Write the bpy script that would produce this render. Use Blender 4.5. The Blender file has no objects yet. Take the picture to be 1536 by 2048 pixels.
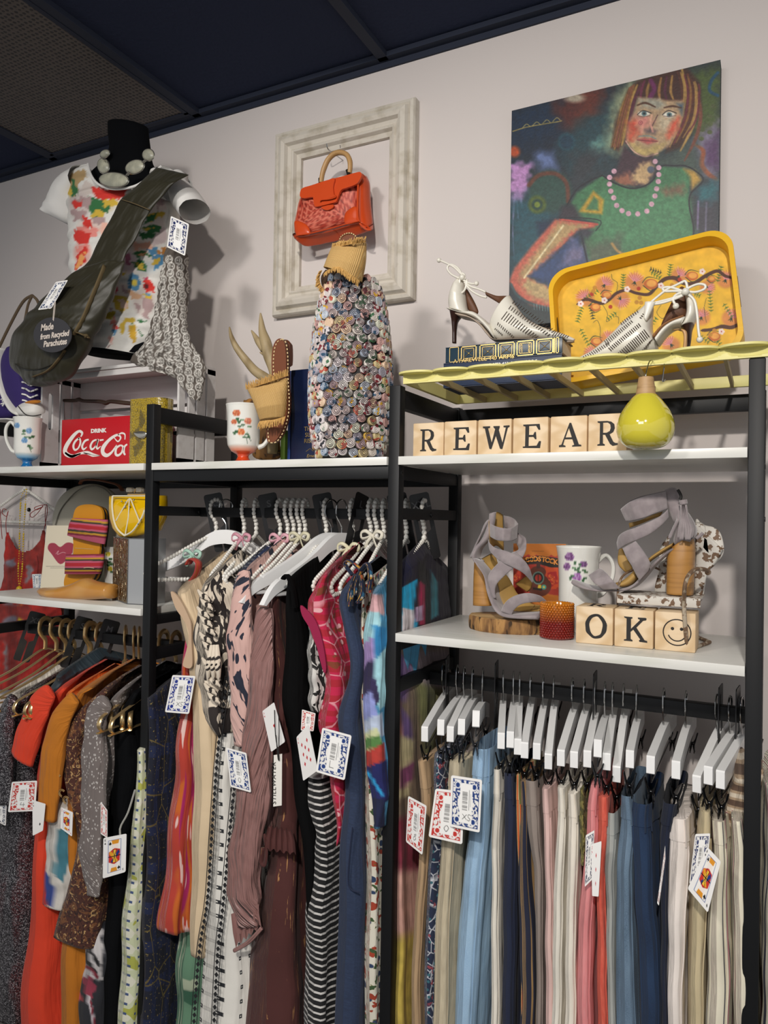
import bpy, bmesh, math, random
import numpy as np
from mathutils import Vector, Matrix
random.seed(7); RNG=np.random.default_rng(7)
SC=bpy.context.scene; COL=SC.collection
H=1.55                                   # eye height
FPX=1490.0                               # focal length in pixels of the 1536x2048 frame
YAW,PITCH,ROLL=map(math.radians,(27.3,.56,.945))
def _rot():
    c,s=math.cos(YAW),math.sin(YAW)
    fwd=np.array([-s*math.cos(PITCH),c*math.cos(PITCH),math.sin(PITCH)])
    right=np.array([c,s,0.]);up=np.cross(right,fwd)
    cr,sr=math.cos(ROLL),math.sin(ROLL)
    return np.array([cr*right+sr*up,sr*right-cr*up,fwd])
RM=_rot()
cam=bpy.data.objects.new('camera',bpy.data.cameras.new('camera')); COL.objects.link(cam)
cam.data.sensor_fit='VERTICAL'; cam.data.sensor_height=24; cam.data.lens=24*FPX/2048
cam.data.clip_start=.01
cam.matrix_world=Matrix([[RM[0][0],-RM[1][0],-RM[2][0],0],[RM[0][1],-RM[1][1],-RM[2][1],0],[RM[0][2],-RM[1][2],-RM[2][2],H],[0,0,0,1]])
SC.camera=cam
SC.view_settings.view_transform='Standard'; SC.view_settings.look='None'; SC.view_settings.gamma=1; SC.view_settings.use_curve_mapping=False
SC.view_settings.exposure=0.72
W=bpy.data.worlds.new('room_light'); SC.world=W; W.use_nodes=True
W.node_tree.nodes['Background'].inputs[0].default_value=(.95,.97,1,1); W.node_tree.nodes['Background'].inputs[1].default_value=.27
def lamp(kind,name,loc,aim,power,size=.1,col=(1,.95,.88),spot=50,blend=.4):
    l=bpy.data.lights.new(name,kind); o=bpy.data.objects.new(name,l); COL.objects.link(o)
    o.location=loc; o.rotation_euler=(Vector(aim)-Vector(loc)).to_track_quat('-Z','Y').to_euler()
    l.energy=power; l.color=col
    if kind=='AREA': l.size=size
    else: l.shadow_soft_size=size
    if kind=='SPOT': l.spot_size=math.radians(spot); l.spot_blend=blend
    return o
lamp('SPOT','spotlight_warm',(.15,-.9,2.62),(-.35,1.4,1.35),92,.05,(1,.94,.87),85,.8)
lamp('SPOT','spotlight_left',(-.95,-.6,2.62),(-1.15,1.4,1.35),52,.12,(1,.95,.9),85,.8)
lamp('AREA','overhead_fill_light',(-.6,-1.2,2.6),(-.6,1.2,1.1),11,.9,(.97,.98,1))  # soft fill added overhead to lift the racks, not a real panel fixture
# ---------------------------------------------------------------- pixel <-> place
def ray(x,y): return RM.T@np.array([(x-768)/FPX,(y-1024)/FPX,1.])
def P(x,y,Y): d=ray(x,y); p=d*Y/d[1]; p[2]+=H; return p
def PZ(x,y,z): d=ray(x,y); p=d*(z-H)/d[2]; p[2]+=H; return p
def PX(x,y,X): d=ray(x,y); p=d*X/d[0]; p[2]+=H; return p
def proj(A):
    A=np.asarray(A,float).reshape(-1,3)-np.array([0,0,H]); q=A@RM.T
    return np.stack([768+FPX*q[:,0]/q[:,2],1024+FPX*q[:,1]/q[:,2]],1)
# ---------------------------------------------------------------- colour
def C(c):
    if isinstance(c,str): c=[int(c[i:i+2],16) for i in (0,2,4)]
    return tuple(((v/255)/12.92 if v/255<=.04045 else ((v/255+.055)/1.055)**2.4) for v in c[:3])
# ---------------------------------------------------------------- materials
MATS={}
def nn(t,k,**kw):
    n=t.nodes.new(k)
    for a,b in kw.items(): setattr(n,a,b)
    return n
def M(name,col='808080',rough=.6,metal=0,layers=(),bump=None,coat=0,trans=0,attr=False,sheen=0,alpha=1,coord='UV',spec=.5,var=0,emit=0):
    """layers: (kind,scale,lo,hi,colour[,rot]) each mixed over the colour below; bump: (kind,scale,strength,dist)"""
    if name in MATS: return MATS[name]
    m=bpy.data.materials.new(name); m.use_nodes=True; t=m.node_tree; b=t.nodes['Principled BSDF']; L=t.links.new
    b.inputs['Roughness'].default_value=rough; b.inputs['Metallic'].default_value=metal
    b.inputs['Coat Weight'].default_value=coat; b.inputs['Transmission Weight'].default_value=trans
    b.inputs['Sheen Weight'].default_value=sheen; b.inputs['Alpha'].default_value=alpha
    b.inputs['Specular IOR Level'].default_value=spec
    tc=nn(t,'ShaderNodeTexCoord')
    def mapped(scale,rot=(0,0,0)):
        mp=nn(t,'ShaderNodeMapping'); L(tc.outputs[coord],mp.inputs[0])
        mp.inputs['Scale'].default_value=scale if isinstance(scale,(tuple,list)) else (scale,)*3
        mp.inputs['Rotation'].default_value=rot if isinstance(rot,(tuple,list)) else (0,0,rot)
        return mp.outputs[0]
    def mask(kind,scale,rot=(0,0,0)):
        v=mapped(scale,rot)
        if kind in('noise','fine'):
            n=nn(t,'ShaderNodeTexNoise'); n.inputs['Scale'].default_value=1; n.inputs['Detail'].default_value=2 if kind=='noise' else 6; L(v,n.inputs['Vector']); return n.outputs[0]
        if kind=='warp':
            n=nn(t,'ShaderNodeTexNoise'); n.inputs['Scale'].default_value=1; n.inputs['Distortion'].default_value=2.2; L(v,n.inputs['Vector']); return n.outputs[0]
        if kind in('dots','cells','edge','sq','rnd'):
            n=nn(t,'ShaderNodeTexVoronoi'); n.inputs['Scale'].default_value=1; L(v,n.inputs['Vector'])
            if kind=='edge': n.feature='DISTANCE_TO_EDGE'
            if kind=='rnd': return n.outputs['Color']
            if kind=='sq': n.distance='CHEBYCHEV'; n.inputs['Randomness'].default_value=0
            if kind=='dots': n.inputs['Randomness'].default_value=.25
            return n.outputs['Distance']
        if kind in('wave','wavy','ring','curv'):
            n=nn(t,'ShaderNodeTexWave'); n.inputs['Scale'].default_value=1; n.inputs['Distortion'].default_value={'wave':0,'wavy':5,'ring':3,'curv':14}[kind]; n.inputs['Detail'].default_value=1 if kind!='curv' else 0
            if kind=='curv': n.inputs['Detail Scale'].default_value=.09
            if kind=='ring': n.wave_type='RINGS'
            L(v,n.inputs['Vector']); return n.outputs['Fac']
        if kind=='chk':
            n=nn(t,'ShaderNodeTexChecker'); n.inputs['Scale'].default_value=1; L(v,n.inputs['Vector']); return n.outputs['Fac']
    if attr:
        a=nn(t,'ShaderNodeAttribute',attribute_name='Col'); cur=a.outputs['Color']
    else:
        r=nn(t,'ShaderNodeRGB'); r.outputs[0].default_value=(*C(col),1); cur=r.outputs[0]
    for ly in layers:
        kind,scale,lo,hi,c=ly[:5]; rot=ly[5] if len(ly)>5 else (0,0,0)
        mr=nn(t,'ShaderNodeMapRange'); L(mask(kind,scale,rot),mr.inputs[0]); mr.inputs[1].default_value=lo; mr.inputs[2].default_value=hi
        mx=nn(t,'ShaderNodeMix',data_type='RGBA'); L(mr.outputs[0],mx.inputs[0]); L(cur,mx.inputs[6]); mx.inputs[7].default_value=(*C(c),1); cur=mx.outputs[2]
    if var:
        n=nn(t,'ShaderNodeTexNoise'); n.inputs['Scale'].default_value=40; n.inputs['Detail'].default_value=4; L(tc.outputs['Object'],n.inputs['Vector'])
        mr=nn(t,'ShaderNodeMapRange'); L(n.outputs[0],mr.inputs[0]); mr.inputs[3].default_value=1-var; mr.inputs[4].default_value=1+var
        hs=nn(t,'ShaderNodeHueSaturation'); L(cur,hs.inputs['Color']); L(mr.outputs[0],hs.inputs['Value']); cur=hs.outputs[0]
    L(cur,b.inputs['Base Color'])
    if bump:
        prev=None
        for bq in (bump if isinstance(bump,list) else [bump]):
            bp=nn(t,'ShaderNodeBump'); bp.inputs['Strength'].default_value=bq[2]; bp.inputs['Distance'].default_value=bq[3]
            L(mask(bq[0],bq[1]),bp.inputs['Height'])
            if prev: L(prev,bp.inputs['Normal'])
            prev=bp.outputs[0]
        L(prev,b.inputs['Normal'])
    if emit: b.inputs['Emission Strength'].default_value=emit
    MATS[name]=m; return m
# ---------------------------------------------------------------- mesh builder
def sm(pts,n=6,closed=False):
    p=[np.array(q,float) for q in pts]; out=[]; N=len(p)
    for i in range(N if closed else N-1):
        a,b,c,d=(p[(i-1)%N],p[i],p[(i+1)%N],p[(i+2)%N]) if closed else (p[max(i-1,0)],p[i],p[i+1],p[min(i+2,N-1)])
        for k in range(n):
            t=k/n; out.append(.5*((2*b)+(c-a)*t+(2*a-5*b+4*c-d)*t*t+(3*b-a-3*c+d)*t**3))
    if not closed: out.append(p[-1])
    return out
def unit(v): v=np.array(v,float); return v/(np.linalg.norm(v)+1e-12)
class Fr:
    def __init__(s,o,u,v,n=None):
        s.o=np.array(o,float); s.u=unit(u); v=np.array(v,float); s.v=unit(v-s.u*(v@s.u)); s.n=np.cross(s.u,s.v) if n is None else unit(n)
    def __call__(s,a,b,c=0): return s.o+s.u*a+s.v*b+s.n*c
UP=np.array([0,0,1.])
class MB:
    def __init__(s): s.V=[];s.F=[];s.I=[];s.U=[];s.K=[];s.n=0;s.hasu=False;s.hask=False
    def add(s,v,f,m=0,uv=None,col=None):
        v=np.asarray(v,float).reshape(-1,3); s.V.append(v)
        for q in f: s.F.append([i+s.n for i in q]); s.I.append(m)
        s.U.append(np.zeros((len(v),2)) if uv is None else np.asarray(uv,float)); s.hasu|=uv is not None
        s.K.append(np.ones((len(v),3)) if col is None else np.asarray(col,float)); s.hask|=col is not None
        s.n+=len(v); return s
    def box(s,c,size,fr=None,bev=0,m=0):
        bm=bmesh.new(); bmesh.ops.create_cube(bm,size=1)
        for v in bm.verts: v.co=Vector((v.co.x*size[0],v.co.y*size[1],v.co.z*size[2]))
        if bev: bmesh.ops.bevel(bm,geom=bm.edges[:],offset=bev,segments=2,affect='EDGES',profile=.5)
        bm.verts.index_update(); V=np.array([v.co[:] for v in bm.verts])
        F=[[v.index for v in f.verts] for f in bm.faces]; bm.free()
        c=np.array(c,float)
        if fr is None: V=V+c
        else: V=np.array([fr(*(c+q)) for q in V])
        return s.add(V,F,m,uv=V[:,[0,2]] if fr is None else None)
    def grid(s,A,m=0,closed=False,uv=None,col=None,flip=False):
        A=np.asarray(A,float); a,b=A.shape[:2]; F=[]
        for i in range(a-1):
            for j in range(b if closed else b-1):
                q=[i*b+j,i*b+(j+1)%b,(i+1)*b+(j+1)%b,(i+1)*b+j]
                F.append(q[::-1] if flip else q)
        return s.add(A.reshape(-1,3),F,m,None if uv is None else np.asarray(uv).reshape(-1,2),None if col is None else np.asarray(col).reshape(-1,3))
    def loft(s,rings,m=0,cap=True,uv=None,col=None):
        A=np.asarray(rings,float); a,b=A.shape[:2]; n0=s.n; s.grid(A,m,True,uv,col)
        if cap: s.F.append([n0+j for j in range(b)][::-1]); s.I.append(m); s.F.append([n0+(a-1)*b+j for j in range(b)]); s.I.append(m)
        return s
    def tube(s,pts,r=.003,seg=8,m=0,closed=False,up=None,flat=1.0,cap=True):
        p=np.array(pts,float); n=len(p); r=np.broadcast_to(np.array(r,float),(n,)) if np.ndim(r)==0 else np.interp(np.linspace(0,1,n),np.linspace(0,1,len(r)),r)
        T=np.zeros_like(p)
        for i in range(n):
            a,b=(p[(i-1)%n],p[(i+1)%n]) if closed else (p[max(i-1,0)],p[min(i+1,n-1)])
            T[i]=unit(b-a)
        ref=np.array(up,float) if up is not None else (UP if abs(T[0][2])<.9 else np.array([1,0,0.]))
        N=unit(ref-T[0]*(ref@T[0])); rings=[]; L=0; uvs=[]
        th=np.linspace(0,2*math.pi,seg,endpoint=False)
        for i in range(n):
            if up is not None: N=unit(ref-T[i]*(ref@T[i]))
            else: N=unit(N-T[i]*(N@T[i]))
            B=np.cross(T[i],N)
            if i: L+=np.linalg.norm(p[i]-p[i-1])
            rings.append(p[i]+r[i]*(np.outer(np.cos(th),N)+np.outer(np.sin(th)*flat,B)))
            uvs.append(np.stack([th/6.283*6.283*max(r[i],1e-4),np.full(seg,L)],1))
        if closed: rings.append(rings[0]); uvs.append(uvs[0]); cap=False
        return s.loft(rings,m,cap,uv=uvs)
    def lathe(s,prof,o,seg=24,m=0,axis=None,ref=None,sx=1,sy=1,cap=True,uvs=1):
        o=np.array(o,float); z=UP if axis is None else unit(axis)
        x=unit(np.cross([0,1,0] if abs(z[1])<.9 else [1,0,0],z)) if ref is None else unit(np.array(ref,float)-z*(np.array(ref,float)@z)); y=np.cross(z,x)
        th=np.linspace(0,2*math.pi,seg,endpoint=False); R=[]; U=[]
        for r,h in prof:
            R.append(o+z*h+r*(np.outer(np.cos(th)*sx,x)+np.outer(np.sin(th)*sy,y))); U.append(np.stack([th*max(r,.001)*uvs,np.full(seg,h)],1))
        return s.loft(R,m,cap,uv=U)
    def sphere(s,c,r,seg=12,rings=8,m=0,sc=(1,1,1)):
        pr=[(math.sin(math.pi*i/rings)*r,-math.cos(math.pi*i/rings)*r) for i in range(rings+1)]
        th=np.linspace(0,2*math.pi,seg,endpoint=False); c=np.array(c,float)
        R=[c+np.stack([np.cos(th)*max(a,1e-5)*sc[0],np.sin(th)*max(a,1e-5)*sc[1],np.full(seg,h*sc[2])],1) for a,h in pr]
        return s.loft(R,m,True)
    def prism(s,poly,fr,t0,t1,m=0,side=None):
        """outline polygon given a real thickness"""
        n=len(poly); a=np.array([fr(q[0],q[1],t0) for q in poly]); b=np.array([fr(q[0],q[1],t1) for q in poly])
        pa=np.array([[q[0],q[1]] for q in poly],float)
        F=[list(range(n))[::-1],list(range(n,2*n))]+[[i,(i+1)%n,n+(i+1)%n,n+i] for i in range(n)]
        s.add(np.vstack([a,b]),F,m,uv=np.vstack([pa,pa]))
        if side is not None:
            for k in range(n): s.I[-1-k]=side
        return s
    def text(s,body,size,fr,ext=.0004,m=0,align='CENTER',shear=0,sx=1,bold=0,spacing=1):
        cu=bpy.data.curves.new('lettering','FONT'); cu.body=body; cu.size=size; cu.extrude=ext; cu.align_x=align; cu.shear=shear; cu.offset=bold; cu.space_character=spacing
        cu.resolution_u=3
        o=bpy.data.objects.new('lettering_tmp',cu); COL.objects.link(o); dg=bpy.context.evaluated_depsgraph_get(); dg.update()
        me=o.evaluated_get(dg).to_mesh(); V=[fr(v.co.x*sx,v.co.y,v.co.z+ext) for v in me.vertices]; F=[list(p.vertices) for p in me.polygons]
        o.evaluated_get(dg).to_mesh_clear(); bpy.data.objects.remove(o); bpy.data.curves.remove(cu)
        if V: s.add(V,F,m)
        return s
    def build(s,name,mats,parent=None,smooth=True,angle=40,origin=None):
        if not isinstance(mats,(list,tuple)): mats=[mats]
        me=bpy.data.meshes.new(name); V=np.vstack(s.V)
        O=np.zeros(3)
        if parent is not None: O=np.array(parent.get('_o',(0,0,0)),float) if '_o' in parent else O
        elif origin is not None: O=np.array(origin,float)
        else: O=np.array([V[:,0].mean(),V[:,1].mean(),V[:,2].min()])
        me.from_pydata((V-O).tolist(),[],s.F)
        for m_ in mats: me.materials.append(m_)
        me.polygons.foreach_set('material_index',s.I)
        if s.hasu:
            U=np.vstack(s.U); li=np.zeros(len(me.loops),int); me.loops.foreach_get('vertex_index',li)
            ul=me.uv_layers.new(name='UVMap'); ul.data.foreach_set('uv',U[li].ravel())
        if s.hask:
            K=np.vstack(s.K); K=np.clip(K,0,255)/255; K=np.where(K<=.04045,K/12.92,((K+.055)/1.055)**2.4)
            at=me.color_attributes.new('Col','FLOAT_COLOR','POINT'); at.data.foreach_set('color',np.hstack([K,np.ones((len(K),1))]).ravel())
        if smooth:
            me.shade_smooth()
            if angle: me.set_sharp_from_angle(angle=math.radians(angle))
        me.validate(); me.update()
        o=bpy.data.objects.new(name,me); COL.objects.link(o)
        if parent is not None: o.parent=parent
        else: o.location=O
        if parent is not None and '_o' in parent: o['_o']=parent['_o']
        return o
def tag(o,label,cat,group=None,kind=None):
    o['label']=label; o['category']=cat
    if group: o['group']=group
    if kind: o['kind']=kind
    return o
def thing(name,label,cat,loc,group=None,local=False,rot=(0,0,0)):
    """an Empty at the thing's base; parts are written in world coordinates unless local"""
    o=bpy.data.objects.new(name,None); o.empty_display_size=.02; COL.objects.link(o); o.location=[float(x) for x in loc]; o.rotation_euler=rot
    tag(o,label,cat,group)
    if not local: o['_o']=[float(x) for x in loc]
    return o
def struct(o): o['kind']='structure'; return o
def copy_tree(o,parent=None):
    c=o.copy(); COL.objects.link(c); c.parent=parent
    for ch in list(o.children): copy_tree(ch,c)
    return c
# ---------------------------------------------------------------- painting a surface's own colours
def hx(c): return np.array([int(c[i:i+2],16) for i in (0,2,4)],float) if isinstance(c,str) else np.array(c,float)
def segd(Q,pts,wid=None,closed=False):
    best=np.full(len(Q),1e9); n=len(pts)
    for i in range(n if closed else n-1):
        a=np.array(pts[i],float); b=np.array(pts[(i+1)%n],float); ab=b-a; t=np.clip(((Q-a)@ab)/(ab@ab+1e-12),0,1)
        d=np.linalg.norm(Q-(a+t[:,None]*ab),axis=1)
        if wid is not None: d=d-(wid[i]+(wid[min(i+1,len(wid)-1)]-wid[i])*t)
        best=np.minimum(best,d)
    return best
def inside(Q,pts):
    c=np.zeros(len(Q),bool); n=len(pts); x,y=Q[:,0],Q[:,1]
    for i in range(n):
        x0,y0=pts[i]; x1,y1=pts[(i+1)%n]
        if y0==y1: continue
        k=((y0>y)!=(y1>y))&(x<(x1-x0)*(y-y0)/(y1-y0)+x0); c^=k
    return c
def vnoise(Q,s,seed=0):
    """cheap value noise on the plane, 0..1"""
    q=Q/s; i=np.floor(q).astype(int); f=q-i; f=f*f*(3-2*f)
    def h(a,b): v=np.sin(a*127.1+b*311.7+seed*74.7)*43758.5453; return v-np.floor(v)
    a,b=i[:,0],i[:,1]
    return (h(a,b)*(1-f[:,0])+h(a+1,b)*f[:,0])*(1-f[:,1])+(h(a,b+1)*(1-f[:,0])+h(a+1,b+1)*f[:,0])*f[:,1]
def paint(Q,base,ops):
    """Q: (N,2) points; ops in order: ('p',pts,col,soft[,noise]) polygon, ('l',pts,width,col,soft) stroke, ('o',c,rx,ry,col,soft) spot, ('n',scale,amount) mottling"""
    Q=np.asarray(Q,float); K=np.tile(hx(base),(len(Q),1))
    for k,op in enumerate(ops):
        if op[0]=='p':
            pts=op[1]; soft=op[3] if len(op)>3 else 1; P_=np.array(pts,float); pad=soft*2+2+(op[4] if len(op)>4 else 0)
            sel=np.where((Q[:,0]>P_[:,0].min()-pad)&(Q[:,0]<P_[:,0].max()+pad)&(Q[:,1]>P_[:,1].min()-pad)&(Q[:,1]<P_[:,1].max()+pad))[0]
            if not len(sel): continue
            q=Q[sel]; d=segd(q,pts,closed=True); d=np.where(inside(q,pts),-d,d)
            if len(op)>4: d=d+(vnoise(q,max(3,op[4]*1.5),k)-.5)*2*op[4]
            a=np.clip(.5-d/soft,0,1)[:,None]; K[sel]=K[sel]*(1-a)+hx(op[2])*a
        elif op[0]=='l':
            pts,w,c=op[1:4]; soft=op[4] if len(op)>4 else 1; w=[w]*len(pts) if np.ndim(w)==0 else list(np.interp(np.linspace(0,1,len(pts)),np.linspace(0,1,len(w)),w))
            P_=np.array(pts,float); pad=max(w)+soft+1
            sel=np.where((Q[:,0]>P_[:,0].min()-pad)&(Q[:,0]<P_[:,0].max()+pad)&(Q[:,1]>P_[:,1].min()-pad)&(Q[:,1]<P_[:,1].max()+pad))[0]
            if not len(sel): continue
            d=segd(Q[sel],pts,[a/2 for a in w]); a=np.clip(.5-d/soft,0,1)[:,None]; K[sel]=K[sel]*(1-a)+hx(c)*a
        elif op[0]=='o':
            c,rx,ry,col=op[1:5]; soft=op[5] if len(op)>5 else 1
            d=(np.sqrt(((Q[:,0]-c[0])/rx)**2+((Q[:,1]-c[1])/ry)**2)-1)*min(rx,ry); a=np.clip(.5-d/soft,0,1)[:,None]; K=K*(1-a)+hx(col)*a
        elif op[0]=='n':
            a=(vnoise(Q,op[1],k)-.5)*2*op[2]+(vnoise(Q,op[1]*.4,k+9)-.5)*op[2]; K=K*(1+a[:,None])
        elif op[0]=='m':      # patches of a colour by noise: ('m',scale,threshold,col,soft)
            a=np.clip((vnoise(Q,op[1],k)-op[2])/op[4]+.5,0,1)[:,None]; K=K*(1-a)+hx(op[3])*a
    return np.clip(K,0,255)
def blend(a,b,t): return hx(a)*(1-t)+hx(b)*t
# ================================================================ setting
def lin(a,b,n): return [a+(b-a)*i/(n-1) for i in range(n)]
WY=1.58; CZ=H+1.097
m_wall=M('wall_paint','cfc7c3',.85,bump=('fine',60,.05,.002),coord='Object')
b=MB(); b.box((-1.5,WY+.05,1.35),(6,.1,2.7)); o=struct(b.build('wall_back',m_wall,smooth=False))
b=MB(); b.box((-1.5,-.5,-.05),(6,6,.1)); struct(b.build('floor',M('floor_grey','7c7873',.5,layers=(('noise',2,.3,.7,'6d6963'),),coord='Object'),smooth=False))
TX=-.829; TW=.575                                   # ceiling grid
m_tile=M('ceiling_tile','30364a',.95,bump=('fine',90,.5,.003),coord='Object',spec=.1)
m_tee=M('ceiling_grid_metal','2b303e',.6,spec=.2)
b=MB(); b.box((-1.5,-.5,CZ+.055),(6,4.16+.1,.08)); struct(b.build('ceiling',m_tile,smooth=False))
k=0
for i in range(-3,3):
    x=TX+i*TW; k+=1
    b=MB(); b.box((x,-.5,CZ+.008),(.026,4.14,.014),bev=.001); struct(b.build('trim_%d'%k,m_tee,smooth=False))
for yy in (WY-1.18,WY-2.36):
    k+=1; b=MB(); b.box((-1.5,yy,CZ+.009),(6,.024,.012)); struct(b.build('trim_%d'%k,m_tee,smooth=False))
k+=1; b=MB(); b.box((-1.5,WY-.0125,CZ+.007),(6,.025,.012)); b.box((-1.5,WY-.003,CZ-.004),(6,.006,.018)); struct(b.build('trim_%d'%k,m_tee,smooth=False))
# perforated air return panel between two grid bars
vx0,vx1=TX-2*TW+.014,TX-TW-.014
t=thing('air_vent','dark perforated metal air return panel set in the black ceiling','vent',((vx0+vx1)/2,WY-.6,CZ))
m_perf=M('perforated_metal','2b292a',.5,metal=.3,layers=(('dots',(85,85,85),.30,.38,'5c544e'),),coord='Object',bump=('dots',(85,85,85),.6,.003))
b=MB(); b.box(((vx0+vx1)/2,WY-.6,CZ+.006),(vx1-vx0,1.12,.006)); b.build('perforated_panel',m_perf,t,smooth=False)
b=MB()
for yy in (WY-.035,WY-1.165): b.box(((vx0+vx1)/2,yy,CZ+.004),(vx1-vx0,.016,.008))
for xx in (vx0+.006,vx1-.006): b.box((xx,WY-.6,CZ+.004),(.012,1.13,.008))
b.build('panel_rim',m_tee,t,smooth=False)
# ================================================================ rack frames
m_blk=M('black_powder_coat','111214',.5,bump=('fine',900,.15,.0003),coord='Object',spec=.3)
m_bolt=M('dark_bolt','2a2a2c',.35,metal=.8)
FY,BY=1.2,1.51; PW=.022
PXs=[-1.79,-1.194,-.6015,-.0165]                    # post centres
rack=thing('garment_rack','long black metal clothes rack with tall posts and hanging rails against the wall','rack',(-.9,1.36,0))
for i,x in enumerate(PXs):
    top=H+.242
    for y in (FY+PW/2,BY-PW/2):
        b=MB(); b.box((x,y,top/2),(PW,PW,top),bev=.0015); b.build('post',m_blk,rack)
    for z0,z1 in ((.203,.237),(.074,.098),(0,.021),(-.238,-.217),(-.315,-.29)):
        if i==0 and z0==0: continue
        b=MB(); b.box((x,(FY+BY)/2,H+(z0+z1)/2),(PW*.8,BY-FY-2*PW,z1-z0),bev=.001); b.build('side_rail',m_blk,rack)
    for z in (.085,.01):
        b=MB(); b.lathe([(.0055,0),(.0055,.002),(.004,.0035),(0.0015,.0035),(.0015,.002)],(x+PW/2*.8,1.352 if z==.01 else FY+.012,H+z),12,axis=(1,0,0)); b.build('bolt',m_bolt,rack)
for i in range(3):
    xa,xb=PXs[i]+PW/2,PXs[i+1]-PW/2; xc=(xa+xb)/2; w=xb-xa
    b=MB(); b.box((xc,BY-.011,H+.222),(w,.018,.03),bev=.001)
    if i!=1: b.build('back_rail',m_blk,rack)
    b=MB(); b.box((xc,BY-.011,H+.085),(w,.018,.024),bev=.001); (b.build('back_rail',m_blk,rack) if i!=2 else None)
    if i==1:
        b2=MB(); b2.box((xc,(FY+BY)/2,H+.0935),(w,BY-FY-.05,.003)); b2.build('shelf_support',m_blk,rack)
    if i==1: b=MB(); b.box((xc,FY+.010,H+.086),(w,.018,.024),bev=.001); b.build('front_rail',m_blk,rack)
    if i==1: z0,z1=-.001,.021
    else: z0,z1=-.324,-.30
    b=MB(); b.box((xc,1.365,H+(z0+z1)/2),(w+.004,.02,z1-z0),bev=.001); b.build('hanging_rod',m_blk,rack)
    if i!=1:
        b=MB(); b.box((xc,BY-.011,H-.228),(w,.018,.02),bev=.001); b.build('back_rail',m_blk,rack)
# end frame of the next rack bay on the right
m_shelf=M('white_laminate','d9d8d2',.32,layers=(('wavy',(1.2,60,60),.6,1,'cfcfc6'),),coord='Object')
def shelf(i,z,label,gr=None):
    xa,xb=PXs[i]+PW/2+.0005,PXs[i+1]-PW/2-.0005
    b=MB(); b.box(((xa+xb)/2,(FY+BY)/2-.004,H+z-.0075),(xb-xa,BY-FY+.002,.015),bev=.0006)
    tag(b.build('shelf_board',m_shelf),label,'shelf')
shelf(0,.113,'white shelf board carrying the red drink crate and blue flower mug')
shelf(1,.113,'white shelf board carrying the tall paper roll vase')
shelf(2,.113,'white shelf board under the row of letter blocks spelling REWEAR')
shelf(0,-.203,'white lower shelf board carrying the striped slides and wooden shoe last')
shelf(2,-.203,'white lower shelf board carrying the grey suede sandals and OK blocks')
# ================================================================ hangers (local frame: origin on the rod top, arms along -Y / +Y)
m_pearl=M('pearl_bead','dedbd3',.22,coat=.6,spec=.7)
m_whitewood=M('white_painted_wood','ebebea',.35)
m_chrome=M('chrome_wire','b8b8b8',.18,metal=1)
m_gold=M('champagne_gold_metal','e3c48e',.28,metal=.85)
m_clip=M('black_chrome_clip','4a4a4c',.2,metal=1)
def bead_line(b,pts,r0,r1=None,step=1.62,seg=8,rings=6):
    r1=r0 if r1 is None else r1; p=np.array(pts,float); d=np.r_[0,np.cumsum(np.linalg.norm(np.diff(p,axis=0),axis=1))]; s=0
    while s<d[-1]:
        r=r0+(r1-r0)*s/d[-1]; c=[np.interp(s,d,p[:,k]) for k in range(3)]; b.sphere(c,r,seg,rings); s+=r*step
def hook_path(drop,r=.017,n=14):
    pts=[(0,r*math.cos(a)*1.0-.001,r*math.sin(a)-.006) for a in np.linspace(-.35,math.pi,n)]
    pts+= [(0,-r-.002,-.018),(0,-r*.9,-.028),(0,-r*.3,-.04),(0,0,-.05),(0,0,drop)]
    return sm(pts,3)
def pearl_hanger():
    t=thing('pearl_hanger','x','hanger',(0,0,0),local=True)
    b=MB(); bead_line(b,hook_path(-.07,.016),.0052,.0068); b.build('hook',m_pearl,t)
    b=MB(); n=(0,0,-.073)
    for sg in (-1,1):
        arm=sm([n,(0,sg*.05,-.093),(0,sg*.13,-.132),(0,sg*.185,-.156),(0,sg*.197,-.170),(0,sg*.185,-.182)],4)
        bead_line(b,arm,.0052,.0058)
    bead_line(b,[(0,-.185,-.184),(0,.185,-.184)],.0055); b.build('beaded_frame',m_pearl,t)
    return t
def wood_hanger():
    t=thing('wooden_hanger','x','hanger',(0,0,0),local=True)
    b=MB(); b.tube(hook_path(-.07,.016),.0016,8); b.build('hook',m_chrome,t)
    # contoured body outline in the (y,z) plane
    top=sm([(0,-.060),(.02,-.062),(.045,-.073),(.08,-.098),(.12,-.121),(.168,-.145),(.173,-.151),(.178,-.149),(.2,-.165),(.222,-.196)],5)
    bot=sm([(.215,-.198),(.19,-.178),(.15,-.161),(.11,-.144),(.07,-.119),(.035,-.098),(0,-.092)],5)
    poly=[(y,z) for y,z in top]+[(y,z) for y,z in bot]; poly=poly+[(-y,z) for y,z in poly[::-1][1:-1]]
    b=MB(); b.prism(poly,Fr((0,0,0),(0,1,0),(0,0,1)),-.0065,.0065); b.build('shoulder_body',m_whitewood,t,angle=50)
    b=MB(); b.tube([(0,-.19,-.172),(0,-.185,-.178),(0,.185,-.178),(0,.19,-.172)],.0045,10); b.build('trouser_bar',m_whitewood,t)
    return t
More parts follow.
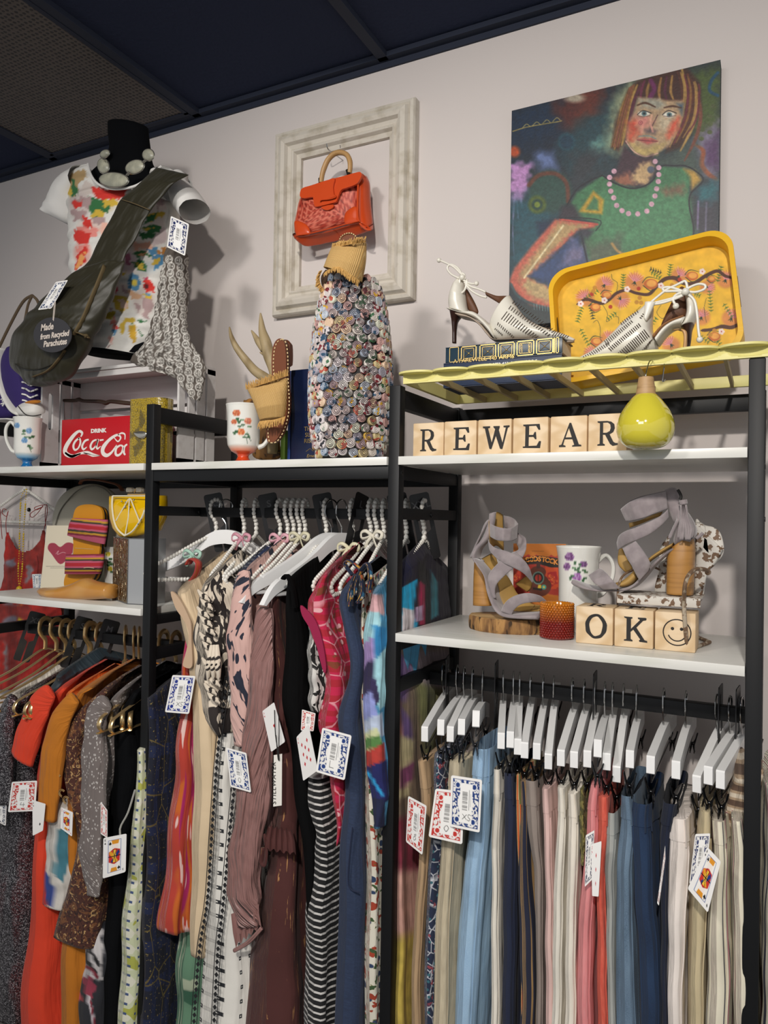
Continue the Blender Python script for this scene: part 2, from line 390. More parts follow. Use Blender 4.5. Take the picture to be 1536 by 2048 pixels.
def gold_hanger():
    t=thing('gold_hanger','x','hanger',(0,0,0),local=True)
    b=MB(); b.tube(hook_path(-.072,.017),.0034,8,up=(0,1,0) and None,flat=1.9); b.build('hook',m_gold,t)
    b=MB(); pts=[(0,0,-.072),(0,-.02,-.075),(0,-.1,-.112),(0,-.195,-.140),(0,-.215,-.150),(0,-.219,-.165),(0,-.207,-.177),(0,-.19,-.178),(0,.19,-.178),(0,.207,-.177),(0,.219,-.165),(0,.215,-.150),(0,.195,-.140),(0,.1,-.112),(0,.02,-.075)]
    pts=sm(pts,4,True); b.tube(pts,.0020,8,closed=True,up=(1,0,0),flat=1); 
    V=b.V[-1]; V[:,0]*=2.6
    b.build('wire_frame',m_gold,t)
    return t
def clip_hanger():
    t=thing('clip_hanger','x','hanger',(0,0,0),local=True)
    b=MB(); b.tube(hook_path(-.06,.014),.0014,8); b.build('hook',m_chrome,t)
    poly=[(0,-.055),(.04,-.056),(.168,-.064),(.170,-.066),(.170,-.090),(.168,-.0915),(.04,-.083),(0,-.082)]; poly=poly+[(-y,z) for y,z in poly[::-1][1:-1]]
    b=MB(); b.prism(poly,Fr((0,0,0),(0,1,0),(0,0,1)),-.006,.006); b.build('wooden_bar',m_whitewood,t,angle=30)
    for sg in (-1,1):
        b=MB(); b.tube([(0,sg*.158,-.088),(0,sg*.158,-.107)],.0011,6); y=sg*.158
        for sx in (-1,1):
            b.tube(sm([(sx*.009,y,-.100),(sx*.006,y,-.112),(sx*.0015,y,-.122),(sx*.004,y,-.136)],3),.0013,6)
            b.box((sx*.0035,y,-.131),(.0016,.014,.014),bev=.0006)
            b.tube(sm([(sx*.009,y-.006,-.100),(sx*.006,y-.006,-.113),(sx*.003,y-.006,-.124)],3),.0011,6)
        b.sphere((0,y,-.121),.0034,8,6); b.build('clip',m_clip,t)
    b=MB(); b.tube([(0,-.158,-.107),(0,.158,-.107)],.0012,6); b.build('cross_wire',m_clip,t)
    return t
def solve_tip(c,tpx,Yr,L):
    a=P(*c,Yr); best=(9,)
    for Y in np.linspace(1.02,Yr,80):
        q=P(*tpx,Y); d=abs(math.hypot(q[0]-a[0],q[1]-a[1])-L)
        if d<best[0]: best=(d,q)
    q=best[1]; return a,q,math.atan2(-(q[0]-a[0]),-(q[1]-a[1]))*-1
PROTO={}
def place(kind,X,z,ang,label,group,Y=1.365):
    mk=dict(pearl=pearl_hanger,wood=wood_hanger,gold=gold_hanger,clip=clip_hanger)[kind]
    if kind not in PROTO: t=PROTO[kind]=mk()
    else: t=copy_tree(PROTO[kind])
    t.location=(X,Y,z); t.rotation_euler=(0,0,ang); t['label']=label; t['group']=group
    return t
c6=lambda x,y:(780+x*.2474,1280+y*.2474); c7=lambda x,y:(1140+x*.2578,1280+y*.2578); c3=lambda x,y:(270+x*.2279,960+y*.2279); c4=lambda x,y:(580+x*.2279,960+y*.2279); c1=lambda x,y:(x*.2474,1200+y*.2474)
ROD_LO=H-.300+.009; ROD_HI=H+.021+.009
clipdat=[(c6,428,505,277,715),(c6,540,530,414,650),(c6,597,530,487,710),(c6,665,545,581,645),(c6,748,540,701,520),(c6,912,570,899,760),(c6,995,570,973,745),(c6,1045,585,1033,810),(c6,1132,605,1087,845),(c6,1235,625,1185,850),(c6,1320,630,1277,950),(c6,1472,650,1377,910),
 (c7,108,630,28,885),(c7,190,650,133,875),(c7,268,670,217,780),(c7,328,690,283,895),(c7,412,680,356,1015),(c7,515,705,465,865),(c7,725,725,626,910),(c7,897,750,822,950),(c7,1137,775,971,1080),(c7,1240,795,1070,995),(c7,1330,800,1162,1030)]
under=['tan quilted waist trousers','navy and teal patterned trousers','beige linen trousers','taupe trousers behind the pale jeans','light blue denim jeans','off white trousers','dark indigo trousers','orange striped trousers','navy and tan striped trousers','taupe belted trousers','pale pink trousers','cream zip trousers','second cream trousers','olive trousers','rose pink trousers','coral trousers','light grey trousers','washed blue jeans','dark blue jeans','near black jeans','white linen trousers','cream satin trousers','cream trousers with dotted stripes']
CLIP=[]
for (cf,a,b_,c,d),u in zip(clipdat,under):
    ctr,tip,ang=solve_tip(cf(a,b_),cf(c,d),1.365,.17)
    o=place('clip',ctr[0],ROD_LO,ang,'white clip hanger holding the '+u,'white clip hangers in the right bay')
    o.rotation_euler[0]=-math.asin(max(-.2,min(.2,(tip[2]-(ROD_LO-.066))/.17)))
    CLIP.append((ctr,tip,ang))
# pearl hangers in the middle bay
pl=[((432,1062),(330,1180),'the magenta and orange skirt'),((488,1070),(404,1172),'the pearl twist dress, second from the left'),((512,1077),(430,1170),'the black and cream twist top'),((560,1080),(427,1160),'the pink top with dark leopard spots'),((575,1080),(470,1165),'the white skirt with diamond border'),((587,1080),(485,1165),'the navy dotted top'),((599,1080),(500,1165),'the mauve satin blouse'),((610,1082),(512,1160),'the burgundy dress'),
 ((652,1080),(560,1165),'the black and white zebra top'),((705,1082),(610,1165),'the black and white striped skirt'),((741,1087),(646,1151),'the pink paisley dress'),((753,1090),(665,1160),'the navy sleeveless dress'),((767,1094),(704,1165),'the scarf print dress'),((812,1092),(745,1170),'the turquoise patchwork blouse'),((835,1091),(792,1182),'the back garments seen between the posts')]
for c,tp,u in pl:
    ctr,tip,ang=solve_tip(c,tp,1.365,.19); 
    if u.startswith('the magenta'): ang=-.62
    if u.startswith('the back'): ang=.03; ctr=ctr+np.array([.014,0,0])
    o=place('pearl',ctr[0],ROD_HI,ang,'pearl beaded hanger for '+u,'pearl hangers in the middle bay')
    if u.startswith('the magenta'): o.scale=(.8,.8,.95)
for c,tp,u in (((452,1066),(279,1189),'leftmost white wooden hanger with a magenta strap over it'),((663,1067),(486,1186),'white wooden hanger over the leopard spotted top'),((683,1069),(529,1208),'white wooden hanger with black straps on its shoulder')):
    ctr,tip,ang=solve_tip(c,tp,1.365,.215); place('wood',ctr[0],ROD_HI,ang,u,'white wooden hangers in the middle bay')
gl=[(365,460,'cream top'),(455,460,'silver sequin dress'),(530,465,'black top beside the sequins'),(600,470,'plum top'),(715,495,'red orange dress'),(735,495,'orange inner dress'),(800,490,'mustard top'),(820,492,'white print top'),(1010,535,'brown lace top'),(1080,545,'grey floral blouse'),(1120,550,'black dress'),(1320,580,'pale green triangle print dress'),(1420,580,'navy and gold print dress')]
GA=[.0,-.04,.04,.0,.26,.0,.46,.0,.68,.70,.72,.12,.1]
for (x,y,u),a in zip(gl,GA):
    q=P(*c1(x,y),1.365); place('gold',q[0],ROD_LO,a,'gold metal hanger carrying the '+u,'gold hangers in the left bay')
# size dividers
m_div=M('black_plastic','141416',.35); m_divtx=M('grey_print','6a6a6c',.6)
def divider(txt,X,z,ang,label,tilt=0,Y=1.365,h=.13,w=.042):
    t=thing('size_divider',label,'size divider',(X,Y,z),'size dividers on the rods',local=True,rot=(0,tilt,ang))
    fr=Fr((0,0,0),(1,0,0),(0,0,1))
    poly=[]
    for cx,cz,a0 in ((w/2-.006,.036,0),(-w/2+.006,.036,90),(-w/2+.006,-h+.042,180),(w/2-.006,-h+.042,270)):
        for a in (0,30,60,90): poly.append((cx+.006*math.cos(math.radians(a0+a)),cz+.006*math.sin(math.radians(a0+a))))
    # slot that hooks over the rod, opened from below
    i0=12; poly=poly[:12]+[(-.002,-h+.036),(-.002,-.04),(-.012,-.034),(-.012,-.012),(.012,-.012),(.012,-.034),(.002,-.04),(.002,-h+.036)]+poly[12:]
    b=MB(); b.prism(poly,fr,-.0008,.0008); b.build('plate',m_div,t,smooth=False)
    b=MB(); b.text(txt,.021,Fr((0,-.0012,.012),(1,0,0),(0,0,1)),.0003,bold=.0003); b.build('lettering',m_divtx,t,smooth=False)
    return t
for i,(txt,px,py,ang,tl,lb) in enumerate([('XS',66,1262,.95,.3,'black XS size divider on the gold hanger rod'),('S',160,1275,.95,.3,'black S size divider on the gold hanger rod'),('M',214,1282,.95,.3,'black M size divider on the gold hanger rod')]):
    q=P(px,py,1.365); divider(txt,q[0],H-.309,ang,lb,tl)
for txt,px,lb in (('XS',432,'black XS size divider on the pearl hanger rod'),('S',541,'black S size divider on the pearl hanger rod'),('M',650,'black M size divider on the pearl hanger rod'),('L',718,'black L size divider on the pearl hanger rod'),('XL',800,'black size divider mostly behind the middle post'),('XXL',845,'black XXL size divider between the middle posts')):
    q=P(px,1022,1.365); divider(txt,q[0],H+.012,.75 if txt!='L' else 1.35,lb,-.22 if txt!='L' else .3)
for txt,px,py,lb in (('XS',895,1345,'black XS size divider at the left end of the clip hanger rod'),('S',993,1352,'black S size divider edge on above the denim jeans'),('M',1190,1375,'black size divider edge on at mid trouser rod'),('L',1441,1405,'black size divider near the right post'),('XL',1476,1412,'black size divider nearest the right post')):
    q=P(px,py,1.365); a0=math.atan2(q[0],1.365); divider(txt,q[0],H-.309,math.pi/2-a0-.12,lb,w=.05)
# ================================================================ garments
def garment(name,label,cat,edge,th,depth,mat,Yf=1.185,rise=0.0,group=None,folds=3,amp=.004,twist=0,flare=0,top_open=False,nv=70,nu=44,yaw=0,hem=0,parent=None,seed=None,build=True,top_th=.72,lean=0,back_drop=None,col=None,fphase=None):
    """edge: leading edge of the hanging cloth as points down its length on the plane Y=Yf; th: thickness (one value or per-edge-point list); depth: how far it runs back"""
    rg=random.Random(hash(label)%9999 if seed is None else seed); sd=sum(map(ord,label)); rg=random.Random(sd)
    E_=[P(x,y,Yf) for x,y in edge]; E_=np.array(sm(E_,5)); zz=E_[:,2]; order=np.argsort(zz); zs=zz[order]; xs=E_[order,0]
    ztop,zbot=zz.max(),zz.min(); n=len(edge); th=[th]*n if np.ndim(th)==0 else th
    tt=np.linspace(0,1,n); ezs=[P(x,y,Yf)[2] for x,y in edge]
    A=np.linspace(0,2*math.pi,nu,endpoint=False); rings=[];uv=[]
    ph=[rg.uniform(0,6.28) for _ in range(6)]
    per=np.r_[0,np.cumsum(np.hypot(np.diff(depth*(1-np.cos(A))/2),np.diff(.02*np.sin(A))))]
    for iv in range(nv+1):
        v=iv/nv; ring=[]
        for a in A:
            s=(1-math.cos(a))/2; y=s*depth
            rs=(1-abs(2*s-1))**.9*rise if rise else 0
            zt=ztop+rs; zb=zbot+hem*math.sin(math.pi*s)+(back_drop or 0)*s; z=zt+(zb-zt)*v
            zc=min(max(z if rise==0 else ztop+(zbot-ztop)*v,zbot),ztop)
            x=np.interp(zc,zs,xs); t=np.interp(-zc,[-q for q in ezs],th)
            g=min(1,top_th+v*8*(1-top_th))
            h=t/2*g*(1+flare*v)*(1 if not rise or v>.12 else 1-(.12-v)/.12*.75*min(1,4*s*(1-s)*1.2))*(1+.05*math.sin(9*v+ph[4]))
            sx=math.copysign(abs(math.sin(a))**.42,math.sin(a)) if abs(math.sin(a))>1e-9 else 0
            f=amp*min(1,v*6+.15)*(math.sin(6.28*folds*s+ph[0]+v*1.3)+.6*math.sin(6.28*folds*2.3*s+ph[1]-v*2)+.35*math.sin(6.28*folds*4.1*s+ph[2]+v*3))
            fw=amp*.3*math.sin(15*v+ph[3]+4*s)+amp*.3*math.sin(31*v+ph[5]+9*s)
            hb=h
            h*=1+(.07*math.sin(4*a+ph[1]+2*v)+.10*math.sin(9*a+ph[2]-2*v)+.07*math.sin(13*a+ph[3]+3*v))*min(1,v*5)
            px=x+hb*.88+h*sx+f*(.35+.65*min(1,s*5))+fw*.6+lean*s*depth
            py=Yf+y+amp*.8*math.sin(23*v+ph[2])*(1-s)
            ring.append((px,py,z))
        rings.append(ring); uv.append([(per[k]+(.0),ring[k][2]) for k in range(nu)])
    b=MB(); R=np.array(rings)
    if yaw:
        c0=R[:,:,:2].copy(); ox,oy=R[0,:,0].mean(),Yf; c,s_=math.cos(yaw),math.sin(yaw)
        R[:,:,0]=ox+(c0[:,:,0]-ox)*c-(c0[:,:,1]-oy)*s_; R[:,:,1]=oy+(c0[:,:,0]-ox)*s_+(c0[:,:,1]-oy)*c
    col_=None
    if col: col_=np.array([col(proj(r)) for r in R])
    b.loft(R,cap=False,uv=uv,col=col_)
    if not top_open: b.F.append(list(range(nu))[::-1]); b.I.append(0)
    b.F.append([nv*nu+j for j in range(nu)]); b.I.append(0)
    if not build: return b,R
    if parent is not None: o=b.build(name,mat,parent,angle=0); return o,R
    r0=P(*edge[0],Yf); loc=(r0[0],Yf+depth/2,zbot)
    t=thing(name,label,cat,loc,group); o=b.build('cloth_body',mat,t,angle=0); return t,R
def flap(t,name,outline,mat,Y,bulge=.004,th=.0025,uvscale=1,n=14):
    """a sewn-on piece whose outline lies on the plane Y, slightly pillowed"""
    pts=np.array([P(x,y,Y) for x,y in outline]); fr=Fr(pts.mean(0),(1,0,0),(0,0,1)); poly=[((q-fr.o)@fr.u,(q-fr.o)@fr.v) for q in pts]
    b=MB(); b.prism(sm(poly,3,True),fr,-th,th); b.build(name,mat,t); return t
def sleeve(t,name,path,widths,mat,Y,flat=.5,amp=.0,seg=20,n=6,Y2=None,parent=None):
    """tube of cloth following picture points; widths in metres"""
    Y2=Y if Y2 is None else Y2; pts=[P(x,y,Y+(Y2-Y)*i/max(1,len(path)-1)) for i,(x,y) in enumerate(path)]; pts=np.array(sm(pts,n)); N=len(pts)
    r=np.interp(np.linspace(0,1,N),np.linspace(0,1,len(widths)),widths)/2
    b=MB(); rings=[];uvs=[]; th=np.linspace(0,2*math.pi,seg,endpoint=False); L=0
    for i in range(N):
        T=unit(pts[min(i+1,N-1)]-pts[max(i-1,0)]); S=unit(np.cross(T,(0,1,0))); D=np.cross(S,T)
        if i: L+=np.linalg.norm(pts[i]-pts[i-1])
        ww=1+(.06*math.sin(i*1.1)+.10*np.sin(th*4+i*.45))*(1 if amp else .4)
        rings.append(pts[i]+np.outer(np.cos(th)*r[i]*ww,S)+np.outer(np.sin(th)*r[i]*flat*ww,D)); uvs.append(np.stack([th*r[i],np.full(seg,-L)],1))
    b.loft(rings,uv=uvs); return b.build(name,mat,parent or t,angle=0)
W_=lambda n,c,r=.85,**k: M(n,c,r,bump=('fine',900,.25,.0006),sheen=.15,**k)
FB=('fine',(700,700,700),.3,.0006); FD=[('noise',(70,6,1),.5,.011),('noise',(24,14,1),.35,.012),FB]
def F_(n,c,layers=(),r=.85,**k): return M(n,c,r,layers=layers,bump=k.pop('bump',FD),sheen=k.pop('sheen',.06),**k)
# --- right bay trousers: (edge, thickness_px, depth, material, label) edge in picture points
denim=lambda n,c,c2:F_(n,c,layers=[('fine',(60,9,1),.35,.75,c2),('fine',(900,900,900),.3,.8,c2)])
mtan=F_('tan_twill','ab8e6c'); mpais=F_('teal_navy_print','1d2740',[('edge',(70,50,70),.06,.0,'c9cbd0'),('dots',(95,75,95),.22,.16,'31636e'),('noise',(60,60,60),.62,.66,'8e4049')])
mlin=F_('beige_linen','b9ac92',[('fine',(400,30,1),.4,.8,'cabfa4')]); mlden=denim('light_denim','7fa2c4','a4c2da'); mcre=F_('cream_cotton','e0dacd'); mcre2=F_('cream_cotton_warm','e5ddcf')
mind=denim('indigo_denim','131a2e','1c2540'); mor=F_('orange_stripe_cloth','c8602e',[('wave',(14,0,0),.6,.64,'9aa05a'),('wave',(22,0,0),.8,.84,'e5d3a3')]); mstn=F_('navy_tan_stripe','191d33',[('wave',(16,.6,0),.62,.66,'b3905f')])
mtau=F_('taupe_cotton','8c8078'); mpk=F_('pale_pink_cotton','d6b4ad'); moli=F_('olive_print','4d4a26',[('noise',(90,90,90),.5,.54,'8a8247')]); mrose=F_('rose_cotton','dc8687',[('fine',(500,40,1),.4,.8,'dc9494')]); mcor=F_('coral_linen','cd5443',[('fine',(300,60,1),.4,.8,'de6d58')]); mlg=F_('light_grey_cotton','a3a5a0')
mjb=denim('washed_denim','34495f','70879c'); mdj=denim('dark_denim','0d1c36','1d3656'); mbk=denim('near_black_denim','0d1528','141e36'); mwp=F_('white_linen','eae0d8'); msat=F_('cream_satin','c9b995',r=.35); 
mstr=F_('cream_dotted_stripe','e0d9c3',[('wave',(22,0,0),.86,.9,'2a2d40'),('wave',(22,0,0),.93,.90,'e0d9c3'),('wave',(9,0,0),.97,.985,'c07b86')])
mstr=F_('cream_dotted_stripe','e0d9c3',[('wave',(19,0,0),.74,.80,'23283c'),('wave',(0,95,0),.55,.6,'e0d9c3',(0,0,1.571))])
TR=[
(0,[(832,1522),(838,1600),(833,1680),(830,1760),(820,1900),(818,2250)],24,.14,mtan),
(1,[(866,1507),(862,1600),(856,1700),(851,1760),(846,1900),(842,2250)],24,.15,mpais),
(2,[(895,1522),(888,1600),(880,1700),(875,1760),(866,1900),(859,2250)],36,.15,mlin),
(4,[(942,1495),(938,1560),(932,1650),(922,1760),(910,1900),(896,2250)],46,.16,mlden),
(5,[(986,1538),(982,1600),(979,1700),(980,1800),(979,1900),(978,2250)],19,.15,mcre),
(6,[(1005,1545),(1003,1650),(1001,1760),(999,1900),(997,2250)],32,.16,mind),
(7,[(1031,1550),(1031,1620),(1033,1700),(1036,1760),(1040,1850),(1041,2250)],9,.15,mor),
(8,[(1038,1562),(1038,1640),(1035,1720),(1034,1790),(1037,1900),(1037,2250)],[18,20,24,30,34,36],.15,mstn),
(9,[(1046,1560),(1048,1640),(1055,1700),(1064,1760),(1068,1900),(1071,2250)],[34,34,28,24,18,16],.15,mtau),
(10,[(1082,1578),(1084,1650),(1087,1750),(1089,1900),(1090,2250)],20,.15,mpk),
(11,[(1112,1575),(1111,1650),(1106,1750),(1103,1900),(1101,2250)],23,.15,mcre),
(12,[(1133,1586),(1132,1650),(1130,1750),(1127,1900),(1123,2250)],26,.15,mcre2),
(13,[(1159,1580),(1160,1640),(1161,1690),(1162,1730)],9,.10,moli),
(14,[(1180,1570),(1172,1620),(1166,1700),(1160,1760),(1150,1900),(1144,2250)],[26,28,30,32,38,42],.16,mrose),
(15,[(1194,1592),(1192,1660),(1189,1760),(1192,1900),(1192,2250)],[30,26,20,24,26],.15,mcor),
(16,[(1212,1625),(1208,1690),(1206,1760),(1210,1900),(1216,2250)],[26,26,24,20,16],.15,mlg),
(17,[(1240,1590),(1238,1650),(1234,1740),(1232,1850),(1230,1960),(1229,2250)],[36,38,36,42,48,52],.16,mjb),
(18,[(1262,1604),(1257,1640),(1260,1720),(1266,1820),(1273,1930),(1278,2250)],[54,58,54,52,52,52],.17,mdj),
(19,[(1324,1604),(1320,1660),(1320,1740),(1322,1850),(1324,2250)],[44,30,16,14,12],.17,mbk),
(20,[(1335,1634),(1334,1700),(1331,1800),(1331,1900),(1330,2250)],[58,56,46,42,42],.17,mwp),
(21,[(1398,1622),(1392,1700),(1380,1800),(1377,1900),(1375,2250)],[30,32,38,36,34],.16,msat),
(22,[(1422,1642),(1424,1700),(1418,1800),(1412,1900),(1404,2250)],[38,36,44,54,64],.17,mstr),
]
mwb={}
for (i,e,w,d,m) in TR:
    tp=CLIP[i][1]; Yf=min(1.215,max(1.19,tp[1])); lab=under[i]; 
    k=(P(e[0][0]+1,e[0][1],Yf)-P(e[0][0],e[0][1],Yf))[0]; w=[q*k*.96 for q in (w if isinstance(w,list) else [w]*len(e))]
    jeans='jeans' in lab
    t,R=garment('jeans' if jeans else 'trousers',lab+' clipped to a white hanger','trousers',e,w,d,m,Yf=Yf,folds=2,amp=.0022,top_open=jeans or i in(5,6,9,16),top_th=.85,group='trousers on the lower right rod')
    # waistband: a band round the top
    nb=5; rr=R[:nb+1].copy(); c=rr.mean(axis=1,keepdims=True); rr=c+(rr-c)*np.array([1.08,1.012,1])
    b=MB(); b.loft(rr,cap=False,uv=[[(j*.004,q[2]) for j,q in enumerate(r)] for r in rr]); b.build('waistband',m,t,angle=0)
    if jeans or i in (5,6,11,12,14,15,20):
        # side seam / belt loop stitched over the band, front edge
        for kf in ((2,) if not jeans else (1,4)):
            b=MB(); pts=[R[j][kf]+np.array([.0012,-.0016,0]) for j in range(0,nb+2)]; b.tube(pts,.0028,6,flat=.45,up=(0,-1,0)); b.build('belt_loop',m,t)
    if i in(3,4,11,12,14,15,16,17,18,19,20,5,6):
        pass
    b=MB(); pts=[R[j][3]+np.array([.0009,-.0009,0]) for j in range(nb+1,60,2)]; b.tube(pts,.0010,5); b.build('seam',m,t)
# pieces beyond the pale jeans, second striped trousers and next bay
t,R=garment('trousers','taupe trousers almost hidden behind the pale blue jeans','trousers',[(930,1500),(930,1600),(928,1700)],.012,.1,mtau,Yf=1.26,folds=1,amp=.001,group='trousers on the lower right rod')
mbst=F_('beige_brown_stripe','b89f83',[('wave',(0,14,0),.6,.68,'6b5546',(0,0,1.571)),('wave',(0,14,0),.2,.12,'e0d2bd',(0,0,1.571))])
garment('shirt','beige and brown striped shirt beside the right post','shirt',[(1468,1560),(1452,1600),(1448,1660),(1450,1720)],.05,.16,mbst,Yf=1.24,rise=.03,folds=2,amp=.002)
garment('trousers','second pair of dotted stripe trousers against the right post','trousers',[(1462,1640),(1464,1700),(1463,1800),(1466,1900),(1468,2250)],[.022,.022,.024,.024,.024],.16,mstr,Yf=1.2,folds=2,amp=.002)
t,R=garment('trousers','dotted stripe trousers beyond the right post','trousers',[(1529,1570),(1529,1700),(1528,1850),(1527,2250)],.05,.2,mstr,Yf=1.2,folds=3,amp=.004)
# ---------------------------------------------------------------- middle bay garments
TOPG='garments on the pearl hangers'
mik=F_('magenta_ikat','b23a2c',[('noise',(60,4,1),.52,.56,'c05f1c'),('noise',(60,3,7),.54,.58,'a01c5c'),('noise',(110,7,3),.60,.62,'dcb9b2')])
mcamo=F_('green_camo','5d8268',[('noise',(18,9,1),.52,.54,'2f5a44'),('noise',(14,7,4),.56,.58,'a9b39a')])
mbei=F_('beige_crepe','d6bf9d',r=.7)
mzeb=F_('black_cream_print','d8cbb8',[('warp',(30,16,1),.48,.50,'241d1b'),('warp',(30,16,1),.475,.455,'d8cbb8')])
mzeb=F_('black_cream_print','cfc3b3',[('warp',(30,17,1),.50,.52,'1e1817'),('warp',(30,17,9),.66,.68,'d99a74')],bump=('noise',(60,40,1),.6,.004))
mdia=F_('white_diamond_print','e0ddd5',[('sq',(55,36,1),.15,.13,'25272b'),('sq',(55,36,1),.05,.04,'e0ddd5')])
mleo=F_('pink_leopard','cba59c',[('noise',(40,17,2),.575,.59,'1e2233'),('noise',(60,22,8),.64,.65,'1e2233')])
mdot=F_('navy_polka','1b2747',[('dots',(150,150,150),.22,.19,'e5e5e5')])
mmau=F_('mauve_satin','8f6964',r=.38,layers=[],bump=[('noise',(90,6,1),.9,.02),('noise',(30,14,1),.5,.02)])
mbur=F_('burgundy_gold_thread','4a221f',[('fine',(420,16,1),.64,.66,'b08050')])
mblk=F_('black_knit','060607',r=.95,sheen=0,spec=.15); mzb=F_('zebra_small','cdcbc6',[('warp',(60,22,1),.5,.52,'121212')])
mst=F_('black_white_stripe','111113',[('curv',(3,27,1),.74,.8,'c9c6c2',(0,0,1.571))])
mpais2=F_('pink_paisley','b81843',[('ring',(13,13,1),.55,.6,'a3182b'),('cells',(40,40,1),.20,.16,'d9a7a8'),('edge',(26,26,1),.04,.01,'d58c96'),('noise',(30,30,1),.6,.62,'7d3a22')])
mnvy=F_('navy_linen','222f49',[('fine',(300,300,1),.4,.8,'2b3a57')])
mscf=F_('scarf_print','14203a',[('noise',(45,40,1),.54,.56,'c9952e'),('noise',(40,45,7),.58,.6,'a5462c'),('noise',(50,40,3),.62,.64,'d9d5c4'),('noise',(50,45,12),.60,.62,'2d6a8e')])
mflo=F_('speckled_floral','d5d0c0',[('cells',(60,45,1),.30,.26,'25395a'),('noise',(70,50,1),.56,.58,'9c3a23'),('noise',(80,60,5),.60,.62,'b39a26'),('noise',(80,60,9),.60,.62,'38502f')])
mwhite=W_('white_cotton','d8d6d2'); mattr=M('printed_cloth',attr=True,rough=.85,bump=FD,sheen=.05)
def G(name,label,cat,edge,thpx,depth,mat,Yf=1.185,**k):
    kk=(P(edge[0][0]+1,edge[0][1],Yf)-P(edge[0][0],edge[0][1],Yf))[0]; th=[q*kk*.95 for q in (thpx if isinstance(thpx,list) else [thpx]*len(edge))]
    k.setdefault('group',TOPG); return garment(name,label,cat,edge,th,depth,mat,Yf=Yf,**k)
G('dress','dark navy dress with gold geometric print seen through the left frame','dress',[(290,1395),(286,1500),(282,1650),(278,1850),(272,2250)],30,.3,F_('navy_gold_print','0a0f22',[('sq',(30,12,1),.34,.36,'0e1a3c'),('edge',(22,9,1),.018,.006,'5d4f28'),('fine',(260,160,1),.62,.66,'7a6a3a')]),Yf=1.2,rise=.05,group='garments on the gold hangers')
G('skirt','magenta and orange brush print skirt ending above the green camouflage skirt','skirt',[(369,1240),(363,1330),(352,1430),(335,1600),(318,1750),(304,1855)],[10,14,30,45,60,70],.2,mik,Yf=1.2,amp=.006,folds=4)
G('skirt','green camouflage skirt showing below the magenta hem','skirt',[(352,1780),(345,1900),(336,2250)],60,.2,mcamo,Yf=1.24,amp=.006)
t,R=G('dress','beige sleeveless shift dress with wide faced armhole','dress',[(345,1187),(350,1225),(360,1275),(368,1310),(366,1345),(370,1400),(374,1500),(371,1650),(368,1780),(370,1908)],[50,52,50,45,52,58,60,66,62,44],.32,mbei,Yf=1.185,rise=.085,folds=2,amp=.003)
flap(t,'armhole_facing',[c3(*q) for q in ((318,985),(360,1000),(420,1085),(462,1170),(496,1260),(500,1400),(508,1600),(490,1650),(440,1640),(425,1610),(455,1500),(478,1380),(462,1290),(420,1210),(360,1120))],M('beige_facing','bfa387',.8),1.178,th=.002)
t,R=G('blouse','sleeveless black and cream abstract print top with twisted ruching','blouse',[(400,1172),(388,1215),(379,1262),(381,1320),(388,1370),(398,1425),(428,1470)],[34,56,74,72,66,52,14],.24,mzeb,Yf=1.165,rise=.07,folds=4,amp=.006,top_th=.6)
b=MB()
for k in range(13):
    x=408+k*1.6+5*math.sin(k*2.1); y=1192+k*17; pts=[P(x-12,y-12,1.160),P(x-4,y-2,1.154),P(x+5,y+3,1.154),P(x+16,y+13,1.161)]; b.tube(sm(pts,4),[.002,.0055,.005,.002],8)
for k in range(3): b.tube(sm([P(424+k*5,1290,1.152),P(418+k*9,1330,1.144),P(416+k*11,1362,1.150)],4),[.004,.007,.002],8)
b.build('ruching',mzeb,t)
G('skirt','long white skirt with small black diamond print and border bands','skirt',[(470,1300),(452,1345),(440,1400),(430,1480),(420,1600),(410,1720),(398,1850),(388,1950),(378,2250)],[20,30,34,42,52,62,90,108,120],.24,mdia,Yf=1.19,rise=.02,folds=3,amp=.005)
for nm,offs in (('border_band',.30),):
    pass
def band(t,R,kf,name,mat,w=.006,i0=2):
    b=MB(); pts=[R[j][kf]+np.array([0,-.002,0]) for j in range(i0,len(R))]; b.tube(pts,w,6,flat=.25,up=(1,0,0)); b.build(name,mat,t)
dsk=[o for o in bpy.data.objects if o.name.startswith('skirt') and 'diamond' in o.get('label','')][0]
mband=F_('chain_border','cfcdc6',[('sq',(150,75,1),.24,.2,'202226'),('sq',(150,75,1),.1,.08,'cfcdc6')],coord='Object')
b=MB()
for path in ([(452,1352),(434,1480),(421,1650),(411,1800),(392,1930),(372,2250)],[(468,1545),(458,1640),(448,1750),(440,1830),(430,1930),(415,2250)]):
    pts=sm([P(x+4,y,1.178) for x,y in path],8)
    for dx in (-.007,.007): b.tube([q+np.array([dx,0,0]) for q in pts],.0009,5)
    d=np.r_[0,np.cumsum([np.linalg.norm(pts[i+1]-pts[i]) for i in range(len(pts)-1)])]; P_=np.array(pts)
    for s in np.arange(.006,d[-1],.013):
        c=np.array([np.interp(s,d,P_[:,k]) for k in range(3)]); b.prism([(0,-.005),(.0045,0),(0,.005),(-.0045,0)],Fr(c,(1,0,0),(0,0,1)),-.0006,.0012)
b.build('border_band',M('black_print','1a1b1e',.8),dsk,smooth=False)
t,R=G('blouse','pale pink top with dark leopard spots and long sleeve','blouse',[(487,1140),(474,1180),(470,1240),(476,1330),(480,1420)],[22,36,46,44,30],.3,mleo,Yf=1.2,rise=.07)
sleeve(t,'sleeve',[(490,1140),(484,1190),(482,1270),(482,1350),(480,1430),(481,1492)],[.02,.045,.062,.058,.042,.024],mleo,1.172,amp=1)
t,R=G('blouse','navy blouse with white polka dots tucked between pearl hangers','blouse',[(470,1150),(455,1185),(452,1215)],[40,36,10],.2,mdot,Yf=1.215,rise=.06)
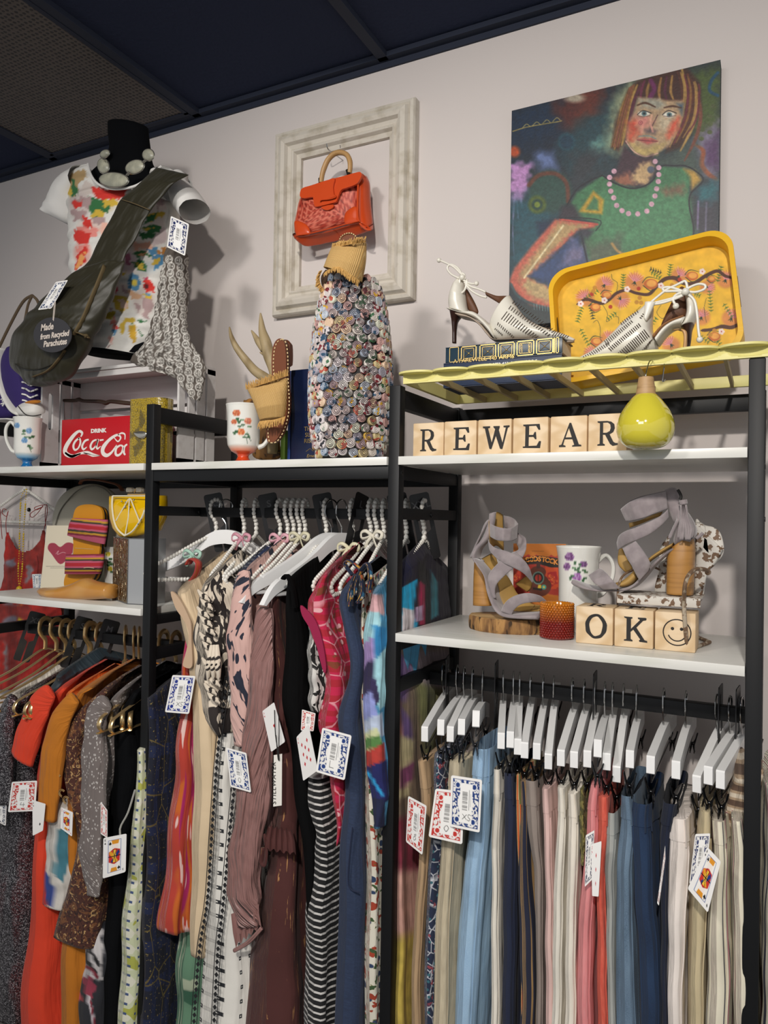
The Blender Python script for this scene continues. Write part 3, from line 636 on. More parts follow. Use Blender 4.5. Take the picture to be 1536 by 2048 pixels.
t,R=G('blouse','mauve satin blouse with long gathered sleeve','blouse',[(528,1195),(520,1300),(512,1450),(520,1600),(540,1690)],[24,38,40,34,8],.28,mmau,Yf=1.2,rise=.06,folds=4,amp=.005)
s_=sleeve(t,'sleeve',[(530,1215),(524,1320),(518,1450),(508,1580),(492,1700),(488,1790),(497,1850)],[.03,.055,.06,.075,.075,.07,.05],mmau,1.172,amp=1,seg=28)
b=MB(); pts=sm([P(469,1901,1.172),P(497,1884,1.166),P(524,1855,1.172)],6)
b.tube(pts,.004,8); b.grid([[P(472+k*5.1,1896-k*4.2-(9 if k%2 else 0),1.168+.004*(k%2)) for k in range(11)],[P(466+k*5.2,1866-k*4,1.160+.012*(k%2)) for k in range(11)],[P(462+k*5.6,1828-k*2,1.165) for k in range(11)]]); b.build('gathered_cuff',mmau,t,angle=0)
t,R=G('dress','long burgundy dress with gold thread and tied waist ruffle','dress',[(545,1185),(532,1260),(526,1340),(528,1418),(545,1588),(536,1657),(525,1725),(504,1861),(480,1963),(464,2250)],[18,30,38,44,42,52,70,98,124,142],.25,mbur,Yf=1.19,rise=.05,folds=4,amp=.006)
b=MB(); rows=[]
for k,(yy,oo,w) in enumerate(((1655,.0,24),(1675,-.012,30),(1698,-.016,32))):
    rows.append([P(560+(j-8)*w/8,yy+4*math.sin(j*1.9+k)-(0 if k else 3)+j*.6,1.176+oo+.006*math.sin(j*2.1)) for j in range(17)])
b.grid(rows); b.tube(sm([P(528,1668,1.172),P(533,1700,1.166),P(530,1727,1.168),P(524,1722,1.168),P(527,1695,1.166)],4),.006,8,flat=.4); b.build('waist_ruffle',mbur,t,angle=0)
t,R=G('dress','long black knit dress on the second white wooden hanger','dress',[(572,1160),(568,1210),(563,1300),(555,1385),(562,1440),(572,1490),(583,1590),(596,1690),(606,1760),(612,1850)],[12,22,36,46,44,38,40,34,24,6],.26,mblk,Yf=1.18,rise=.05,folds=3,amp=.003)
b=MB(); b.tube(sm([P(566,1158,1.168),P(574,1151,1.170),P(584,1170,1.174),P(592,1215,1.180)],4),.009,8,flat=.35,up=(0,-1,0)); b.build('strap',mblk,t)
G('blouse','black and white zebra stripe blouse between black and pink dresses','blouse',[(617,1235),(611,1300),(610,1350),(612,1422)],[24,30,36,36],.2,mzb,Yf=1.205,rise=.02)
G('skirt','black skirt with curved white pinstripes and gathered waist','skirt',[(606,1552),(603,1600),(616,1640),(625,1668),(617,1708),(605,1810),(602,1895),(607,2250)],[56,60,40,36,48,60,60,54],.22,mst,Yf=1.18,folds=3,amp=.005)
t,R=G('dress','bright pink and red paisley sleeveless dress with deep armhole','dress',[(642,1152),(618,1185),(603,1212),(612,1262),(637,1330),(643,1385),(628,1442),(638,1490),(655,1560),(668,1640),(671,1692)],[26,44,54,46,42,44,60,52,34,18,6],.28,mpais2,Yf=1.175,rise=.06,folds=2,amp=.003)
flap(t,'armhole_facing',[c4(*q) for q in ((95,1100),(150,1140),(215,1215),(262,1320),(300,1480),(320,1650),(300,1690),(262,1560),(225,1420),(170,1290),(110,1190))],M('magenta_facing','8f1240',.8),1.170,th=.0015)
t,R=G('dress','plain navy sleeveless dress with side pocket','dress',[(688,1172),(672,1200),(680,1256),(692,1347),(669,1432),(679,1500),(681,1588),(671,1690),(668,1793),(663,1929),(656,2250)],[34,40,34,28,50,42,44,54,60,64,68],.26,mnvy,Yf=1.17,rise=.05,folds=2,amp=.003)
b=MB(); b.tube(sm([P(705,1655,1.163),P(700,1700,1.161),P(697,1770,1.161),P(718,1785,1.163)],4),.0014,6); b.build('pocket_seam',M('navy_thread','16203a',.8),t)
t,R=G('dress','colourful scarf print dress with neck bow and speckled floral skirt','dress',[(722,1170),(717,1230),(718,1400),(726,1640),(724,1800),(720,2250)],[20,14,18,34,38,40],.24,mflo,Yf=1.195,rise=.04)
b=MB()
for pts,r in (([(705,1150),(690,1128),(700,1122),(722,1140)],.006),([(722,1140),(735,1128),(741,1150),(738,1185)],.008),([(712,1150),(703,1180),(700,1212)],.009),([(722,1150),(726,1185),(716,1205)],.008),([(722,1140),(714,1165),(712,1190)],.007)):
    b.tube(sm([P(x,y,1.162) for x,y in pts],5),r,8,flat=.45,up=(0,-1,0))
b.build('neck_bow',mscf,t)
PAT=[('p',[(737,1186),(765,1190),(770,1230),(735,1225)],'cfa3a6',3),('p',[(728,1222),(760,1225),(765,1290),(722,1290)],'9cc9d2',2),('p',[(745,1250),(775,1255),(775,1330),(742,1300)],'2c7fb4',2),('p',[(722,1290),(748,1270),(745,1330),(722,1365)],'a58ac0',2),('p',[(745,1330),(775,1290),(780,1400),(760,1420),(742,1380)],'9fd0da',2),
 ('p',[(719,1355),(742,1310),(760,1400),(722,1450)],'2a2247',2),('p',[(722,1395),(745,1380),(755,1430),(720,1445)],'8f98d2',2),('p',[(720,1445),(765,1425),(770,1470),(722,1490)],'b9c6dc',2),('p',[(720,1470),(755,1455),(770,1500),(724,1510)],'cfd4a4',2),('p',[(724,1505),(770,1485),(770,1535),(724,1545)],'a7342c',2),('p',[(724,1478),(760,1470),(765,1490),(724,1502)],'4f7a3e',2),('p',[(724,1536),(775,1520),(780,1600),(740,1620)],'1a1f5a',2),('l',[(735,1545),(765,1590)],6,'2aa0d8',2),('p',[(728,1590),(770,1600),(770,1660),(740,1650)],'141a3c',2),('n',10,.06)]
G('blouse','turquoise pink and navy patchwork print blouse beside the middle post','blouse',[(739,1188),(729,1222),(722,1290),(719,1360),(719,1450),(724,1520),(731,1590),(748,1655)],[30,44,50,52,52,50,40,14],.22,mattr,Yf=1.178,rise=.05,folds=2,amp=.004,col=lambda q:paint(q,'4a8fb5',PAT),nv=110,nu=70)
# garments at the right end, seen between the middle posts
PB=[('p',[(790,1100),(812,1095),(828,1150),(800,1180),(786,1180)],'131433',4),('p',[(798,1178),(834,1158),(826,1230),(845,1262),(800,1268)],'16a0cf',3),('p',[(805,1215),(826,1220),(830,1270),(802,1270)],'d5cdd2',3),('p',[(834,1110),(862,1150),(860,1260),(836,1260)],'0d0b12',4),('p',[(838,1160),(850,1170),(850,1250),(838,1250)],'a01d4c',3),('p',[(862,1140),(876,1165),(876,1230),(862,1240)],'356f7c',3),('p',[(830,1215),(846,1210),(846,1240),(830,1245)],'a98fae',2),('n',14,.08)]
G('blouse','black blouse with cyan and magenta blocks seen between the middle posts','blouse',[(780,1150),(782,1200),(784,1250),(785,1285)],16,.26,mattr,Yf=1.22,rise=.06,folds=1,amp=.002,col=lambda q:paint(q,'1a1526',PB),nv=90,nu=90)
b=MB()
for x0 in (884,892): b.tube(sm([P(x0+5,1145,1.50),P(x0+2,1180,1.5),P(x0-2,1225,1.5),P(x0-4,1300,1.5)],4),.0035,6,flat=.4)
tag(b.build('shoulder_straps',M('crimson_strap','a21d42',.7)),'crimson garment straps hanging at the back beside the middle rear post','strap')
PW_=[('p',[(780,1290),(830,1330),(812,1400),(780,1420)],'7a5f90',10),('p',[(820,1300),(900,1300),(900,1380),(830,1370)],'8f7f84',10),('p',[(830,1360),(880,1380),(870,1560),(845,1500)],'6f7048',12),('p',[(780,1400),(800,1400),(815,1500),(790,1600)],'c9897a',8),('p',[(800,1410),(822,1440),(828,1490),(806,1480)],'6d5688',6),('p',[(798,1470),(830,1480),(818,1590),(796,1600)],'c7bb92',8),('p',[(800,1540),(830,1520),(825,1560),(800,1580)],'8a4a72',6),('p',[(790,1640),(850,1620),(850,1740),(790,1760)],'7d2a3c',14),('p',[(780,1740),(850,1740),(850,1880),(780,1880)],'c79a8c',18),('p',[(780,1880),(850,1860),(850,2100),(780,2100)],'bfa84e',24),('n',16,.08)]
t,R=G('dress','blurred watercolour print dress facing sideways behind the middle post','dress',[(778,1300),(776,1400),(778,1500),(784,1600),(788,1750),(786,1900),(784,2250)],[24,26,26,22,24,26,28],.26,mattr,Yf=1.225,rise=.02,folds=2,amp=.004,col=lambda q:paint(q,'7c6a5a',PW_),nv=110,nu=80)
b=MB(); A_=sm([PX(818,1300,-.628),PX(838,1318,-.625),PX(857,1322,-.625),PX(876,1308,-.625),PX(886,1290,-.628)],5); B_=sm([PX(826,1296,-.628),PX(842,1306,-.626),PX(858,1308,-.626),PX(870,1298,-.626),PX(878,1286,-.628)],5); b.grid([A_,B_]); b.grid([[q+np.array([-.003,0,0]) for q in A_],[q+np.array([-.003,0,0]) for q in B_]],flip=True); b.build('white_neckline',mwhite,t)
# ---------------------------------------------------------------- left bay garments
LG='garments on the gold hangers'
mseq=M('sequins','4a484c',.3,metal=.5,layers=[('noise',(16,16,4),.50,.6,'5e2e32'),('rnd',(700,700,700),.62,.8,'c9c8cc'),('rnd',(500,500,500),.6,.65,'2a282c')],bump=('rnd',(700,700,700),.8,.0012),coord='Object')

mred=F_('red_orange_crepe','d23a1b'); mora=F_('orange_cotton','dd6a1c'); mmus=F_('mustard_cotton','b56c10')
mlace=F_('brown_lace','48241a',[('warp',(34,34,34),.54,.56,'6f4526'),('warp',(60,60,60),.61,.63,'b08c5c'),('fine',(150,150,150),.55,.62,'2a100c')],bump=('warp',(60,60,60),.7,.003),coord='Object')
mgfl=F_('grey_ditsy_floral','6f6663',[('cells',(150,120,1),.30,.26,'bdb8b4'),('cells',(150,120,1),.13,.1,'6f6663')])
mtri=F_('green_triangle_print','c3c9a6',[('chk',(60,40,1),.6,.8,'d4d3c0',(0,0,.78)),('noise',(22,16,1),.6,.61,'a6a94c'),('sq',(70,50,1),.14,.12,'3d4f78')])
mfbw=F_('dark_floral','18181d',[('warp',(22,16,1),.52,.54,'cfc9c9'),('noise',(16,10,3),.62,.64,'7c2a38')])
G('blouse','cream short sleeve top at the far left of the gold rod','blouse',[(8,1388),(-6,1420),(-14,1500),(-20,1640)],40,.28,mcre2,Yf=1.2,rise=.05,group=LG)
t,R=G('dress','silver and burgundy sequin dress at the far left','dress',[(38,1388),(12,1420),(-8,1500),(-26,1650),(-34,1850),(-38,2028)],[40,60,74,88,92,90],.3,mseq,Yf=1.19,rise=.045,folds=2,group=LG,amp=.005)
sleeve(t,'sleeve',[(28,1395),(12,1440),(6,1520),(8,1606)],[.03,.06,.062,.055],mseq,1.165)
G('blouse','plum and green tops squeezed behind the sequin dress','blouse',[(110,1352),(95,1380),(92,1450)],26,.26,F_('dark_green_satin','24323a',r=.5),Yf=1.22,rise=.05,group=LG)
t,R=G('dress','long red orange short sleeve dress','dress',[(112,1376),(90,1398),(74,1440),(74,1500),(60,1560),(63,1626),(56,1756),(39,1886),(26,2030),(22,2250)],[34,48,52,46,52,34,44,72,88,90],.28,mred,Yf=1.19,rise=.045,folds=3,group=LG,amp=.005)
sleeve(t,'sleeve',[(102,1382),(80,1412),(58,1470),(44,1517)],[.035,.07,.078,.074],mred,1.168,flat=.35)
t,R=G('blouse','bright orange top with gold hanger end showing','blouse',[(140,1380),(124,1394),(112,1430),(110,1500)],[18,26,26,20],.26,mora,Yf=1.19,rise=.04,group=LG)
t,R=G('dress','mustard yellow long sleeve dress','dress',[(172,1376),(140,1400),(122,1500),(128,1640),(124,1750),(118,1860),(110,1950),(102,2250)],[30,42,40,34,36,48,60,64],.28,mmus,Yf=1.195,rise=.045,group=LG)
sleeve(t,'sleeve',[(150,1395),(122,1440),(108,1500),(100,1570),(93,1636)],[.03,.06,.07,.068,.062],mmus,1.17,flat=.4)
PT=[('p',[(118,1660),(140,1650),(140,1720),(125,1765),(105,1745)],'3d7483',2),('p',[(88,1735),(100,1760),(112,1790),(106,1812),(80,1812)],'26408c',2),('p',[(80,1700),(90,1700),(92,1812),(78,1812)],'b82a2c',2),('p',[(84,1640),(98,1640),(94,1665),(84,1670)],'d5604a',2),('n',12,.05)]
G('blouse','white top with teal and blue brush shapes showing below the mustard cuff','blouse',[(88,1600),(88,1650),(86,1720),(80,1775),(79,1808)],[44,44,50,52,50],.1,mattr,Yf=1.18,group=LG,folds=1,amp=.002,col=lambda q:paint(q,'c9c4bc',PT))
t,R=G('blouse','brown lace tunic with gold scrolls and scalloped hem','blouse',[(196,1384),(158,1416),(116,1452),(104,1500),(109,1540),(126,1586),(142,1620),(147,1660),(141,1730),(121,1795),(104,1830),(97,1872)],[34,50,70,70,66,50,36,32,46,78,100,108],.24,mlace,Yf=1.178,rise=.04,folds=3,group=LG,amp=.005)
b=MB()
for (x,y) in ((118,1460),(112,1478),(106,1500),(110,1520),(108,1540),(118,1556),(126,1586),(134,1600)):
    c=P(x,y,1.168)
    for r_ in (.011,.0075): b.tube([c+np.array([math.cos(a)*r_,-.002,math.sin(a)*r_*.8]) for a in np.linspace(.8,4.6,10)],.0009,5)
b.build('gold_trim',M('gold_thread','a98a5a',.5,metal=.3),t)
PO=[('p',[(160,1860),(205,1860),(205,1960),(160,1955)],'c4bfbf',4,5),('l',[(165,1870),(180,1890),(172,1920),(190,1945)],9,'17171b',2),('l',[(190,1865),(180,1900),(198,1930)],7,'1c1a1e',2),('l',[(165,1930),(185,1940),(195,1955)],6,'7f2736',2),('p',[(165,1955),(184,1952),(192,1975),(182,2000),(168,1985)],'8e3346',2,3),('l',[(178,1995),(188,2048)],7,'c9bfc4',2),('l',[(181,2000),(190,2060)],3,'7f2736',1),('p',[(148,1985),(160,1982),(162,2000),(150,2004)],'c7484c',2,2)]
G('dress','charcoal dress with white and dark red orchid print below the lace hem','dress',[(163,1845),(160,1930),(148,1990),(140,2250)],[46,48,52,56],.2,mattr,Yf=1.195,group=LG,col=lambda q:paint(q,'25262c',PO),nv=120,nu=80)
t,R=G('blouse','grey ditsy floral blouse with long gathered sleeve','blouse',[(244,1376),(212,1402),(190,1440),(186,1560),(184,1640)],[24,34,38,34,20],.26,mgfl,Yf=1.195,rise=.04,group=LG)
sleeve(t,'sleeve',[(215,1402),(194,1432),(190,1500),(187,1600),(183,1700),(186,1755),(187,1790)],[.03,.062,.068,.07,.07,.05,.036],mgfl,1.172,flat=.4,seg=26,amp=1)
G('dress','black dress with white edged opening next to the king card','dress',[(262,1385),(236,1420),(220,1450),(217,1546),(210,1608),(213,1678),(203,1834),(192,2250)],[24,46,58,56,52,42,42,40],.25,F_('black_crepe','050609',sheen=0,spec=.15),Yf=1.21,rise=.03,group=LG)
b=MB(); b.tube(sm([P(270,1580,1.172),P(256,1625,1.172),P(240,1658,1.172),P(246,1690,1.172)],4),.0022,6); tag(b.build('drawcord',M('grey_cord','a9a9a2',.7)),'grey piping cord looping down the black dress','cord')
G('dress','pale green dress with small triangle print beside the left post','dress',[(268,1500),(262,1600),(253,1678),(242,1782),(232,1912),(223,2250)],[26,30,36,42,46,52],.25,mtri,Yf=1.185,rise=.02,group=LG)

b=MB(); b.tube(sm([P(377,1128,1.24),P(384,1118,1.235),P(397,1126,1.23),P(392,1150,1.235),P(368,1180,1.24),P(364,1200,1.245)],4),.011,8,flat=.25,up=(0,-1,0))
tag(b.build('shoulder_strap',mik,angle=0),'magenta patterned strap looped over the leftmost white wooden hanger','strap')
# ribbons tied at the necks of the beaded hangers
for x,y,Y,c,lb in ((484,1077,1.35,'c58a98','pink ribbon bow on a beaded hanger near the beige dress'),(560,1078,1.35,'cf9ba6','second pink ribbon bow, above the leopard spotted top'),(600,1075,1.35,'c6c0a4','cream ribbon bow among the clustered beaded hangers'),(745,1072,1.35,'d5cfbe','cream ribbon bow above the scarf print dress'),(698,1097,1.33,'d2cdae','pale ribbon bow beside the third wooden hanger'),(386,1110,1.3,'9dbfae','mint ribbon bow behind the leftmost wooden hanger')):
    b=MB(); c0=P(x,y,Y-.02)
    for s_ in (-1,1):
        b.tube(sm([c0,c0+np.array([s_*.012,-.006,.010]),c0+np.array([s_*.024,-.004,.006]),c0+np.array([s_*.02,-.006,-.006]),c0],3),.004,6,flat=.3)
        b.tube(sm([c0,c0+np.array([s_*.008,-.006,-.012]),c0+np.array([s_*.014,-.004,-.026])],3),.0035,6,flat=.3)
    b.sphere(c0,.0045,8,6); tag(b.build('ribbon_bow',M('ribbon_'+c,c,.5),angle=0),lb,'ribbon','ribbon bows on the pearl hangers')
# ================================================================ helpers for the things on the shelves
def resamp(pts,n,smooth=True):
    p=np.array(sm(pts,6) if smooth and len(pts)>2 else pts,float); d=np.r_[0,np.cumsum(np.linalg.norm(np.diff(p,axis=0),axis=1))]
    return np.stack([np.interp(np.linspace(0,d[-1],n),d,p[:,k]) for k in range(p.shape[1])],1)
def lst(v,n): return np.full(n,float(v)) if np.ndim(v)==0 else np.interp(np.linspace(0,1,n),np.linspace(0,1,len(v)),v)
class Surf:
    def __init__(s,rings): s.V=np.array(rings).reshape(-1,3); s.Q=proj(s.V)
    def y(s,x,y):
        d=(s.Q[:,0]-x)**2+(s.Q[:,1]-y)**2; k=np.argpartition(d,8)[:8]; return s.V[k,1].min()
    def __call__(s,x,y,off=.0008): return P(x,y,s.y(x,y)-off)
def strip(b,L,R,Y,th,n=40,seg=20,m=0,YR=None,col=None,wr=0,pw=.8,smooth=True,cut=None,cap=True,wfreq=9):
    """a solid whose two long edges are picture polylines L and R at depth Y (YR for the right edge); th is its thickness"""
    L=resamp(L,n,smooth); R=resamp(R,n,smooth); YL=lst(Y,n); YR_=lst(Y if YR is None else YR,n); T=lst(th,n)
    th_=np.linspace(0,2*math.pi,seg,endpoint=False); rings=[];uv=[]; s=0; prev=None
    for i in range(n):
        a,c=P(*L[i],YL[i]),P(*R[i],YR_[i]); mid=(a+c)/2; h=(c-a)/2; w=np.linalg.norm(h)
        if prev is not None: s+=np.linalg.norm(mid-prev)
        prev=mid
        cs,sn=np.cos(th_),np.sin(th_); nr=np.array([h[1],-h[0],0]); nr=unit(nr) if np.linalg.norm(nr)>1e-9 else np.array([0,-1,0.])
        if nr[1]>0: nr=-nr
        off=np.sign(sn)*np.abs(sn)**pw*T[i]/2
        if wr: off=off+wr*np.sin(cs*wfreq+i*.35+np.sin(i*.2)*3)*(np.abs(sn)>.2)+wr*.7*np.sin(i*.5+cs*3)
        rings.append(mid+np.outer(cs,h)+np.outer(off,nr)); uv.append(np.stack([cs*w,np.full(seg,-s)],1))
    b.last=rings; k0=len(b.F); b.loft(rings,m,cap,uv=uv,col=None if col is None else [col(proj(r)) for r in rings])
    if cut:
        V=np.array(rings).reshape(-1,3); base=b.n-len(V); keepF=[];keepI=[]
        for f,i in zip(b.F[k0:],b.I[k0:]):
            c=np.mean([V[q-base] for q in f],axis=0)
            if not cut(proj(c)[0],c): keepF.append(f);keepI.append(i)
        b.F[k0:]=keepF; b.I[k0:]=keepI
    return b
def pillow(b,outline,Y,th,rings=8,m=0,col=None,smooth=True,c=None,back=1.0,pw=.6,Yf=None):
    """inflated solid inside a picture outline; Yf(px) may give a depth for each outline point"""
    o=np.array(sm(outline,5,True) if smooth else outline,float); c=np.array(c if c is not None else o.mean(0),float)
    Pt=[P(q[0],q[1],Yf(q) if Yf else Y) for q in o]; C0=P(c[0],c[1],Yf(c) if Yf else Y); Pt=np.array(Pt); R=[]
    rr=[math.sin(math.pi/2*k/rings) for k in range(1,rings+1)]
    for sgn,ls in ((-1,rr),(1,rr[::-1])):
        for r in (ls if sgn<0 else ls[1:]):
            h=th/2*max(0,1-r*r)**pw*(back if sgn>0 else 1); R.append(C0+(Pt-C0)*r+np.array([0,sgn*h,0]))
    return b.loft(R,m,uv=[[(q[0],q[2]) for q in r] for r in R],col=None if col is None else [col(proj(r)) for r in R])
def onsurf(b,S_,pts,r,seg=6,n=5,flat=1,up=None,off=.0006,m=0): b.tube([S_(x,y,off) for x,y in sm(pts,n)],r,seg,m,flat=flat,up=up); return b
def plate(b,outline,Y,th,m=0,smooth=False,side=None):
    pts=[P(q[0],q[1],Y) for q in (sm(outline,4,True) if smooth else outline)]; fr=Fr(pts[0],(1,0,0),(0,0,1),(0,-1,0))
    return b.prism([((q-fr.o)@fr.u,(q-fr.o)@fr.v) for q in pts],fr,0,th,m,side)
def pt(b,pts,Y,r,seg=8,n=4,flat=1,up=None,m=0,closed=False):
    Ys=lst(Y,len(pts)); q=[P(x,y,Ys[i]) for i,(x,y) in enumerate(pts)]
    return b.tube(sm(q,n,closed),r,seg,m,closed=closed,flat=flat,up=up)
def quadgrid(b,c4_,nu,nv,col,m=0,off=0,n=(0,-1,0)):
    """flat grid between four world corners TL,TR,BR,BL coloured per vertex by col(u,v arrays)"""
    u,v=np.meshgrid(np.linspace(0,1,nu),np.linspace(0,1,nv)); u=u.ravel()[:,None]; v=v.ravel()[:,None]
    TL,TR,BR,BL=[np.array(q,float) for q in c4_]; A=TL*(1-u)*(1-v)+TR*u*(1-v)+BR*u*v+BL*(1-u)*v+np.array(n,float)*off
    K=col(A,u[:,0],v[:,0]); return b.grid(A.reshape(nv,nu,3),m,col=K.reshape(nv,nu,3))
mpaint=M('painted_surface',attr=True,rough=.6); mglaze=M('glazed_decal',attr=True,rough=.12,coat=.7,spec=.6); mcard=M('playing_card',attr=True,rough=.35,spec=.5); mpoil=M('oil_paint',attr=True,rough=.5,bump=('fine',220,.15,.0015),coord='Object')
m_paper=M('paper_white','e6e2da',.7); m_ink=M('black_ink','1c1917',.7)
# ---------------------------------------------------------------- tags made of playing cards
def card_back(c1,c2='f0eeea',face=None,num=None,hand=None):
    def f(A,u,v):
        Q=np.stack([u*60,v*84],1); K=paint(Q,c2,[('p',[(4,4),(56,4),(56,80),(4,80)],c1,.6)])
        w=vnoise(Q,2.2,3)>.52; ins=(Q[:,0]>5.5)&(Q[:,0]<54.5)&(Q[:,1]>5.5)&(Q[:,1]<78.5); K[ins&w]=hx(c2)*.97
        ops=[('o',(30,42),15,22,c2,1)]
        for cx,cy in ((14,14),(46,14),(14,70),(46,70)): ops+=[('o',(cx,cy),6,6,c2,1),('o',(cx,cy),4,4,c1,1)]
        ops+=[('p',[(19,10),(43,10),(43,74),(19,74)],'f3f2ef',.5)]
        for k in range(14): ops.append(('l',[(24,24+k*2.2),(33,24+k*2.2)],.6+.7*((k*7)%3)/2,'2a2a2a',.4))
        ops+=[('l',[(37,20),(37,52)],.9,'6a6a6a',.6),('l',[(40,26),(40,46)],.7,'8a8a8a',.6)]
        if hand=='XS': ops+=[('l',[(25,60),(33,68)],.9,'222222',.5),('l',[(33,60),(25,68)],.9,'222222',.5),('l',sm([(41,60),(37,59),(36,63),(40,66),(38,69),(35,68)],3),.9,'222222',.5)]
        elif hand=='0': ops+=[('l',sm([(30,59),(34,63),(30,69),(26,64)],4,True),.9,'222222',.5)]
        elif hand=='8': ops+=[('l',sm([(34,58),(28,61),(34,66),(28,70),(26,66),(34,60)],4),.9,'222222',.5)]
        elif hand=='4': ops+=[('l',[(28,58),(26,65),(36,65)],.9,'222222',.5),('l',[(33,60),(33,70)],.9,'222222',.5)]
        elif hand=='L': ops+=[('l',[(26,56),(26,68),(34,68)],.9,'222222',.5)]
        return paint_over(K,Q,ops)
    return f
def paint_over(K,Q,ops):
    base=K.copy(); a=paint(Q,'000000',[o if o[0]!='n' else o for o in ops]); m_=paint(Q,'000000',[tuple(['ffffff' if i==col_i(o) else x for i,x in enumerate(o)]) for o in ops])
    t=m_/255; return base*(1-t)+np.where(t>0,a,0)
def col_i(o): return {'p':2,'l':3,'o':4}[o[0]]
def suit(kind,cx,cy,s,c):
    if kind=='d': return [('p',[(cx,cy-s),(cx+s*.75,cy),(cx,cy+s),(cx-s*.75,cy)],c,.5)]
    if kind=='h': return [('o',(cx-s*.42,cy-s*.25),s*.5,s*.5,c,.5),('o',(cx+s*.42,cy-s*.25),s*.5,s*.5,c,.5),('p',[(cx-s*.9,cy-s*.05),(cx+s*.9,cy-s*.05),(cx,cy+s)],c,.5)]
    if kind=='s': return [('o',(cx-s*.42,cy+s*.2),s*.48,s*.48,c,.5),('o',(cx+s*.42,cy+s*.2),s*.48,s*.48,c,.5),('p',[(cx-s*.85,cy+s*.1),(cx+s*.85,cy+s*.1),(cx,cy-s)],c,.5),('l',[(cx,cy),(cx,cy+s)],s*.3,c,.5)]
    return [('o',(cx-s*.48,cy+s*.15),s*.42,s*.42,c,.5),('o',(cx+s*.48,cy+s*.15),s*.42,s*.42,c,.5),('o',(cx,cy-s*.5),s*.42,s*.42,c,.5),('l',[(cx,cy),(cx,cy+s)],s*.3,c,.5)]
def num_ops(n,x,y,c,s=3.2):
    G_={'3':[(0,0),(1,0),(.4,.45),(1,.75),(.5,1),(0,.9)],'6':[(1,0),(.2,.4),(0,.8),(.5,1),(1,.75),(.3,.55)],'A':[(0,1),(.5,0),(1,1),(.8,.65),(.2,.65)],'K':[(0,0),(0,1),(0,.55),(1,0),(.35,.4),(1,1)],'9':[(1,.4),(.2,.5),(.1,.1),(.8,0),(1,.4),(.6,1)],'Q':[(.5,0),(0,.5),(.5,1),(1,.5),(.5,0),(.6,.7),(1,1)]}
    return [('l',[(x+a*s*.8,y+b_*s*1.3) for a,b_ in G_[n]],.8,c,.4)]
def card_face(n,k,pips):
    c='c3202c' if k in 'hd' else '1a1a1a'
    def f(A,u,v):
        Q=np.stack([u*60,v*84],1); ops=num_ops(n,4,4,c)+suit(k,5.3,13,2.2,c)
        if pips=='court':
            ops+=[('p',[(13,8),(47,8),(47,76),(13,76)],'22418c',.4),('p',[(14,9),(46,9),(46,75),(14,75)],'f2efe9',.4),('p',[(22,9),(42,9),(40,17),(24,17)],'e0962c',.6),('p',[(20,75),(38,75),(36,67),(22,67)],'e0962c',.6),('p',[(22,17),(38,17),(40,28),(24,28)],'f3e6dc',.6),('p',[(24,58),(38,58),(36,67),(22,67)],'f3e6dc',.6),
             ('p',[(15,33),(30,26),(45,30),(44,54),(30,60),(15,54)],'c9342c',.6),('p',[(20,30),(40,54),(34,57),(16,36)],'e3a02c',.6),('p',[(40,30),(20,54),(26,57),(44,36)],'20357c',.6),('p',[(26,30),(34,30),(34,56),(26,56)],'f0c040',.6),('l',[(26,28),(34,58)],1.2,'15151a',.5),('l',[(36,28),(24,58)],1.2,'15151a',.5),('l',[(15,43),(45,43)],1.5,'15151a',.5)]
            ops+=suit(k,18.5,15,4,c)+suit(k,42,69,4,c)+num_ops(n,52,74,c)
        else:
            for px_,py_ in pips: ops+=suit(k,px_,py_,4.4,c)
        return paint(Q,'f1efec',ops)
    return f
def cardtag(corners,Y,fn,label,Yr=None,string=None,group='playing card price tags',name='price_tag',rnd=True):
    """four picture corners TL TR BR BL; Y left edge depth, Yr right edge depth"""
    Yr=Y if Yr is None else Yr; W=[P(*corners[0],Y),P(*corners[1],Yr),P(*corners[2],Yr),P(*corners[3],Y)]
    n=unit(np.cross(W[1]-W[0],W[3]-W[0])); n=n if n[1]<0 else -n
    u=np.linspace(0,1,66); v=np.linspace(0,1,92); r=.06
    b=MB(); U,Vv=np.meshgrid(u,v)
    # rounded corners: pull the grid's corner points inwards
    dx=np.minimum(U,1-U)/r; dy=np.minimum(Vv,1-Vv)/(r*.72); k=(dx<1)&(dy<1); rad=np.sqrt((1-dx)**2+(1-dy)**2)
    sc=np.where(k&(rad>1),1/np.maximum(rad,1e-6),1); U2=np.where(k,np.where(U<.5,r-(1-dx)*sc*r,1-r+(1-dx)*sc*r),U); V2=np.where(k,np.where(Vv<.5,r*.72-(1-dy)*sc*r*.72,1-r*.72+(1-dy)*sc*r*.72),Vv)
    a_=U2[...,None];b_=V2[...,None]; A=W[0]*(1-a_)*(1-b_)+W[1]*a_*(1-b_)+W[2]*a_*b_+W[3]*(1-a_)*b_
    K=fn(A.reshape(-1,3),U.ravel(),Vv.ravel()).reshape(*U.shape,3)
    b.grid(A+n*.0004,col=K); b.grid(A-n*.0004,col=np.full(K.shape,236.),flip=True)
    # edge
    def rim(ix): return ix
    e=[(0,j) for j in range(66)]+[(i,65) for i in range(1,92)]+[(91,j) for j in range(64,-1,-1)]+[(i,0) for i in range(90,0,-1)]
    E=np.array([A[i,j] for i,j in e]); b.grid([E+n*.0004,E-n*.0004],closed=True,col=np.full((2,len(E),3),232.))
    o=tag(b.build(name,mcard,smooth=False),label,'price tag',group)
    return o
BL,RD='27407c','c23a34'
cf=lambda L_,sc,ox,oy:[(ox+x*sc,oy+y*sc) for x,y in L_]
cardtag(cf([(495,1092),(745,1130),(725,1557),(482,1505)],.2474,780,1280),1.155,card_back(BL,hand='XS'),'blue backed card tag marked XS in front of the pale denim jeans')
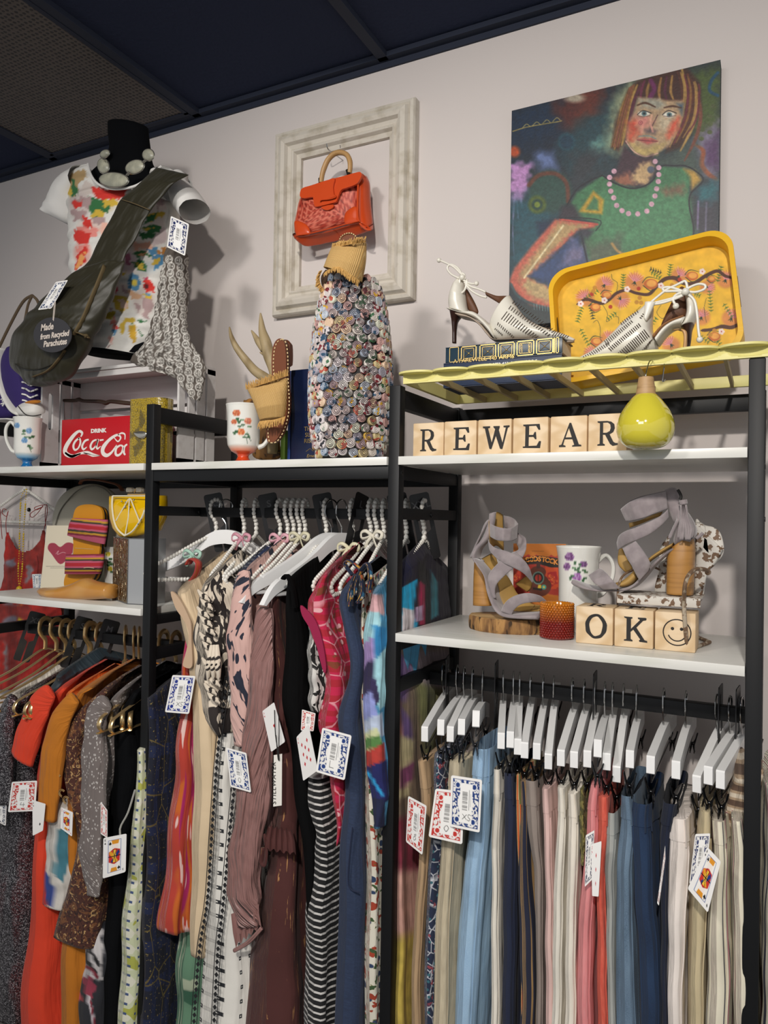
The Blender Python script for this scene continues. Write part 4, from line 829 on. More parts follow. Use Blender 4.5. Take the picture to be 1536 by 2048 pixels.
cardtag(cf([(368,1200),(600,1225),(585,1652),(312,1590)],.2474,780,1280),1.162,card_back(RD,hand='0'),'red backed card tag half under the blue XS tag')
cardtag(cf([(148,1260),(296,1340),(262,1738),(130,1630)],.2474,780,1280),1.165,card_back(RD,hand='8'),'red backed card tag on the tan trousers, nearest the middle post',Yr=1.15)
cf5=lambda L_:cf(L_,.3407,300,1350)
cardtag(cf5([(1012,308),(1184,355),(1143,618),(974,568)]),1.13,card_back(BL,hand='L'),'blue backed card tag in front of the navy dress')
cardtag(cf5([(860,365),(930,290),(985,560),(900,622)]),1.150,card_face('9','d',[(18,22),(18,40),(18,58),(42,22),(42,40),(42,58),(30,31),(30,50)]),'nine of diamonds card tag beside the blue backed tag',Yr=1.138)
cardtag(cf5([(893,202),(972,225),(960,330),(886,325)]),1.165,card_back(RD),'red backed card tag peeping out above the nine of diamonds')
cardtag(cf5([(448,425),(566,458),(594,690),(473,655)]),1.145,card_back(BL,hand='0'),'blue backed card tag against the mauve sleeve')
cardtag(cf5([(660,212),(728,160),(793,392),(712,452)]),1.155,card_face('A','h',[(36,42)]),'ace of hearts card tag with black cord on the burgundy dress',Yr=1.145)
cardtag(cf([(345,1350-0),(391,1352),(378,1428),(330,1424)],1,0,0),1.172,card_back('1c2f86',hand='XS'),'blue edged card tag beside the beige dress near the left post',group=None)
c2_=lambda L_:cf(L_,.2604,0,1600)
cardtag(c2_([(795,292),(972,258),(965,552),(790,603)]),1.15,card_face('K','s','court'),'king of spades card tag on the black dress')
cardtag(cf([(97,1470),(300,1460),(285,1705),(65,1715)],.2474,0,1200),1.155,card_back(RD,hand='4'),'red backed card tag on the red orange dress')
cardtag(cf([(815,1630),(868,1700),(868,1925),(815,1890)],.2474,0,1200),1.16,card_back(RD),'red backed card tag seen nearly edge on beside the black dress')
cardtag(c2_([(250,0),(350,30),(330,235),(252,275)]),1.150,card_face('6','s',[(40,60)]),'club card tag tucked under the mustard sleeve')
cardtag(c2_([(470,55),(560,95),(553,280),(465,215)]),1.155,card_face('Q','h','court'),'queen card tag half hidden beside the brown lace')
cardtag(c2_([(-40,10),(50,40),(44,198),(-50,150)]),1.16,card_back('2a3550'),'blue backed card tag cut off at the left edge by the sequin dress')
cf7=lambda L_:cf(L_,.2578,1140,1280)
cardtag(cf7([(165,1585),(245,1560),(222,1990),(172,1985)]),1.165,card_face('3','d',[(30,20),(30,42),(30,64)]),'three of diamonds card tag in front of the coral trousers')
cardtag(cf7([(122,1515),(190,1475),(170,1860),(115,1915)]),1.170,card_back('3a3f5a'),'dark backed card tag lying on the rose pink trousers')
cardtag(cf7([(972,1505),(1088,1500),(1050,1900),(925,1890)]),1.178,card_back('353e66'),'blue backed card tag behind the tilted queen of clubs')
cardtag(cf([(1290,190),(1345,250),(1292,458),(1210,360)],.492,780,1600),1.150,card_face('Q','c','court'),'tilted court card tag on the dotted stripe trousers')
cardtag(cf7([(738,1592),(740,1700),(690,2060),(676,2040)]),1.17,card_back('8a2c34'),'red backed card tag nearly edge on beside the dark jeans')
b=MB(); plate(b,cf5([(728,470),(776,462),(774,765),(725,772)]),1.145,.0008); t=tag(b.build('brand_tag',m_paper,smooth=False),'narrow white swing tag with vertical black lettering below the ace of hearts','swing tag')
q=P(552,1612,1.1435); t['_o']=list(t.location); b=MB(); b.text('STILLWATER',.0125,Fr(P(552,1609,1.1438),(-.03,0,1),(-1,0,-.03),(0,-1,0)),.0002,align='LEFT',spacing=1.12); b.build('lettering',m_ink,t,smooth=False)
b=MB(); pt(b,[(549,1420),(551,1470),(558,1515),(556,1516),(552,1470)],1.141,.0009); pt(b,[(556,1400),(558,1460),(557,1515)],1.14,.0008); tag(b.build('tag_cord',m_ink),'black cord holding the white swing tag and ace of hearts','cord')
# ================================================================ torso, shirt, bag, crate and the rest of the left bay top
mvel=M('black_velvet','08090c',.95,spec=.1)
TY=1.37
t=thing('mannequin_torso','black velvet neck and torso display form standing on the white crate','mannequin',P(255,712,TY))
b=MB(); L=[(222,252),(223,275),(226,300),(216,325),(192,345),(176,362),(168,400),(166,470),(170,560),(178,640),(182,712)]; R=[(291,252),(293,275),(296,300),(301,325),(316,345),(328,362),(334,400),(332,470),(330,560),(322,640),(318,712)]
strip(b,L,R,TY,[.075,.08,.085,.09,.10,.12,.13,.13,.13,.13,.13],n=60,seg=32,pw=1); b.build('torso',mvel,t,angle=0)
# --- shirt
def shirt_ops():
    o=[('n',3,.015)]
    for k,(cx,cy,rx,ry,c_) in enumerate(((200,400,110,170,'bcaaa4'),(330,640,150,80,'d8b8ac'),(230,900,90,120,'d9968a'),(420,430,120,60,'c8b07a'),(980,600,90,220,'cbb9b2'),(830,850,120,80,'d8c0b0'),(700,1000,90,110,'c9aab0'),(860,1400,110,150,'c4b3ac'),(640,1300,90,90,'ccb9b0'),(900,1050,110,60,'b9c2c4'))):
        o.append(('o',(120+cx*.1953,330+cy*.1953),rx*.1953,ry*.1953,blend(c_,'d8d6d0',.35),7))
    o.append(('m',5,.60,'b9a39c',.12)) if False else None
    g='2f6a3c';y='c9a93c';r='cc3128';m='a98f8e';pk='e08a80';bl='4f86ad';tn='b09468'
    def s(x,y_): return (120+x*.1953,330+y_*.1953)
    def leaf(pts,c,n=2): o.append(('p',[s(*q) for q in pts],c,1.2,n))
    leaf([(90,100),(250,40),(270,130),(200,180),(150,330),(100,300)],tn,3); leaf([(120,130),(190,250),(170,330),(110,320)],g,3); leaf([(85,200),(130,260),(110,360),(80,300)],y,3)
    leaf([(250,150),(340,200),(330,290),(230,300)],'c8bcb4',4)
    leaf([(330,215),(480,250),(700,225),(680,310),(620,350),(400,350),(330,290)],r,3)
    leaf([(290,320),(480,370),(520,460),(420,520),(350,560),(280,450)],g,4); leaf([(470,350),(610,360),(590,420),(430,430)],y,4); leaf([(330,470),(460,480),(430,540),(330,530)],y,4)
    leaf([(110,370),(220,330),(320,340),(290,440),(160,430)],m,4); leaf([(130,380),(230,370),(240,440),(140,460)],r,5); leaf([(120,470),(280,480),(230,560),(150,560)],m,5); leaf([(330,540),(460,530),(440,600),(350,590)],m,4)
    leaf([(230,520),(280,520),(320,590),(330,640),(250,640)],r,3); leaf([(160,630),(400,660),(380,740),(200,760)],pk,6); leaf([(150,680),(330,700),(280,800),(170,790)],r,5); leaf([(170,800),(310,820),(290,900),(190,900)],pk,5); leaf([(180,900),(260,850),(280,950),(160,1060)],r,6); leaf([(170,960),(260,900),(240,1000),(150,1080)],'e8a05c',4)
    leaf([(420,600),(480,560),(500,690),(420,720)],'e6b3a0',4)
    leaf([(900,500),(1020,470),(1090,490),(980,560),(880,590)],y,4); leaf([(880,540),(1000,480),(960,560),(860,600)],g,3); leaf([(840,640),(960,600),(1040,630),(1020,690),(900,700)],g,2); leaf([(800,690),(900,690),(990,700),(960,750),(850,760)],g,2); leaf([(840,650),(990,640),(880,680)],y,3)
    leaf([(990,380),(1080,300),(1090,370),(1000,460)],m,3); leaf([(1000,420),(1090,390),(1080,450),(1010,480)],'d8c9c4',3); leaf([(950,720),(1080,640),(1090,800),(980,840)],'c4b4b4',6); leaf([(1000,880),(1090,840),(1090,930),(1010,920)],'b47a3c',5)
    leaf([(730,790),(900,800),(940,850),(780,860)],'e0a890',5); leaf([(740,900),(860,870),(930,930),(800,950)],g,3); leaf([(780,910),(900,900),(840,940)],'d39a6a',2); leaf([(740,1000),(830,960),(890,1040),(880,1095),(790,1080)],g,2); leaf([(780,1000),(850,1020),(870,1080),(800,1060)],y,2)
    leaf([(900,870),(990,850),(1000,920),(930,930)],bl,3); leaf([(960,940),(1060,930),(1060,1040),(970,1060)],bl,5); leaf([(960,960),(1010,960),(1000,1020),(950,1020)],y,4)
    leaf([(690,1180),(740,1105),(800,1140),(830,1220),(780,1300),(710,1260)],bl,2); o.append(('o',s(762,1205),6,7,'d9c250',2)); leaf([(845,1200),(890,1160),(970,1230),(970,1300),(880,1300)],r,3); leaf([(850,1230),(900,1220),(900,1290)],'5c1c20',2); leaf([(840,1160),(900,1150),(880,1180)],'c0506c',2); leaf([(850,1320),(950,1330),(940,1380),(870,1370)],y,4); leaf([(860,1310),(930,1320),(900,1345)],bl,2)
    leaf([(640,1240),(700,1290),(680,1340),(640,1300)],m,3); leaf([(710,1290),(830,1330),(800,1400),(730,1360)],'c9a080',4); leaf([(850,1360),(950,1390),(900,1560),(860,1540)],m,6); leaf([(770,1420),(840,1440),(800,1500)],m,3)
    leaf([(570,1350),(680,1360),(720,1480),(640,1500),(570,1480)],y,6); leaf([(600,1380),(680,1400),(690,1470),(620,1460)],'d8b8a8',4)
    leaf([(450,1540),(540,1490),(570,1510),(530,1580),(470,1580)],'b39a28',2); leaf([(490,1440),(540,1470),(520,1500)],m,2); leaf([(640,1560),(760,1560),(780,1610),(660,1600)],y,3); leaf([(780,1580),(890,1600),(860,1620),(790,1600)],g,2)
    leaf([(610,1620),(680,1600),(660,1740),(620,1720)],y,3); leaf([(720,1640),(770,1630),(790,1700),(760,1830),(700,1740)],'c49a2c',2); leaf([(730,1620),(745,1620),(745,1680)],g,1); leaf([(790,1680),(850,1740),(840,1770)],g,1)
    leaf([(520,1600),(560,1560),(595,1680),(540,1700)],pk,3); leaf([(560,1620),(600,1670),(570,1685)],r,1); leaf([(540,1690),(580,1690),(560,1770),(545,1750)],bl,2); leaf([(500,1750),(550,1760),(530,1830),(500,1800)],'d9a79c',2); o.append(('l',[s(525,1830),s(455,1900)],1.6,'8a6a6a',1))
    leaf([(600,1100),(680,1090),(660,1140),(620,1130)],y,3); leaf([(660,900),(740,920),(720,1020),(670,1000)],'a05c74',4); leaf([(560,1230),(600,1250),(570,1310)],'b83850',3)
    return o
SO=shirt_ops(); mshirt=M('slub_cotton_print',attr=True,rough=.85,bump=('fine',(60,700,1),.25,.0008))
t=thing('tshirt','white slub cotton shirt with painted flower print worn by the black torso','shirt',P(250,712,TY))
neck=[(176,328),(182,350),(196,368),(220,377),(248,377),(275,370),(300,352),(322,333)]; npoly=neck+[(322,300),(176,300)]
b=MB(); L=[(158,336),(146,346),(143,370),(146,410),(148,450),(152,500),(156,560),(170,620),(182,670),(178,704)]; R=[(334,334),(350,344),(356,370),(352,410),(346,450),(343,500),(338,560),(330,620),(322,670),(300,714)]
strip(b,L,R,TY,[.06,.12,.16,.165,.17,.17,.165,.17,.18,.185],n=150,seg=170,pw=1,wr=.0022,wfreq=7,col=lambda q:paint(q,'d8d6d0',SO),cut=lambda p_,c:inside(np.array([p_]),npoly)[0],cap=False)
b.build('body_panel',mshirt,t,angle=0)
b=MB(); Yn=[TY-.055,TY-.08,TY-.092,TY-.098,TY-.098,TY-.092,TY-.08,TY-.055]; pt(b,neck,Yn,.003,n=6); b.build('neckline',mwhite,t)
b=MB(); strip(b,[(174,334),(136,360),(115,400),(104,426)],[(168,395),(158,430),(146,452),(128,444)],TY,[.11,.12,.12,.11],YR=TY,seg=26,wr=.001,cap=False,pw=1); b.build('sleeve',mwhite,t,angle=0)
b=MB(); strip(b,[(328,336),(350,343),(368,356),(392,380),(408,404)],[(335,395),(345,406),(352,415),(358,426),(372,443)],TY-.015,[.09,.11,.11,.105,.10],YR=TY-.02,seg=26,wr=.001,cap=False,pw=1); b.build('sleeve',mwhite,t,angle=0)
# side drape with medallions
SC_=[('n',8,.04)]
for j in range(22):
    for i in range(9):
        x=262+i*19+(j%2)*3+j*1.2; y=510+j*22.5*(.62)+i*2.2; cx,cy=x,y
        SC_.append(('o',(cx,cy),7.6,8.2,'d0cdc6',1.4)); SC_.append(('o',(cx,cy),5.6,6,'4f4842',1.2)); SC_.append(('o',(cx,cy),4.2,4.6,'c9c6be',1)); SC_.append(('l',[(cx-3,cy-2),(cx+3,cy-2)],1.1,'453f3a',.8)); SC_.append(('l',[(cx-3,cy+2),(cx+3,cy+2)],1.1,'453f3a',.8)); SC_.append(('l',[(cx,cy-4),(cx,cy+4)],1.1,'453f3a',.8))
b=MB(); L=[(340,500),(332,545),(324,600),(312,645),(290,690),(262,722),(300,740),(345,754),(368,775),(388,800)]; R=[(368,505),(369,560),(368,610),(370,650),(385,690),(405,720),(409,745),(406,765),(402,785),(398,802)]
strip(b,L,R,[TY-.02]*4+[TY-.06]*6,[.05,.06,.07,.06,.05,.04,.03,.025,.02,.01],n=150,seg=120,wr=.003,wfreq=11,col=lambda q:paint(q,'564e47',SC_))
b.build('medallion_side_drape',mshirt,t,angle=0)
# --- necklace
mst_=M('grey_stone','8f8f80',.35,layers=[('fine',60,.4,.7,'a9a794')],coord='Object'); msil=M('silver_link','c9c6bb',.25,metal=.9)
t=thing('necklace','chunky necklace of grey oval stones round the black neck','necklace',P(230,370,1.26))
for cx,cy,rx,ry,rot,Y in ((228,360,29,14.5,.05,1.262),(207,332,11.5,15,-.2,1.275),(270,334,19,13,-.35,1.27),(297,310,11.5,11.5,0,1.30),(210,308,10,7,-.6,1.315)):
    b=MB(); o=[(cx+rx*math.cos(a)*math.cos(rot)-ry*math.sin(a)*math.sin(rot),cy+rx*math.cos(a)*math.sin(rot)+ry*math.sin(a)*math.cos(rot)) for a in np.linspace(0,6.283,28,endpoint=False)]
    pillow(b,o,Y,.016,smooth=False); s=b.build('stone',mst_,t,angle=0); b=MB(); pt(b,o[::2],Y,.0016,6,n=3,closed=True); b.build('bezel',msil,s)
for A_,B_ in (((213,347),(219,352)),((252,350),(258,343)),((284,325),(290,319)),((206,317),(207,320))):
    b=MB(); pt(b,[A_,B_],1.262,.0014,6); pt(b,[(A_[0]+3,A_[1]+1),(B_[0]+3,B_[1]+1)],1.262,.0014,6); b.build('link',msil,t)
# --- sling bag
mol=M('olive_nylon','24210f',.5,bump=('noise',(28,9,1),.8,.01),sheen=.1); mol2=M('olive_webbing','5c4d30',.8,bump=('wave',(300,0,0),.3,.0008))
t=thing('sling_bag','olive parachute cloth sling bag hung across the shirt','bag',P(110,772,1.22))
b=MB(); L=[(312,335),(294,352),(274,371),(241,400),(221,439),(202,471),(180,518),(160,540)]; R=[(378,350),(352,364),(331,386),(301,422),(286,447),(270,482),(252,508),(243,535)]
strip(b,L,R,[1.30,1.268,1.258,1.25,1.245,1.24,1.235,1.225],.010,n=60,seg=18,YR=[1.30,1.268,1.262,1.255,1.25,1.245,1.24,1.235],wr=.0008); b.build('shoulder_strap',mol,t,angle=0)
b=MB(); L=[(180,522),(134,560),(96,595),(60,636),(36,664),(24,695),(22,722),(35,744),(58,770)]; R=[(250,522),(238,556),(226,582),(206,630),(190,660),(175,692),(161,720),(136,756),(84,774)]
strip(b,L,R,[1.235,1.225,1.215,1.21,1.205,1.205,1.205,1.21,1.215],[.012,.035,.055,.075,.085,.085,.07,.05,.02],n=70,seg=40,wr=.0022,wfreq=6,pw=.9,cap=True); SP=Surf(b.last); b.build('pouch',mol,t,angle=0)
b=MB(); Yb=[1.222,1.205,1.19,1.18,1.172,1.168]
for L_,r in (([(210,532),(198,562),(182,600),(168,634),(155,658),(147,670)],.0062),([(150,664),(165,669),(178,676)],.006),([(66,754),(95,742),(115,722),(130,700)],.005)):
    b=MB(); onsurf(b,SP,L_,[r]*len(L_),flat=.3,up=(0,-1,0),off=.001); b.build('webbing_trim',mol2,t,angle=0)
b=MB(); pt(b,[(245,400),(270,408),(299,420)],[1.250,1.244,1.25],.0045,6,flat=.3,up=(0,-1,0)); b.build('webbing_trim',mol2,t,angle=0)
b=MB(); onsurf(b,SP,[(30,728),(52,738),(78,738),(110,725),(128,706)],.0013); b.build('zip_seam',M('dark_zip','1c1a10',.5),t)
cardtag([(112,564),(136,560),(103,617),(76,620)],1.166,card_back('2c3f66'),'blue backed card tag slanting on the olive sling bag')
t=thing('round_tag','round black chalk tag reading Made from Recycled Parachutes on the olive bag','tag',P(106,705,1.148))
b=MB(); o=[(106+38*math.cos(a),670+35*math.sin(a)) for a in np.linspace(0,6.283,48,endpoint=False)]; plate(b,o,1.150,.0016); b.build('disc',M('chalkboard','303034',.8),t,smooth=False)
b=MB(); mch=M('chalk_ink','c9beb4',.8)
for s_,x,y,z in (('Made',94,660,.021),('from Recycled',109,675,.0175),('Parachutes',110,691,.019)): b.text(s_,z,Fr(P(x,y,1.1478),(1,0,0),(0,0,1),(0,-1,0)),.0002,shear=.15,bold=.0006,sx=.92)
b.build('lettering',mch,t,smooth=False)
b=MB(); pt(b,[(109,604),(107,625),(106,640)],1.148,.0008,5); pt(b,[(111,604),(109,625),(107,642)],1.148,.0008,5); b.build('string',mch,t)
cardtag([(342,432),(378,448),(370,512),(334,494)],1.27,card_back('1f2c5c'),'blue backed card tag hanging from the flower print shirt sleeve')
# --- crate
mcr=M('white_washed_wood','cfccca',.6,layers=[('fine',(3,60,60),.5,.8,'bdb8b5')],coord='Object')
cy0,cy1=1.305,1.43; x0,x1=P(79,900,cy0)[0],-1.2085; zt=P(358,716,cy0)[2]; zb=H+.1135
t=thing('wooden_crate','white painted slatted wooden crate under the torso','crate',((x0+x1)/2,(cy0+cy1)/2,zb))
def sidewall(x):
    b=MB(); fr=Fr((x,cy0,zb),(0,1,0),(0,0,1)); D=cy1-cy0; Hh=zt-zb; w=.006
    # slats run upright with gaps; the front one has an oval grip hole
    for k,(a,c) in enumerate(((0,.052),(.060,.088),(.096,D))):
        if k==0:
            hx_,h0,h1=.026,Hh*.45,Hh*.78; hole=[(hx_+.007*math.cos(q),h1+.007*math.sin(q)) for q in np.linspace(0,math.pi,8)]+[(hx_+.007*math.cos(q),h0+.007*math.sin(q)) for q in np.linspace(math.pi,2*math.pi,8)]
            left=[(a,0),(a,Hh),(hx_,Hh)]+[(hx_,h1+.007)]+hole[4:12]+[(hx_,h0-.007),(hx_,0)]
            right=[(hx_,Hh),(c,Hh),(c,0),(hx_,0)]+[(hx_,h0-.007)]+hole[12:]+hole[:4]+[(hx_,h1+.007)]
            b.prism(left,fr,-w/2,w/2); b.prism(right,fr,-w/2,w/2)
        else: b.prism([(a,0),(a,Hh),(c,Hh),(c,0)],fr,-w/2,w/2)
    b.prism([(0,Hh-.02),(0,Hh),(D,Hh),(D,Hh-.02)],fr,-w/2,w/2); b.prism([(0,0),(0,.02),(D,.02),(D,0)],fr,-w/2,w/2)
    return b
for x in (x0+.004,x1-.004): sidewall(x).build('side_panel',mcr,t,smooth=False)
b=MB(); b.box(((x0+x1)/2,(cy0+cy1)/2,zt-.004),(x1-x0,cy1-cy0,.008),bev=.001); b.build('top_board',mcr,t)
b=MB(); b.box(((x0+x1)/2,(cy0+cy1)/2,zb+.004),(x1-x0-.016,cy1-cy0,.008)); b.build('bottom_board',mcr,t)
for z0,z1 in ((.008,.09),(.10,.16),(.168,zt-zb-.008)):
    b=MB(); b.box(((x0+x1)/2,cy1-.004,zb+(z0+z1)/2),(x1-x0-.016,.006,z1-z0),bev=.001); b.build('back_slat',mcr,t)
b=MB(); b.box(((x0+x1)/2,cy0+.004,zt-.017),(x1-x0-.02,.006,.014),bev=.001); b.build('front_lip',mcr,t)
# --- red drink box
def bez(px_,py_): return (px_*.1856,560+py_*.1856)
YB=1.325
t=thing('drink_crate','red drink carrier box with white script lettering and dark wooden handle','box',P(190,928,YB))
b=MB(); a=P(122,930,YB); c=P(292,930,YB); top=P(124,840,YB)[2]; zb2=H+.1135
b.box(((a[0]+c[0])/2,YB+.045,(zb2+top)/2),(c[0]-a[0],.09,top-zb2),bev=.001); b.build('box',M('red_lacquer','b8141f',.4),t)
b=MB(); pt(b,[(128,801),(150,801),(158,799),(168,802),(200,803),(212,806),(222,803),(252,806),(280,808)],YB+.045,[.0042,.0048,.0055,.0045,.005,.0058,.0048,.0055,.0045],10); b.build('handle',M('dark_turned_wood','3d2d22',.5),t)
b=MB(); pt(b,[(127,800),(127,842)],YB+.045,.0022); pt(b,[(285,805),(285,842)],YB+.045,.0022); b.build('handle_post',M('steel','aaaaaa',.3,metal=1),t)
fr=Fr(P(197,865,YB-.0005),(1,0,0),(0,0,1),(0,-1,0)); b=MB(); b.text('DRINK',.0135,fr,.0003,sx=1.3,bold=.0007)
def bs(pts,w,Yk=YB-.0008):
    pts=[bez(*q) for q in pts]; q=np.array(sm([P(x,y,Yk) for x,y in pts],6)); n=len(q); ww=np.interp(np.linspace(0,1,n),np.linspace(0,1,len(w)),w)*.1856*.00132/2
    Lr=[];Rr=[]
    for i in range(n):
        T=unit(q[min(i+1,n-1)]-q[max(i-1,0)]); S=np.cross(T,(0,1,0)); Lr.append(q[i]+S*ww[i]); Rr.append(q[i]-S*ww[i])
    b.grid([Lr,Rr]); b.grid([[p+np.array([0,.0006,0]) for p in Lr],[p+np.array([0,.0006,0]) for p in Rr]],flip=True)
bs([(870,1690),(885,1650),(850,1630),(790,1680),(720,1780),(700,1850),(740,1890),(800,1895),(870,1870)],[14,30,26,44,56,60,46,30,10])        # C
bs([(700,1860),(770,1900),(860,1870),(940,1860),(1010,1880),(1075,1893)],[20,30,22,34,20,4])
bs([(1075,1893),(1000,1895),(960,1880),(900,1862)],[4,20,16,8])
bs([(855,1700),(810,1740),(790,1790),(805,1830),(840,1815),(865,1760),(860,1715),(840,1705)],[18,26,30,22,18,26,22,12])     # o
bs([(955,1720),(915,1735),(885,1790),(900,1825),(935,1800)],[16,24,28,22,8])                                        # c
bs([(1040,1720),(1000,1740),(975,1790),(990,1825),(1030,1790),(1055,1720)],[14,22,28,22,16,14]); bs([(1060,1715),(1040,1780),(1050,1818),(1085,1790)],[20,26,20,6])  # a
bs([(1075,1727),(1115,1722)],[18,14])
bs([(1230,1700),(1270,1740),(1300,1700),(1270,1670),(1220,1690),(1160,1740),(1110,1810),(1110,1865),(1150,1890),(1200,1860),(1250,1790),(1250,1780)],[8,14,20,22,30,36,52,48,36,26,14,6])       # C
bs([(1270,1670),(1310,1650),(1345,1665),(1345,1720)],[10,18,16,10])
bs([(1300,1780),(1255,1810),(1245,1870),(1270,1890),(1310,1860),(1325,1800),(1300,1780)],[16,26,30,24,22,24,14]); bs([(1370,1770),(1340,1800),(1335,1860),(1350,1885)],[16,24,26,16])
b.build('lettering',M('cream_paint','e3dcd6',.5),t,smooth=False)
# --- yellow snakeskin box
msn=M('yellow_snakeskin','a98f1e',.25,layers=[('noise',(24,20,1),.56,.60,'5a4d22'),('edge',(230,230,1),.10,.04,'6f5d14'),('cells',(230,230,1),.12,.05,'e5cf5a')],bump=('cells',(230,230,1),.7,.0015),coat=.4)
t=thing('clutch_box','upright yellow snakeskin clutch box behind the left post','clutch',P(280,928,1.28))
b=MB(); xa,xb=P(251,900,1.25)[0],-1.2105; zt2=P(280,797,1.25)[2]; r=.02; ol=[]
for cx,cy,a0 in ((xb-r,1.25+.05-r,0),(xa+r,1.25+.05-r,90),(xa+r,1.25+r,180),(xb-r,1.25+r,270)):
    for a in range(0,91,15): ol.append((cx+r*math.cos(math.radians(a0+a)),cy+r*math.sin(math.radians(a0+a))))
ol=ol[:21]+ol[21:]
R_=[[(x,y,z) for x,y in ol] for z in np.linspace(zb2,zt2,24)]; per=np.r_[0,np.cumsum([math.dist(ol[i],ol[i+1]) for i in range(len(ol)-1)])]
b.loft(R_,uv=[[(per[k],z) for k in range(len(ol))] for z in np.linspace(zb2,zt2,24)]); b.build('case',msn,t,angle=30)
b=MB(); pillow(b,[(268,866),(282,862),(293,866),(288,876),(276,875)],1.246,.006); b.build('clasp',msil,t)
# --- mugs with feet
def rose(x,y,r,c,c2,c3=None):
    o=[]
    for a in range(6): o.append(('o',(x+r*.55*math.cos(a*1.05),y+r*.5*math.sin(a*1.05)),r*.55,r*.5,c if a%2 else c2,1))
    o+=[('o',(x,y-r*.1),r*.45,r*.4,c2,1),('l',sm([(x-r*.4,y),(x,y+r*.3),(x+r*.4,y-r*.1)],3),.7,c3 or c2,.8),('l',sm([(x-r*.7,y+r*.2),(x,y+r*.75),(x+r*.7,y+r*.1)],3),.6,c3 or c2,.8),('l',sm([(x-r*.2,y-r*.2),(x+r*.1,y-r*.35),(x+r*.3,y)],3),.7,c3 or c2,.8)]
    return o
def leafs(L_,c='2f5a34',r=4): 
    o=[]
    for x,y in L_: o+=[('o',(x,y),r,r*.62,c,.8),('l',[(x-r*.7,y),(x+r*.7,y)],.5,'6f9a6a',.6)]
    return o
def mug(label,cx,top,bot,w,Y,foot,ops,side,zbase=None,hy=(.3,.75),flarew=1.12):
    base=P(cx,bot,Y); zt=P(cx,top,Y)[2]; zb_=H+.1135 if zbase is None else zbase; base[2]=zb_; hgt=zt-zb_; r=w/2
    t=thing('rose_mug',label,'mug',base)
    if foot: pr=[(.0,0),(.62,0),(.60,.012),(.38,.06),(.30,.11),(.36,.15),(.68,.20),(.88,.30),(.93,.42),(.93,.65),(.95,.85),(1.0,.97),(1.04,1.0),(1.0,1.0),(.93,.97),(.88,.80),(.86,.4),(.6,.25),(0,.22)]
    else: pr=[(.0,0),(.5,0),(.52,.03),(.62,.07),(.82,.16),(.9,.32),(.9,.6),(.95,.85),(1.04,.98),(1.06,1.0),(1.0,1.0),(.9,.9),(.85,.6),(.83,.3),(.5,.12),(0,.1)]
    pr=[(max(a*r,1e-5),c*hgt) for a,c in resamp([(a,c) for a,c in pr],150,False)]
    th=np.linspace(0,2*math.pi,260,endpoint=False); R=[base+np.stack([np.cos(th)*a,np.sin(th)*a,np.full(260,h)],1) for a,h in pr]
    def colf(q,h): 
        K=paint(q,'e0dfd8',ops)
        if foot:
            f=min(1,max(0,(.30-h/hgt)/.14)); K=K*(1-f)+hx(foot)*f if h/hgt<.30 else K
        return K
    b=MB(); b.loft(R,col=[colf(proj(x),h[1]) for x,h in zip(R,pr)]); b.build('cup',mglaze,t,angle=0)
    b=MB(); sx=side; d=unit(np.array([math.cos(YAW),math.sin(YAW),0]))*sx; h0,h1=hgt*hy[0],hgt*hy[1]
    b.tube(sm([base+d*r*.9+UP*h1,base+d*r*1.28+UP*(h1+.012),base+d*r*1.62+UP*(h1-.004),base+d*r*1.58+UP*((h0+h1)/2),base+d*r*1.2+UP*(h0+.006),base+d*r*.85+UP*h0],5),[.0048,.0042,.0042,.004,.0045,.006],10,flat=1.2); b.build('handle',M('white_glaze','e0dfd8',.12,coat=.7),t)
    return t
bo=rose(34,851,5.5,'5f8cb8','7fa8cc','3d6a9a')+rose(58,861,6,'5f8cb8','86abd0','3d6a9a')+rose(49,881,6,'5f8cb8','7fa8cc','3d6a9a')+leafs([(47,868),(52,874),(60,875),(48,862),(66,873),(58,892),(62,896)])+[('l',[(58,895),(63,905)],1,'2c4630',.8)]
mug('white footed mug with blue roses and a blue base in front of the crate',54,836,934,.068,1.262,'1a6aa6',[('n',30,.01)]+bo,-1,hy=(.32,.82))
